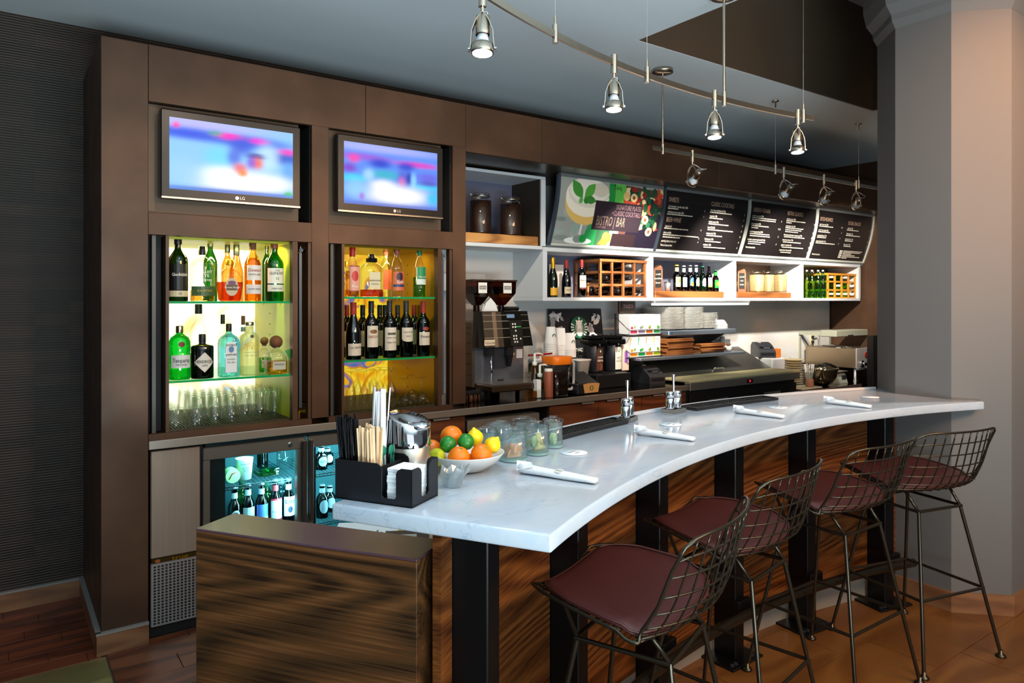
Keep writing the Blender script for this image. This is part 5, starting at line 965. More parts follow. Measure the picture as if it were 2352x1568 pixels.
# ------------------------------------------------------------------ prep fridge, overshelves, plates and boards
pp = thing('prep_fridge', 'stainless sandwich prep fridge with cream cutting board and sloped lid', 'prep fridge')
bx('body', (4.275, YC + .05, .1), (5.70, 4.25, .90), MATS['charcoal'], pp); bx('front_edge', (4.262, YC, .868), (5.712, YC + .06, .928), MATS['steel'], pp, .004)
bx('cutting_board', (4.262, YC + .004, .928), (5.712, 3.88, .945), MATS['cream'], pp, .003)
MB().add([(4.27, 3.885, .93), (5.705, 3.885, .93), (5.705, 4.24, 1.10), (4.27, 4.24, 1.10), (4.27, 3.885, .948), (5.705, 3.885, .948), (5.705, 4.24, 1.12), (4.27, 4.24, 1.12), (4.27, 4.24, .93), (5.705, 4.24, .93)], [(4, 5, 6, 7), (0, 4, 7, 3, 8), (1, 9, 2, 6, 5), (0, 1, 5, 4), (3, 7, 6, 2, 9, 8)]).build('lid', MATS['steel_dark'], pp)
MB().tube([(4.90, 3.90, .958), (4.90, 3.885, .985), (5.03, 3.885, .985), (5.03, 3.90, .958)], .006, 8).build('lid_handle', MATS['chrome'], pp)
for x0, x1 in ((4.285, 4.985), (4.995, 5.695)):
    d = bx('door', (x0, YC + .025, .14), (x1, YC + .05, .84), mat('door_dark', '#2e2b29', .35, .5), pp, .004); bx('handle_recess', (x0 + .2, YC + .018, .755), (x1 - .2, YC + .026, .815), BP, d, .004); bx('handle_plate', (x0 + .22, YC + .016, .757), (x1 - .25, YC + .02, .785), MATS['steel'], d)
dp = bx('display', (XP(1716, YC - .002), YC - .003, .883), (XP(1729, YC - .002), YC + .002, .912), BK, pp); text(dp, '34', PLN((XP(1722, YC), YC - .003, .8975), (1, 0, 0), (0, 0, 1)), 0, 0, .024, MATS['led_red'], lift=.001)
os_ = thing('overshelf', 'two-tier stainless overshelf above the prep fridge', 'shelf')
us = bx('upper_shelf', (4.36, 3.90, 1.272), (5.22, 4.27, 1.312), mat('steel_blue', '#aab6c6', .3, .8), os_, .006); ls = bx('lower_shelf', (4.0, 3.86, 1.088), (5.30, 4.27, 1.111), MATS['steel_blue'], os_, .004)
bx('sticker', (4.385, 3.8985, 1.282), (4.405, 3.90, 1.302), mat('sticker_blue', '#24506a', .5), us)
for x in (4.40, 5.10): MB().prism([(3.93, 1.272), (4.27, 1.272), (4.27, 1.112), (4.22, 1.112)], x, x + .012, M=Matrix(((0, 0, 1, 0), (1, 0, 0, 0), (0, 1, 0, 0), (0, 0, 0, 1)))).build('bracket', MATS['steel_dark'], os_)
def stack(src, n, loc, dz, lab, cat, grp, jit=0., rz=0.):
    for i in range(n):
        o = src.copy(); C.objects.link(o); o.location = (loc[0] + random.uniform(-jit, jit), loc[1] + random.uniform(-jit, jit), loc[2] + i * dz); o.rotation_euler = (0, 0, rz + random.uniform(-jit, jit) * 4)
        tag(o, ('topmost ' if i == n - 1 else '') + lab, cat, grp)
def plate_me(wx, wy, h=.014):
    V = []; prof = [(.70, 0), (.74, 0), (.98, h * .8), (1., h), (.96, h), (.74, .004), (0, .004)]
    return MB().lathe([(r, z) for r, z in prof], 24, shape=sq(8), M=Matrix.Diagonal((wx / 2, wy / 2, 1, 1))).build('platter', MATS['white_china'])
pm = plate_me(.23, .30); stack(pm, 17, (4.50, 4.08, 1.313), .0108, 'rectangular white platter in the left stack on the upper steel shelf', 'plate', 'left platter stack', .0015)
stack(pm, 17, (4.735, 4.08, 1.313), .0108, 'rectangular white platter in the middle stack on the upper steel shelf', 'plate', 'middle platter stack', .0015)
pm2 = plate_me(.18, .26); stack(pm2, 12, (4.945, 4.06, 1.313), .0112, 'small white plate in the right stack on the upper steel shelf', 'plate', 'right plate stack', .003)
bpy.data.objects.remove(pm); bpy.data.objects.remove(pm2)
t = thing('mug', 'upturned white mug between plates and bowls', 'mug', (5.07, 4.04, 1.313)); MB().lathe([(.036, 0), (.030, .02), (.032, .06), (.042, .078), (.036, .086), (0, .086)], 20).build('cup', MATS['white_china'], t); MB().tube([(0, -.032, .015), (0, -.056, .025), (0, -.056, .05), (0, -.034, .062)], .006, 8).build('handle', MATS['white_china'], t)
for i in range(3): tag(MB().lathe([(.082, 0), (.084, .004), (.06, .04), (.045, .05), (.043, .05), (.0, .046)], 24).build('bowl', MATS['white_china'], None, (5.165, 4.05, 1.3125 + i * .012)), ('lowest', 'middle', 'topmost')[i] + ' upturned cream bowl at the shelf end', 'bowl', 'upturned bowls')
bdm = MB().box((-.16, -.11, 0), (.16, .11, .0125), bev=.003).build('serving_board', MATS['board_wood'])
random.seed(3); stack(bdm, 10, (4.52, 4.02, 1.1115), .0136, 'brown serving board in the tall stack on the lower steel shelf', 'board', 'tall board stack', .010); stack(bdm, 6, (4.93, 4.03, 1.1115), .0136, 'brown serving board in the short stack on the lower steel shelf', 'board', 'short board stack', .012); bpy.data.objects.remove(bdm)
t = thing('sauce_cup', 'small white cup of sprigs at the right of the board stacks', 'cup', (5.15, 3.93, 1.1115)); MB().lathe([(0, 0), (.022, 0), (.034, .05), (.032, .05), (.02, .004), (0, .004)], 18).build('cup', MATS['white_china'], t); mb = MB()
for i in range(9): a = i * .7; mb.tube([(0, 0, .03), (.012 * math.cos(a), .012 * math.sin(a), .055), (.025 * math.cos(a), .025 * math.sin(a), .07)], .003, 5)
mb.build('sprigs', MATS['cork'], t)
t = thing('clear_tub', 'clear tub with small paper cups at the end of the lower shelf', 'tub', (5.235, 4.06, 1.1115)); MB().lathe([(0, 0), (.05, 0), (.06, .10), (.058, .10), (.048, .005), (0, .005)], 20, shape=sq(5)).build('tub', MATS['clear_jar'], t); MB().lathe([(.025, .0), (.022, .115), (0, .115)], 16, c=(0, 0, .008)).build('cups', MATS['white_paper'], t)
def printer(x, y, z, rz, lab):
    t = thing('receipt_printer', lab, 'printer', (x, y, z), rz); n = 9
    pr_ = [(-.12, 0), (.12, 0), (.12, .05)] + [(.12 - .20 * q / n, .05 + .085 * math.sin(PI / 2 * q / n) ** .8) for q in range(1, n + 1)] + [(-.12, .10)]
    V = Matrix(((0, 0, 1, 0), (-1, 0, 0, 0), (0, 1, 0, 0), (0, 0, 0, 1)))
    MB().prism(pr_, -.075, .075, M=V).build('case', MATS['charcoal'], t)
    bx('paper_slot', (-.055, -.085, .092), (.055, -.06, .100), BP, t); bx('paper', (-.03, -.092, .082), (.03, -.075, .096), MATS['brushed_blue'], t); bx('drawer_lip', (-.06, -.124, .02), (.06, -.12, .045), BP, t, .002)
    bx('sticker', (-.05, .0, .131), (-.02, .02, .134), MATS['white_paper'], t)
printer(XP(1488, 3.93), 3.93, ZT, -.15, 'dark grey receipt printer at the end of the steel counter'); 
# ------------------------------------------------------------------ far end: low counter, toaster, bowl, scale
lc = thing('low_counter', 'low steel counter at the far end under the toaster', 'counter'); bx('worktop', (5.73, YC, .73), (7.395, 4.299, .755), MATS['steel_top'], lc, .002); bx('front_edge', (5.73, YC - .004, .705), (6.74, YC + .012, .756), mat('steel_pink', '#b49a8e', .35, .8), lc, .003); bx('body', (5.74, YC + .05, 0), (7.39, 4.29, .705), MATS['dark_side'], lc)
dw = tag(bx('end_panel', (6.76, 3.50, 0), (7.395, 3.56, 1.22), mat('black_wood', '#191512', .5, noise=(8, .4, (1, 1, 12))), None, .002), 'tall black wood end panel beside the pillar', 'panel')
dr = thing('plastic_drawers', 'frosted plastic drawer tower at the right of the prep lid', 'drawers', (5.74, 3.9, .7565)); bx('frame', (0, 0, 0), (.20, .34, .268), MATS['white_plastic'], dr, .006)
for j in range(2): bx('drawer', (.012, -.008, .02 + j * .125), (.188, 0, .135 + j * .125), mat('frosted', '#c8ccd2', .3), dr, .004)
printer(5.85, 4.07, .7565 + .27, -.6, 'dark grey receipt printer on the plastic drawer tower')
tag(bx('snack_box', (5.885 + .06, 3.93, 1.0268), (5.885 + .13, 4.02, 1.0268 + .08), mat('snack_orange', '#d87a2c', .5), None, .002), 'small orange snack box on the drawer tower', 'box').location = (-.09, .0, 0)
sm = MB().lathe([(0, 0), (.05, 0), (.10, .018), (.102, .021), (.098, .021), (.05, .004), (0, .004)], 24).build('saucer', mat('tan_china', '#c4b48c', .35))
random.seed(9); stack(sm, 11, (6.12, 3.93, .756), .0222, 'tan saucer in the stack beside the toaster', 'saucer', 'saucer stack', .002); bpy.data.objects.remove(sm)
to = thing('countertop_warmer', 'steel countertop toaster oven with round knob and red badge', 'toaster', (6.85, 3.72, .756)); bx('body', (0, 0, .13), (.42, .54, .325), mat('warm_steel', '#b39f84', .3, .95), to, .004); bx('front_plate', (0, -.012, .13), (.42, 0, .33), mat('plate_pink', '#c4bab6', .4, .35), to, .002); bx('front_lip', (0, -.03, .115), (.42, -.005, .135), MATS['steel_blue'], to, .002)
for x, y in ((.03, .02), (.39, .02), (.03, .5), (.39, .5)): MB().lathe([(.02, 0), (.014, .02), (.014, .13), (0, .13)], 12, c=(x, y, 0)).build('leg', MATS['aluminium'], to)
MB().cyl((.08, -.012, .18), (.08, -.03, .18), .028, 20).cyl((.08, -.03, .18), (.08, -.055, .18), .014, 14).build('knob', MATS['chrome'], to); MB().cyl((.17, -.012, .26), (.17, -.018, .26), .026, 20).build('badge', MATS['ink_red'], to); bx('switch', (.15, -.016, .155), (.19, -.012, .18), BK, to)
for i in range(5): tag(MB().tube([(7.0 - .05 * i, 3.80 + .02 * i, 1.0865), (6.90 + .06 * i, 4.1, 1.0865 + .004)], .005, 6).cb((7.0 - .05 * i, 3.78 + .02 * i, 1.0875), (.03, .05, .006)).build('serving_utensil', MATS['chrome' if i else 'black_plastic']), ('black-handled spatula', 'first steel server', 'second steel server', 'third steel server', 'fourth steel server')[i] + ' lying on the toaster oven', 'utensil', 'utensils on the toaster')
wh = thing('heat_shelf', 'grey overhead warming shelf behind the toaster oven', 'warmer'); bx('hood', (6.78, 3.88, 1.19), (7.39, 4.05, 1.255), mat('hood_grey', '#a8aa98', .45, .3), wh, .006); bx('badge', (7.0, 3.877, 1.192), (7.1, 3.88, 1.206), BK, wh); bx('post', (6.79, 4.285, .756), (6.82, 4.298, 1.19), MATS['hood_grey'], wh); bx('post', (7.35, 4.285, .756), (7.385, 4.298, 1.19), MATS['hood_grey'], wh); bx('bracket', (6.79, 4.05, 1.2), (6.82, 4.298, 1.24), MATS['hood_grey'], wh); bx('bracket', (7.35, 4.05, 1.2), (7.385, 4.298, 1.24), MATS['hood_grey'], wh)
bw = thing('mixing_bowl', 'large steel mixing bowl with tongs on the low counter', 'bowl', (6.32, 3.77, .756)); MB().lathe([(0, 0), (.06, 0), (.10, .02), (.14, .08), (.15, .14), (.158, .15), (.158, .165), (.148, .165), (.14, .14), (.13, .08), (.09, .025), (0, .01)], 32).build('bowl', mat('bowl_steel', '#b8ab90', .1, 1.), bw)
tg = thing('tongs', 'black-handled tongs lying across the mixing bowl', 'tongs', (6.32, 3.77, .756)); MB().tube([(-.09, -.06, .19), (-.02, -.10, .205), (.06, -.12, .172)], .010, 8).tube([(-.09, -.03, .195), (-.02, -.07, .21), (.08, -.10, .174)], .010, 8).build('grips', BP, tg); MB().tube([(.06, -.12, .172), (.13, -.09, .172)], .004, 6).tube([(.08, -.10, .174), (.14, -.07, .172)], .004, 6).build('arms', MATS['chrome'], tg)
ks = thing('kitchen_scale', 'white portion scale with blue-grey display beside the bowl', 'scale', (6.62, 3.72, .756)); MB().add([(-.09, 0, 0), (.09, 0, 0), (.09, .16, 0), (-.09, .16, 0), (-.09, .03, .09), (.09, .03, .09), (.09, .16, .11), (-.09, .16, .11)], [(0, 3, 2, 1), (4, 5, 6, 7), (0, 1, 5, 4), (1, 2, 6, 5), (2, 3, 7, 6), (3, 0, 4, 7)]).build('body', mat('scale_white', '#cfd4c2', .4), ks); bx('display', (.0, .008, .035), (.075, .016, .075), MATS['brushed_blue'], ks); bx('tray', (-.095, .0, .11), (.095, .165, .116), MATS['steel'], ks)
tag(bx('chopping_board', (5.80, 3.63, .756), (6.12, 3.82, .77), mat('white_board', '#d8dcc8', .5), None, .006), 'white chopping board on the low counter beside the prep fridge', 'chopping board')
ou = thing('wall_outlet', 'cream wall outlet with a looped cord on the marble splash', 'outlet', (XP(1864, 4.298), 4.2985, ZP(1864, 779, 4.298))); MB().box((-.035, -.006, -.058), (.035, 0, .058), bev=.003).build('plate', MATS['cream'], ou); MB().cb((.0, -.015, .025), (.03, .02, .03), bev=.004).cb((.0, -.015, -.025), (.03, .02, .03), bev=.004).build('plug', BP, ou); MB().tube([(.0, -.03, .025), (.03, -.05, .06), (.07, -.05, .03), (.08, -.04, -.08), (.08, -.03, -.2)], .006, 8).build('cord', MATS['hood_grey'], ou)
tb = thing('utensil_tub', 'clear tub of white plastic cutlery beside the saucers', 'tub', (6.14, 3.78, .771)); MB().lathe([(0, 0), (.05, 0), (.055, .12), (.053, .12), (.048, .005), (0, .005)], 18).build('tub', MATS['clear_jar'], tb)
mb = MB()
for i in range(14): a = i * 2.4; mb.tube([(.02 * math.cos(a), .02 * math.sin(a), .01), (.045 * math.cos(a), .045 * math.sin(a), .19)], .0035, 5)
mb.build('cutlery', MATS['white_plastic'], tb)['kind'] = 'stuff'
tag(MB().lathe([(0, 0), (.036, 0), (.038, .006), (.036, .05), (.032, .07), (0, .072)], 20).build('honey_jar', mat('peach', '#b08468', .4), None, (6.02, 3.70, .7705)), 'peach coloured lidded tub on the white chopping board', 'tub')
# ------------------------------------------------------------------ the curved bar
RO, RI, ZB = 3.676, 4.25, 1.06
def arc(r, a0, a1, n): return [PO(r, a0 + (a1 - a0) * i / n) for i in range(n + 1)]
def sector(r0, r1, a0, a1, n=12): return arc(r0, a0, a1, n) + arc(r1, a1, a0, n)
outline = arc(RO, 120, 71.9, 60) + [(3.955, 1.542), (3.882, 1.615), (3.882, 1.884), (4.074, 2.076)] + arc(RI, 72.8, 120, 60)
bm = bmesh.new(); vs = [bm.verts.new((x, y, ZB)) for x, y in outline]; top = bm.faces.new(vs[::-1]); top.normal_update()
if top.normal.z < 0: top.normal_flip()
r = bmesh.ops.extrude_face_region(bm, geom=[top]); bmesh.ops.translate(bm, vec=(0, 0, -.04), verts=[v for v in r['geom'] if isinstance(v, bmesh.types.BMVert)])
bmesh.ops.recalc_face_normals(bm, faces=bm.faces)
ed = [e for e in bm.edges if abs(e.verts[0].co.z - e.verts[1].co.z) < 1e-6 and len(e.link_faces) == 2 and abs(e.link_faces[0].normal.z - e.link_faces[1].normal.z) > .5]
cor = [e for e in bm.edges if abs(e.verts[0].co.z - e.verts[1].co.z) > .01 and len(e.link_faces) == 2 and e.link_faces[0].normal.dot(e.link_faces[1].normal) < .6]
bmesh.ops.bevel(bm, geom=ed + cor, offset=.006, segments=3, affect='EDGES', profile=.5)
me = bpy.data.meshes.new('marble_bar_top'); bm.to_mesh(me); bm.free(); me.materials.append(MATS['marble'])
for p_ in me.polygons: p_.use_smooth = True
me.set_sharp_from_angle(angle=math.radians(35))
bt = bpy.data.objects.new('marble_bar_top', me); C.objects.link(bt); tag(bt, 'long curved white marble bar top with rounded edges', 'bar top')
st = MB().prism(sector(RI - .018, RI - .002, 112, 73.5, 40), ZB + .0003, ZB + .012).build('edge_strip', MATS['white_lam'], bt); st['label'] = 'pale raised strip along the serving edge'
bar = thing('bar_counter', 'walnut panelled bar front with black steel posts and foot rail', 'bar')
posts = [ANG(px, 3.995) for px in (1092, 1306, 1497, 1674, 1842, 2022)]
for a in posts:
    M_ = Matrix.Translation((*PO(3.995, a), 0)) @ Matrix.Rotation(math.radians(a - 90), 4, 'Z')
    q = MB().box((-.032, -.055, .01), (.032, .055, 1.0195), M=M_, bev=.003).build('post', MATS['black_steel'], bar)
    MB().box((-.11, -.10, 0), (.11, .07, .010), M=M_, bev=.002).build('base_plate', MATS['black_steel'], q)
    for bx_, by_ in ((-.085, -.075), (.085, -.075), (-.06, -.075), (.06, -.075)): MB().lathe([(.009, 0), (.009, .008), (0, .009)], 6, c=(0, 0, 0), M=M_ @ Matrix.Translation((bx_, by_, .0095)), smooth=False).build('bolt', MATS['charcoal'], q)
    MB().box((-.045, -.082, .19), (.045, -.055, .27), M=M_, bev=.002).build('rail_bracket', MATS['black_steel'], q)
ends = [117.6] + posts + [73.9]
hw = math.degrees(.034 / 4.06)
for i in range(len(ends) - 1):
    a0 = ends[i] - (hw if i else 0); a1 = ends[i + 1] + (hw if i < len(ends) - 2 else 0)
    MB().prism(sector(4.045, 4.07, a0 - .02, a1 + .02, 8), .12, 1.0195).build('wood_panel', MATS['walnut_die'], bar)
    MB().prism(sector(4.06, 4.075, a0, a1, 8), 0, .12).build('kick_board', MATS['kick'], bar)
mb = MB().tube([(*PO(3.885, a), .225) for a in [116.5 - .75 * i for i in range(56)]], .021, 12); mb.build('foot_rail', MATS['wire_bronze'], bar)
# end wing panel
wa, wn = Vector((.398, -.59, 0)).normalized(), Vector((.829, .559, 0))
Mw = Matrix.Translation((.464, 2.198, 0)) @ Matrix(((wa.x, wn.x, 0, 0), (wa.y, wn.y, 0, 0), (0, 0, 1, 0), (0, 0, 0, 1)))
wood('walnut_wing', WAL, (0, 0, math.atan2(-wa.y, wa.x)), (.30, 3., 3.2), 26., .34, scale=.9, streak=.72)
wg = thing('wing_panel', 'walnut end panel of the bar with dark purple top', 'panel'); MB().box((0, 0, 0), (.7117, .155, .893), M=Mw, bev=.0015).build('panel', MATS['walnut_wing'], wg); MB().box((-.001, -.001, .8932), (.7127, .156, .90), M=Mw, bev=.0015).build('top_board', MATS['panel_top'], wg)
us = thing('underbar_station', 'steel underbar work station behind the bar end', 'station'); MB().prism(sector(4.085, 4.55, 113.6, 100, 16), .1, .76).build('body', MATS['steel_dark'], us); MB().prism(sector(4.08, 4.56, 113.7, 99.9, 16), .7605, .775).build('worktop', MATS['steel'], us)
px_, py_ = GP(845, 1215, .79); Mm = Matrix.Translation((px_, py_, 0)) @ Matrix.Rotation(-.55, 4, 'Z')
mc = thing('menu_card', 'white printed menu card lying under the bar end', 'menu', (px_, py_, .7755), -.55); bx('cover', (-.11, -.09, 0), (.13, .09, .008), MATS['ink_gold'], mc); bx('sheet', (-.11, -.09, .0085), (.10, .09, .010), MATS['white_paper'], mc)
p = Print(PLN((0, 0, .010), (1, 0, 0), (0, 1, 0)))
for i in range(5): p.rect(.0 + .015 * i, -.07, .006 + .015 * i, -.02 + .01 * (i % 3), '#5a5a5a')
p.build('print', mc)
px_, py_ = GP(935, 1232, .80); bf = thing('bill_folder', 'dark bill folder beside the menu card under the bar', 'folder', (px_, py_, .7755), -.5); bx('cover', (-.07, -.10, 0), (.07, .10, .014), mat('folder_plum', '#241722', .5), bf, .003); bx('receipt', (-.03, -.11, .0145), (.03, .05, .016), mat('receipt_grey', '#a8a89c', .7), bf)
# ------------------------------------------------------------------ things on the bar
ZQ = ZB + .0006
def CP(px, py, w): a, b_ = (px - CX) / F, (HY - py) / F; return (w * (SN + a * CS), w * (CS - a * SN), EYE + b_ * w)
def polar(px, py, z=ZB):
    x, y = GP(px, py, z); return math.hypot(x - BC[0], y - BC[1]), math.degrees(math.atan2(y - BC[1], x - BC[0]))
mat('rubber', '#14171b', .55, bump=(420, 1.))
for lab, a0, a1 in (('long black rubber bar mat in front of the glass jars', 108.5, polar(1437, 967)[1] + .3), ('long black rubber bar mat at the right of the steel shakers', polar(1570, 941)[1] - .2, polar(1780, 918)[1])):
    t = thing('bar_mat', lab, 'bar mat'); r0, r1 = 4.125, 4.222
    MB().prism(sector(r0, r1, a0, a1, 16), ZQ, ZQ + .007).build('base', MATS['rubber'], t)
    rim = MB(); dd = math.degrees(.006 / 4.17)
    rim.prism(sector(r0, r0 + .006, a0, a1, 16), ZQ + .007, ZQ + .014).prism(sector(r1 - .006, r1, a0, a1, 16), ZQ + .007, ZQ + .014).prism(sector(r0 + .006, r1 - .006, a0, a0 - dd, 2), ZQ + .007, ZQ + .014).prism(sector(r0 + .006, r1 - .006, a1 + dd, a1, 2), ZQ + .007, ZQ + .014); rim.build('rim', MATS['black_plastic'], t)
    nub = MB(); n = int((a0 - a1) / .22)
    for i in range(n):
        for j in range(6):
            x, y = PO(r0 + .015 + j * .0135, a0 - .25 - (a0 - a1 - .5) * i / n); nub.box((x - .004, y - .004, ZQ + .007), (x + .004, y + .004, ZQ + .012))
    nub.build('nubs', MATS['rubber'], t)['kind'] = 'stuff'
for k, (px, py) in enumerate(((1441, 968), (1547, 948))):
    x, y = GP(px, py, ZB); nm = ('nearer the glass jars', 'farther along the bar')[k]
    t = thing('shaker_stand', 'steel salt and pepper stand with tall pole, ' + nm, 'stand', (x, y, ZQ), .5 - .4 * k); bx('base', (-.055, -.03, 0), (.055, .03, .004), MATS['chrome'], t, .001); MB().box((-.05, -.029, .004), (.05, -.027, .02)).box((-.05, .027, .004), (.05, .029, .02)).box((-.052, -.029, .004), (-.05, .029, .02)).box((.05, -.029, .004), (.052, .029, .02)).build('tray', MATS['steel_dark'], t)
    MB().cyl((0, 0, .004), (0, 0, .14), .005, 10).cyl((0, 0, .14), (0, 0, .168), .0075, 10).build('pole', MATS['chrome'], t)
    for s_ in (-1, 1):
        ang = .5 - .4 * k; q = thing('salt_mill' if s_ < 0 else 'pepper_mill', ('left' if s_ < 0 else 'right') + ' steel mill in the stand ' + nm, 'mill', (x + math.cos(ang) * .026 * s_, y + math.sin(ang) * .026 * s_, ZQ + .0043), 0, 'steel mills')
        MB().lathe([(0, 0), (.0185, 0), (.019, .002), (.019, .062), (.018, .063), (.018, .065), (.019, .066), (.019, .088), (.016, .092), (0, .092)], 20).build('barrel', MATS['chrome'], q); MB().lathe([(.0192, .0625), (.0192, .065)], 20).build('seam', BP, q)
for k, (px, py, s_) in enumerate(((1318, 1040, 'nearest the orange slices jar'), (1540, 975, 'behind the second napkin roll'), (1787, 936, 'behind the third napkin roll'), (1998, 912, 'at the pillar end of the bar'))):
    x, y = GP(px, py, ZB); t = thing('coaster', 'round white paper coaster ' + s_, 'coaster', (x, y, ZQ), .3); MB().lathe([(0, 0), (.044, 0), (.044, .0022), (0, .0022)], 32).build('disc', MATS['white_paper'], t)
    if k < 3: text(t, 'bistro', PLN((0, 0, .0022), (1, 0, 0), (0, 1, 0)), 0, .008, .018, MATS['ink_grey'], lift=.0005); text(t, 'BAR', PLN((0, 0, .0022), (1, 0, 0), (0, 1, 0)), 0, -.014, .014, MATS['ink_grey'], lift=.0005)
for k, (p0, p1, s_) in enumerate((((1200, 1085), (1370, 1112), 'nearest the camera, beside the jars'), ((1466, 997), (1594, 1014), 'second along the bar, before the shaker stands'), ((1693, 948), (1800, 962), 'third along the bar'), ((1900, 926), (2000, 938), 'nearest the pillar'))):
    a = Vector((*GP(*p0, ZB), 0)); b_ = Vector((*GP(*p1, ZB), 0)); d = b_ - a; L_ = d.length
    t = thing('napkin_roll', 'rolled white napkin with cutlery, ' + s_, 'napkin', (a.x, a.y, ZQ), math.atan2(d.y, d.x)); V = []; n, m_ = 10, 12
    for i in range(n + 1):
        q = i / n; w_ = .027 - .013 * q; h_ = .0125 - .004 * q + (.004 if i == 0 else 0)
        for j in range(m_):
            th = 2 * PI * j / m_; V.append((q * L_, w_ * math.cos(th) * (1 + .06 * math.sin(5 * q + 3 * th)), max(.0, h_ + h_ * math.sin(th) * (1 + .10 * math.sin(9 * q + 2 * th)))))
    MB().add(V, [(i * m_ + j, i * m_ + (j + 1) % m_, (i + 1) * m_ + (j + 1) % m_, (i + 1) * m_ + j) for i in range(n) for j in range(m_)] + [tuple(range(m_))[::-1], tuple(range(n * m_, n * m_ + m_))], 0, True).build('cloth', MATS['white_paper'], t)
    MB().add([(0, -.03, .012), (-.012, -.012, .036), (.03, .0, .033), (.05, -.02, .026), (0, .02, .012)], [(0, 1, 2, 3), (0, 4, 2, 1)]).build('fold', MATS['white_paper'], t)
    st_ = MB().lathe([(0, .0012), (.014, .0012), (.014, 0)], 18, M=Matrix.Translation((L_ * .52, -.003, .0205)) @ Matrix.Rotation(.15, 4, 'X') @ Matrix.Rotation(.05, 4, 'Y'), smooth=False).build('sticker', MATS['white_china'], t); text(st_, 'bistro', PLN((L_ * .52, -.003, .0222), (1, 0, 0), (0, 1, .25)), 0, 0, .008, MATS['ink'], lift=.0006)
# fruit bowl
cx_, cy_ = CP(1070, 1075, 2.09)[:2]
fb = thing('fruit_bowl', 'wide white bowl holding oranges, lemons and limes', 'bowl', (cx_, cy_, ZQ)); MB().lathe([(0, 0), (.045, 0), (.06, .004), (.095, .028), (.112, .05), (.113, .053), (.109, .052), (.09, .032), (.055, .010), (0, .006)], 36).build('bowl', MATS['white_china'], fb)
def fruit(kind, px, py, w_, r_, lab, tilt=(0, 0), sc3=(1, 1, 1), m=None):
    mm = m or {'orange': 'orange_peel', 'lemon': 'lemon_peel', 'lime': 'lime_peel'}[kind]
    t = thing(kind, lab, kind, CP(px, py, w_)); t.rotation_euler = (tilt[0], tilt[1], 0)
    if kind == 'lemon': pr_ = [(0, -1.22), (.12, -1.16), (.22, -1.02), (.55, -.80), (.86, -.42), (.98, 0), (.86, .42), (.55, .80), (.24, 1.0), (.16, 1.14), (0, 1.2)]
    else: pr_ = [(math.sin(PI * i / 12), -math.cos(PI * i / 12) * (.96 if i not in (0, 12) else .93)) for i in range(13)]; pr_[0] = (0, -.93); pr_[-1] = (0, .91)
    MB().lathe([(a * r_ * sc3[0], b_ * r_ * sc3[2]) for a, b_ in pr_], 22).build('peel', MATS[mm], t)
    if kind != 'lemon': MB().lathe([(.12 * r_, .90 * r_), (.08 * r_, .945 * r_), (0, .93 * r_)], 8).build('stem_scar', MATS['mint' if kind == 'orange' else 'cork'], t)
FR = [('orange', 1054, 1050, 2.02, .0315, 'front orange in the fruit bowl, nearest the caddy', (.4, 0)), ('orange', 1106, 1043, 2.035, .031, 'front orange in the fruit bowl, beside the glass jar', (.7, .2)), ('orange', 1037, 1002, 2.12, .033, 'orange at the top of the fruit pile', (.1, 0)), ('orange', 991, 1032, 2.12, .030, 'orange at the back left, half behind the steel dispenser', (.5, -.3)),
 ('lime', 1029, 1020, 2.06, .0245, 'left dark green lime in the bowl', (1.2, .3)), ('lime', 1070, 1014, 2.065, .0245, 'right dark green lime in the bowl', (.5, .4)), ('lemon', 1091, 1005, 2.12, .026, 'upright lemon with pointed tip at the back of the bowl', (-.25, 0)), ('lemon', 1131, 1022, 2.09, .0255, 'yellow lemon at the right rim of the bowl', (.4, .5)), ('lemon', 1003, 1050, 2.035, .027, 'greenish lemon at the left of the bowl, behind the caddy', (.9, -.4))]
for i, fq in enumerate(FR): fruit(*fq, m='yellow_green' if i == 8 else None)
fruit('lemon', 1048, 1062, 2.11, .026, 'lemon buried in the middle of the fruit bowl', (1.5, 0)); fruit('orange', 1090, 1062, 2.12, .030, 'orange buried under the lemons in the bowl', (0, 0))
def lid_jar(px, base, hpx, rpx, lab, fill):
    x, y = GP(px, base - 8, ZB); w_ = x * SN + y * CS; s_ = w_ / F; R = rpx * s_; H_ = hpx * s_ * 1.02
    t = thing('glass_jar', lab, 'jar', (x, y, ZQ))
    MB().lathe([(0, 0), (R * .94, 0), (R, .004), (R, H_ * .84), (R * .96, H_ * .84), (R * .95, .008), (0, .007)], 28).build('jar', MATS['clear_jar'], t); MB().lathe([(R * .98, H_ * .84), (R * 1.10, H_ * .86), (R * 1.12, H_ * .885), (R * .9, H_ * .93), (R * .45, H_ * .95), (R * .4, H_ * .98), (R * .46, H_), (0, H_)], 28).build('lid', MATS['clear_jar'], t)
    MB().lathe([(0, .001), (R * .99, .001), (R * 1.0, .006), (R * .96, .007), (0, .006)], 28).build('base', mat('aqua_base', '#a8cfc8', .1), t)
    return t, x, y, R, H_
def slice_(x, y, z, r_, kind, rot, lab, half=False):
    t = thing(kind + '_slice', lab, 'slice', (x, y, z)); t.rotation_euler = rot
    pm, fm = {'orange': ('orange_peel', 'citrus_flesh'), 'lime': ('lime_flesh', 'lime_flesh'), 'lemon': ('lemon_peel', 'lemon_flesh')}[kind]; n = 20; a1 = PI if half else 2 * PI
    rim = [(r_ * math.cos(a1 * i / n), r_ * math.sin(a1 * i / n)) for i in range(n + (1 if half else 0))]; MB().prism(rim, -.006, .006).build('peel', MATS[pm], t)
    MB().prism([(a * .90, b_ * .90 + (.001 if half else 0)) for a, b_ in rim], -.0065, .0065).build('pith', MATS['pith'], t); MB().prism([(a * .80, b_ * .80 + (.002 if half else 0)) for a, b_ in rim], -.007, .007).build('flesh', MATS[fm], t)
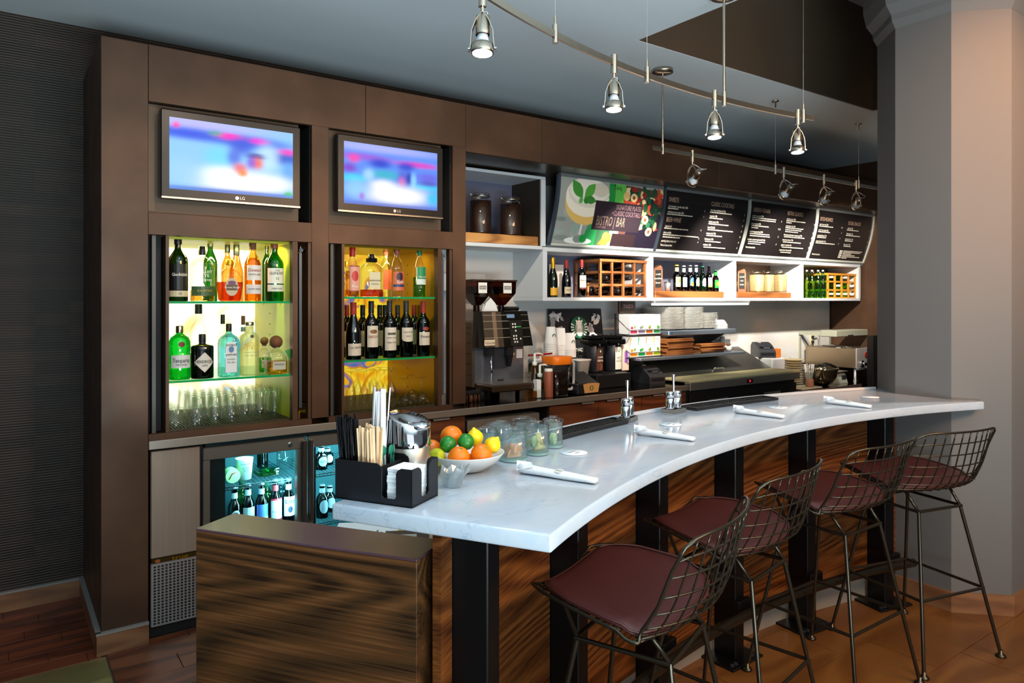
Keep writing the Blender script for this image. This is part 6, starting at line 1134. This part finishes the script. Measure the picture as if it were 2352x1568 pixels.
t, x, y, R, H_ = lid_jar(1179, 1064, 75, 33, 'lidded glass jar of orange slices, nearest on the bar', 0)
for i in range(5): a = -2.2 + i * 1.2; slice_(x + .012 * math.cos(a), y + .012 * math.sin(a), ZQ + .0105 + (.012 if i else 0), .026, 'orange', (PI / 2 - .25 + .1 * i, 0, .4 + (i - 1) * .45), ('front half orange slice in the nearest jar', 'second orange slice in the nearest jar', 'third orange slice in the nearest jar', 'fourth orange slice in the nearest jar', 'last orange slice in the nearest jar')[i], True)
t, x, y, R, H_ = lid_jar(1233, 1050, 74, 28, 'lidded glass jar of lemon wedges, in the middle', 0)
for i in range(5): slice_(x + .012 * math.cos(i * 1.3), y + .012 * math.sin(i * 1.3), ZQ + .012 + .009 * i, .022, 'lemon' if i % 2 == 0 else 'lime', (.9 + .3 * i, .2 * i, i * 1.1), ('lowest', 'second', 'third', 'fourth', 'top')[i] + ' wedge in the jar of lemon wedges', True)
t, x, y, R, H_ = lid_jar(1271, 1034, 69, 22, 'lidded glass jar with a lime, rightmost of the jars', 0); slice_(x, y, ZQ + .028, .019, 'lime', (PI / 2, 0, .5), 'round lime slice facing out of the rightmost jar'); slice_(x + .008, y + .014, ZQ + .026, .018, 'lime', (PI / 2, 0, .8), 'second lime slice in the rightmost jar')
lid_jar(1150, 1046, 71, 30, 'empty lidded glass jar behind the orange slices jar', 0); lid_jar(1203, 1030, 65, 26, 'empty lidded glass jar at the back, behind the lemon jar', 0); lid_jar(1118, 1056, 68, 26, 'lidded glass jar half hidden behind the fruit bowl', 0)
# caddy
A_ = Vector((*GP(770, 1144, ZB), 0)); B_ = Vector((*GP(946, 1168, ZB), 0)); D_ = Vector((*GP(1007, 1138, ZB), 0))
e1 = (A_ - B_); L1 = e1.length; e2 = D_ - B_; L2 = e2.length; ang = math.atan2(-e1.y, -e1.x)
cd = thing('bar_caddy', 'black bar caddy with napkins, straws and stirrers at the bar end', 'caddy', (A_.x, A_.y, ZQ), ang); CD = L2 * 1.0; HC = .098; th = .003
MB().box((0, 0, 0), (L1, CD, th)).build('floor_plate', BP, cd)
def notch(L_, c0, c1, h0, h1, zb=.016):
    r_ = .014; pts = [(0, 0), (L_, 0), (L_, h1)]
    if c1 < L_: pts += [(c1 + r_, h1), (c1 + .004, h1 - .006), (c1, h1 - r_), (c1, zb + .005), (c1 - .005, zb), (c0 + .005, zb), (c0, zb + .005), (c0, h0 - r_), (c0 - .004, h0 - .006), (c0 - r_, h0)]
    return pts + [(0, h0)]
RX = Matrix.Rotation(PI / 2, 4, 'X')
MB().prism(notch(L1, L1 * .615, L1 * .80, HC, HC * .93), -th, 0, M=RX).build('front_wall', BP, cd)
MB().prism(notch(CD, CD * .36, CD * .66, HC * .93, HC * .97), -th, 0, M=Matrix.Translation((L1, 0, 0)) @ Matrix.Rotation(PI / 2, 4, 'Z') @ RX).build('side_wall', BP, cd)
MB().prism(notch(L1, L1 * .62, L1 * .86, HC, HC), -th, 0, M=Matrix.Translation((0, CD - th, 0)) @ RX).build('back_wall', BP, cd); MB().box((0, th, th), (th, CD - th, HC)).build('end_wall', BP, cd); MB().box((L1 * .52, th, th), (L1 * .52 + th, CD - th, HC * .86)).build('divider', BP, cd); MB().box((th, CD * .5, th), (L1 * .52, CD * .5 + th, HC * .8)).build('divider', BP, cd)
nk = MB().box((-.034, -.037, 0), (.034, .037, .0085), bev=.001).build('paper_napkin', MATS['white_paper']); ca, sa = math.cos(ang), math.sin(ang)
def LC(x, y, z): return (A_.x + x * ca - y * sa, A_.y + x * sa + y * ca, ZQ + z)
for i in range(9):
    o = nk if i == 0 else nk.copy()
    if i: C.objects.link(o)
    o.location = LC(L1 * .765 + random.uniform(-.001, .001), CD * .5 + random.uniform(-.002, .002), .0035 + i * .0088); o.rotation_euler = (0, 0, ang + random.uniform(-.02, .02)); tag(o, ('topmost white paper napkin in the caddy' if i == 8 else 'folded white paper napkin in the stack inside the caddy'), 'napkin', 'napkins in the caddy')
random.seed(21)
def sticks(name, n, x0, x1, y0, y1, L_, lean, shape, m, lab, cat, grp, zb=.004):
    src = shape(L_).build(name, MATS[m]); 
    for i in range(n):
        o = src if i == 0 else src.copy()
        if i: C.objects.link(o)
        o.location = LC(random.uniform(x0, x1), random.uniform(y0, y1), zb); dx_, dy_ = lean[0] + random.uniform(-.05, .05), lean[1] + random.uniform(-.03, .06); o.rotation_euler = Vector((dx_ * ca - dy_ * sa, dx_ * sa + dy_ * ca, 1)).to_track_quat('Z', 'Y').to_euler(); o.scale = (1, 1, random.uniform(.95, 1.04)); tag(o, lab, cat, grp)
rnd = lambda L_: MB().cyl((0, 0, 0), (0, 0, L_), .0028, 7); flat = lambda L_: MB().box((-.0032, -.0012, 0), (.0032, .0012, L_), bev=.0008)
sticks('black_straw', 34, .014, .042, .012, CD * .44, .195, (-.12, .03), rnd, 'black_gloss', 'black cocktail straw at the left end of the caddy', 'straw', 'black straws'); sticks('wood_stirrer', 46, .050, L1 * .49, .012, CD * .44, .172, (-.02, .02), flat, 'stirrer_wood', 'pale wooden stirrer in the caddy', 'stirrer', 'wooden stirrers')
wide = lambda L_: MB().box((-.0065, -.0015, 0), (.0065, .0015, L_), bev=.001)
sticks('wrapped_straw', 7, .045, .085, CD * .58, CD * .88, .262, (.03, .0), wide, 'white_paper', 'white paper-wrapped straw standing tall in the caddy', 'straw', 'wrapped straws'); sticks('short_black_straw', 8, .02, L1 * .48, CD * .58, CD * .88, .185, (.05, .0), rnd, 'black_gloss', 'black straw behind the wooden stirrers', 'straw', 'rear black straws')
gp = MB()
gp.cyl((0, 0, 0), (0, 0, .10), .002, 6).ball((0, 0, .108), .011, sc3=(1, .35, 1.2), n=10, h=6)
gsrc = gp.build('cocktail_pick', mat('pick_green', '#0f6a52', .4))
for i in range(4):
    o = gsrc if i == 0 else gsrc.copy()
    if i: C.objects.link(o)
    o.location = LC(L1 * .46 + .006 * i, CD * (.6 + .06 * i), .006); o.rotation_euler = (0, .12 * i - .1, .6 * i); tag(o, 'green plastic cocktail pick in the caddy', 'pick', 'green picks')
dx, dy, dz = CP(940, 1100, 1.965); ds = thing('steel_dispenser', 'round polished steel dispenser with slanted chrome lid behind the caddy', 'dispenser', (dx, dy, ZQ), -.6); R = .0575; HD = .098
MB().lathe([(0, 0), (R * .97, 0), (R, .004), (R, HD - .002), (R * .97, HD)], 36).build('body', MATS['steel'], ds); mb = MB(); V = []; n = 36
for i in range(n):
    t_ = 2 * PI * i / n; x_, y_ = R * 1.02 * math.cos(t_), R * 1.02 * math.sin(t_); zt_ = .168 + .016 * math.cos(t_ - 2.6); V += [(x_, y_, HD), (x_, y_, zt_), (x_ * .93, y_ * .93, zt_ + .005), (x_ * .45, y_ * .45, zt_ - .006), (0, 0, .155)]
mb.add(V, [(i * 5 + k, ((i + 1) % n) * 5 + k, ((i + 1) % n) * 5 + k + 1, i * 5 + k + 1) for i in range(n) for k in range(4)], 0, True); mb.build('lid', MATS['chrome'], ds); MB().ball((R * .55, -R * .55, .155), .03, sc3=(1, .9, .45), n=16, h=8).build('spout_cover', MATS['chrome'], ds)
wx, wy, wz = CP(1040, 1118, 1.86); wc = thing('wrapped_cup', 'clear plastic cup in crumpled wrap in front of the fruit bowl', 'cup', (*GP(1040, 1118, ZB), ZQ)); MB().lathe([(0, 0), (.020, 0), (.027, .036), (.025, .036), (.018, .003), (0, .003)], 18).build('cup', MATS['clear_jar'], wc); random.seed(2); V = []; n = 18
for i in range(n):
    t_ = 2 * PI * i / n; k = random.uniform(.9, 1.25); V += [(.022 * math.cos(t_), .022 * math.sin(t_), .002), (.029 * k * math.cos(t_), .029 * k * math.sin(t_), .03), (.034 * k * math.cos(t_) + .012, .034 * k * math.sin(t_), .045 + random.uniform(-.008, .014))]
MB().add(V, [(i * 3 + k, ((i + 1) % n) * 3 + k, ((i + 1) % n) * 3 + k + 1, i * 3 + k + 1) for i in range(n) for k in range(2)]).build('wrap', glass('wrap_film', '#e6eef2', .2, .1, .3), wc)
# ------------------------------------------------------------------ wire bar stools
def shell(u, v):
    """seat shell: u -1..1 across, v 0 front edge .. 1 top of the back"""
    T = [(0, .245, .752, .175), (.12, .20, .758, .215), (.28, .10, .752, .248), (.42, -.01, .738, .265), (.54, -.10, .728, .272), (.63, -.165, .738, .272), (.71, -.208, .775, .270), (.80, -.232, .835, .268), (.9, -.252, .92, .264), (1., -.272, 1.005, .258)]
    for a, b_ in zip(T, T[1:]):
        if v <= b_[0] + 1e-9: k = (v - a[0]) / (b_[0] - a[0]); y, z, hw_ = (a[i] + (b_[i] - a[i]) * k for i in (1, 2, 3)); break
    bk = max(0., min(1., (v - .5) / .22)); bk = bk * bk * (3 - 2 * bk)
    x = u * hw_ * (1 - .06 * bk * u * u); y += bk * (.098 - .035 * max(0, (v - .7) / .3)) * abs(u) ** 2.2; z += (1 - bk) * .016 * u * u + (.012 * abs(u) ** 3 if v < .5 else 0)
    tp = max(0, (v - .9) / .1); z -= tp * .022 * abs(u) ** 8
    return (x, y, z)
WB = MATS['wire_bronze']
def make_stool():
    t = thing('wire_bar_stool', '', 'bar stool', group='wire bar stools at the bar')
    rim = [shell(-1, 1 - i / 30) for i in range(31)] + [shell(-1 + 2 * i / 10, 0) for i in range(1, 10)] + [shell(1, i / 30) for i in range(31)] + [shell(1 - 2 * i / 16, 1) for i in range(1, 16)]
    sh_ = MB().tube(rim, .0048, 8, closed=True).build('shell_rim', WB, t)
    for i in range(1, 12): u = -1 + 2 * i / 12; MB().tube([shell(u, j / 32) for j in range(33)], .0028, 6).build('wire', WB, sh_)
    for j in range(1, 17): v = j / 17; MB().tube([shell(-1 + 2 * i / 16, v) for i in range(17)], .0028, 6).build('wire', WB, sh_)
    # seat pad
    n, m_ = 18, 18; V = []
    def pad(u, v, s_):
        a = max(abs(u), 1e-6); cu = math.copysign(min(abs(u), 1.), u)
        rr = 1 - .20 * v ** 4; v2 = v * (1 - .13 * u ** 4); x, y, z = shell(cu * .95 * rr, .05 + (v2 + 1) / 2 * .575)
        e = max(0, 1 - max(abs(u), abs(v)) ** 6); return (x, y, z + .004 + s_ * (.006 + .014 * e ** .5))
    for s_ in (1, 0):
        for i in range(n + 1):
            for j in range(m_ + 1): V.append(pad(-1 + 2 * i / n, -1 + 2 * j / m_, s_))
    k = (n + 1) * (m_ + 1); Fc = []
    for i in range(n):
        for j in range(m_):
            a = i * (m_ + 1) + j; q = (a, a + m_ + 1, a + m_ + 2, a + 1); Fc += [q, tuple(k + z for z in q[::-1])]
    edge = [i * (m_ + 1) for i in range(n + 1)] + [n * (m_ + 1) + j for j in range(1, m_ + 1)] + [i * (m_ + 1) + m_ for i in range(n - 1, -1, -1)] + [j for j in range(m_ - 1, 0, -1)]
    for a, b_ in zip(edge, edge[1:] + edge[:1]): Fc.append((b_, a, a + k, b_ + k))
    pd = MB().add(V, Fc, 0, True).build('seat_pad', MATS['leather'], t)
    MB().tube([tuple(c + (0, 0, .004)[q] for q, c in enumerate(V[e])) for e in edge], .0032, 6, closed=True).build('piping', MATS['leather'], pd)
    # base: four splayed legs, ring at the top, foot ring, carrying rods
    hb, ht, zt_ = .238, .13, .645; cs_ = ((-1, -1), (1, -1), (1, 1), (-1, 1)); lerp = lambda z: hb + (ht - hb) * z / zt_
    for sx_, sy_ in cs_:
        lg = MB().cyl((sx_ * hb, sy_ * hb, .012), (sx_ * ht, sy_ * ht, zt_), .0075, 10).build('leg', WB, t)
        MB().lathe([(0, 0), (.020, 0), (.022, .004), (.018, .010), (.009, .014), (.009, .03), (0, .03)], 14, c=(sx_ * hb, sy_ * hb, 0)).build('glide', WB, lg)
    def ring(h_, z, r_): return [(sx_ * h_ * q, sy_ * h_ * q2, z) for sx_, sy_ in cs_ for q, q2 in ((1, 1),)]
    def bar_(a, b_, nm, r_=.0065): MB().cyl(a, b_, r_, 10).build(nm, WB, t)
    for nm, z in (('top_rail', zt_), ('foot_rail', .292)):
        P_ = ring(lerp(z) + .004, z, 0)
        for a, b_ in zip(P_, P_[1:] + P_[:1]): bar_(a, b_, nm)
    for s_ in (-1, 1):
        MB().tube([(s_ * ht, -ht, zt_), (s_ * (ht + .005), -ht + .045, .70), (s_ * (ht + .005), -ht + .06, .718), (s_ * (ht + .008), -.02, .727), (s_ * (ht + .012), .12, .742), (s_ * (ht + .006), ht + .04, .735), (s_ * ht, ht, zt_)], .0065, 8).build('seat_support', WB, t)
    bar_((-ht - .01, .08, .738), (ht + .01, .08, .738), 'cross_rod', .005); bar_((-ht - .006, -.06, .722), (ht + .006, -.06, .722), 'cross_rod', .005)
    return t
proto = make_stool()
for k, (a, r_, lab) in enumerate(((111.6, 3.655, 'wire bar stool with burgundy pad, nearest the walnut wing panel'), (101.0, 3.655, 'wire bar stool with burgundy pad, second from the wing panel'), (89.8, 3.63, 'wire bar stool with burgundy pad, between second stool and the one at the pillar'), (80.6, 3.625, 'wire bar stool with burgundy pad, beside the grey pillar'))):
    o = proto if k == 0 else copy_tree(proto); o.location = (*PO(r_, a), 0); o.rotation_euler = (0, 0, math.radians(a - 90 - (4 if k == 3 else 0))); o['label'] = lab
# ------------------------------------------------------------------ track lighting
NI = MATS['nickel']; ZR = 2.5; RR = 4.15
def rail_box(pts, h=.024, w_=.010):
    V = []; n = len(pts)
    for i, (x, y) in enumerate(pts):
        a, b_ = Vector(pts[max(0, i - 1)]), Vector(pts[min(n - 1, i + 1)]); d = (b_ - a).normalized(); q = Vector((-d.y, d.x)) * w_ / 2
        for s_, z in ((-1, -h / 2), (1, -h / 2), (1, h / 2), (-1, h / 2)): V.append((x + q.x * s_, y + q.y * s_, ZR + z))
    Fc = [(3, 2, 1, 0), tuple(4 * (n - 1) + k for k in range(4))]
    for i in range(n - 1):
        for k in range(4): Fc.append((4 * i + k, 4 * i + (k + 1) % 4, 4 * i + 4 + (k + 1) % 4, 4 * i + 4 + k))
    return MB().add(V, Fc)
t1 = thing('light_track', 'curved brushed nickel light track over the bar', 'light track'); rail_box([PO(RR, 126 - i) for i in range(46)]).build('rail', NI, t1)
t2 = thing('light_track', 'straight nickel light track in front of the menu boards', 'light track'); rail_box([(3.29, 3.07), (6.9, 3.085)]).build('rail', NI, t2)
def clamp(par, x, y, top=None, canopy=0, rod=.0012):
    c = MB().cyl((x, y, ZR - .03), (x, y, ZR + .035), .0105, 14).build('clamp', NI, par)
    if top:
        MB().cyl((x, y, ZR + .035), (x, y, top), rod, 8).build('rod' if rod > .003 else 'wire', NI if rod > .003 else MATS['aluminium'], c); MB().cyl((x, y, ZR + .035), (x, y, ZR + .065), max(.0045, rod), 10).build('ferrule', NI, c)
        MB().lathe([(0, -.03), (canopy * .4, -.03), (canopy, -.022), (canopy, 0), (0, 0)] if canopy > .03 else [(0, -.05), (.006, -.05), (.006, -.012), (canopy, -.008), (canopy, 0), (0, 0)], 24, c=(x, y, top)).build('canopy', NI, c)
def on1(px): return PO(RR, ANG(px, RR))
for px, top, cn, rd in ((1275, CEIL, .025, .0012), (1486, CEIL, .025, .0012), (1663, CEIL, .06, .0065), (1845, CZ, .025, .0012)): x, y = on1(px); clamp(t1, x, y, top, cn, rd)
for px, cn, rd in ((1522, .065, .0065), (1781, .025, .0012), (1972, .025, .0012)): clamp(t2, XP(px, 3.073), 3.073, CEIL, cn, rd)
def lamp(par, x, y, aim, lab, power, dim=False, bl=.45, col=(.66, .86, 1.)):
    t = thing('track_lamp', lab, 'lamp', (x, y, ZR), 0, 'track lamps')
    MB().cyl((0, 0, -.045), (0, 0, .03), .0125, 16).cyl((0, 0, -.062), (0, 0, -.045), .006, 10).build('mount', NI, t)
    piv = Vector((0, 0, -.062)); d = (Vector(aim) - Vector((x, y, ZR - .16))).normalized()
    hc = Vector((0, 0, -.175)); Q = d.to_track_quat('-Z', 'Y').to_matrix().to_4x4(); hd = Matrix.Translation(hc) @ Q
    sd = Q.to_3x3() @ Vector((1, 0, 0))
    for s_ in (-1, 1):
        e = hc + sd * (.037 * s_); mid = (piv + e) / 2 + sd * (.014 * s_); pts = [piv, piv + (mid - piv) * .4 + sd * (.006 * s_), mid, e]; mb = MB(); V = []; up = (d.cross(sd)).normalized() * .008
        for q in pts: V += [q - up + sd * .0012 * s_, q + up + sd * .0012 * s_, q + up - sd * .0012 * s_, q - up - sd * .0012 * s_]
        mb.add(V, [(4 * i + k, 4 * i + (k + 1) % 4, 4 * i + 4 + (k + 1) % 4, 4 * i + 4 + k) for i in range(3) for k in range(4)] + [(3, 2, 1, 0), (12, 13, 14, 15)]); mb.build('yoke_arm', NI, t)
        MB().cyl(e, e + sd * (.007 * s_), .007, 10).build('thumb_screw', MATS['chrome'], t)
    MB().lathe([(.034, -.014), (.035, -.012), (.035, .014), (.031, .015), (.031, -.014)], 24, M=hd).build('ring', NI, t)
    b_ = MB().lathe([(.031, -.004), (.028, .012), (.019, .03), (.017, .045), (0, .045)], 20, M=hd).build('bulb', MATS['ceramic'], t)
    MB().lathe([(0, -.012), (.029, -.010), (.031, -.006), (0, -.005)], 20, M=hd).build('lens', MATS['lamp_face_dim' if dim else 'lamp_face'], b_)
    MB().lathe([(.0215, .045), (.022, .047), (.022, .105), (.018, .108), (0, .108)], 20, M=hd).build('socket', NI, t)
    st_ = hd @ Vector((0, 0, .108)); k = sd * .02 + Vector((.03, -.02, 0)); MB().tube([piv + Vector((0, 0, .005)), piv + k * .6 + Vector((0, 0, -.01)), piv + k * 1.3 + Vector((0, 0, -.035)), st_ + k * .8 + Vector((0, 0, .012)), st_ + d * -.015, st_], .0028, 6).build('cable', MATS['aluminium'], t)
    l = bpy.data.lights.new('track_lamp_light', 'SPOT'); l.energy = power; l.spot_size = 1.15; l.spot_blend = bl; l.shadow_soft_size = .03; l.color = col
    o = bpy.data.objects.new('track_lamp_light', l); C.objects.link(o); p0 = Vector((x, y, ZR)) + hc + d * .03; o.location = p0; o.rotation_euler = d.to_track_quat('-Z', 'Y').to_euler()
SPW = 17
for px, s_ in ((1108, 'nearest lamp on the curved track'), (1410, 'second lamp along the curved track'), (1641, 'third lamp along the curved track, beside the rod'), (1832, 'last lamp at the end of the curved track')):
    x, y = on1(px); lamp(t1, x, y, (x - .10, y - .12, 1.05), s_, SPW)
for px, s_ in ((1590, 'first lamp on the straight track, beside its rod'), (1800, 'second lamp on the straight track'), (1892, 'third lamp on the straight track'), (1966, 'lamp on the straight track nearest the pillar')):
    x = XP(px, 3.075); lamp(t2, x, 3.075, ({1590: 4.0, 1800: 5.0, 1892: 5.95, 1966: 6.85}[px], 4.0, 1.74), s_, 230, True, .8, (1., .91, .78))
x, y = PO(RR, 123); lamp(t1, x, y, (x - .05, y - .3, 1.05), 'lamp on the curved track beyond the top of the picture', SPW)  # extra unseen lamp, added to light the bar's left end
flush_texts()
# alike things that carry no group yet get one
kin = {}
for o in bpy.data.objects:
    if o.parent is None and 'category' in o.keys() and 'group' not in o.keys(): kin.setdefault(o.name.split('.')[0], []).append(o)
for k_, L_ in kin.items():
    if len(L_) > 1:
        for o in L_: o['group'] = 'the ' + k_.replace('_', ' ') + 's of the bar'
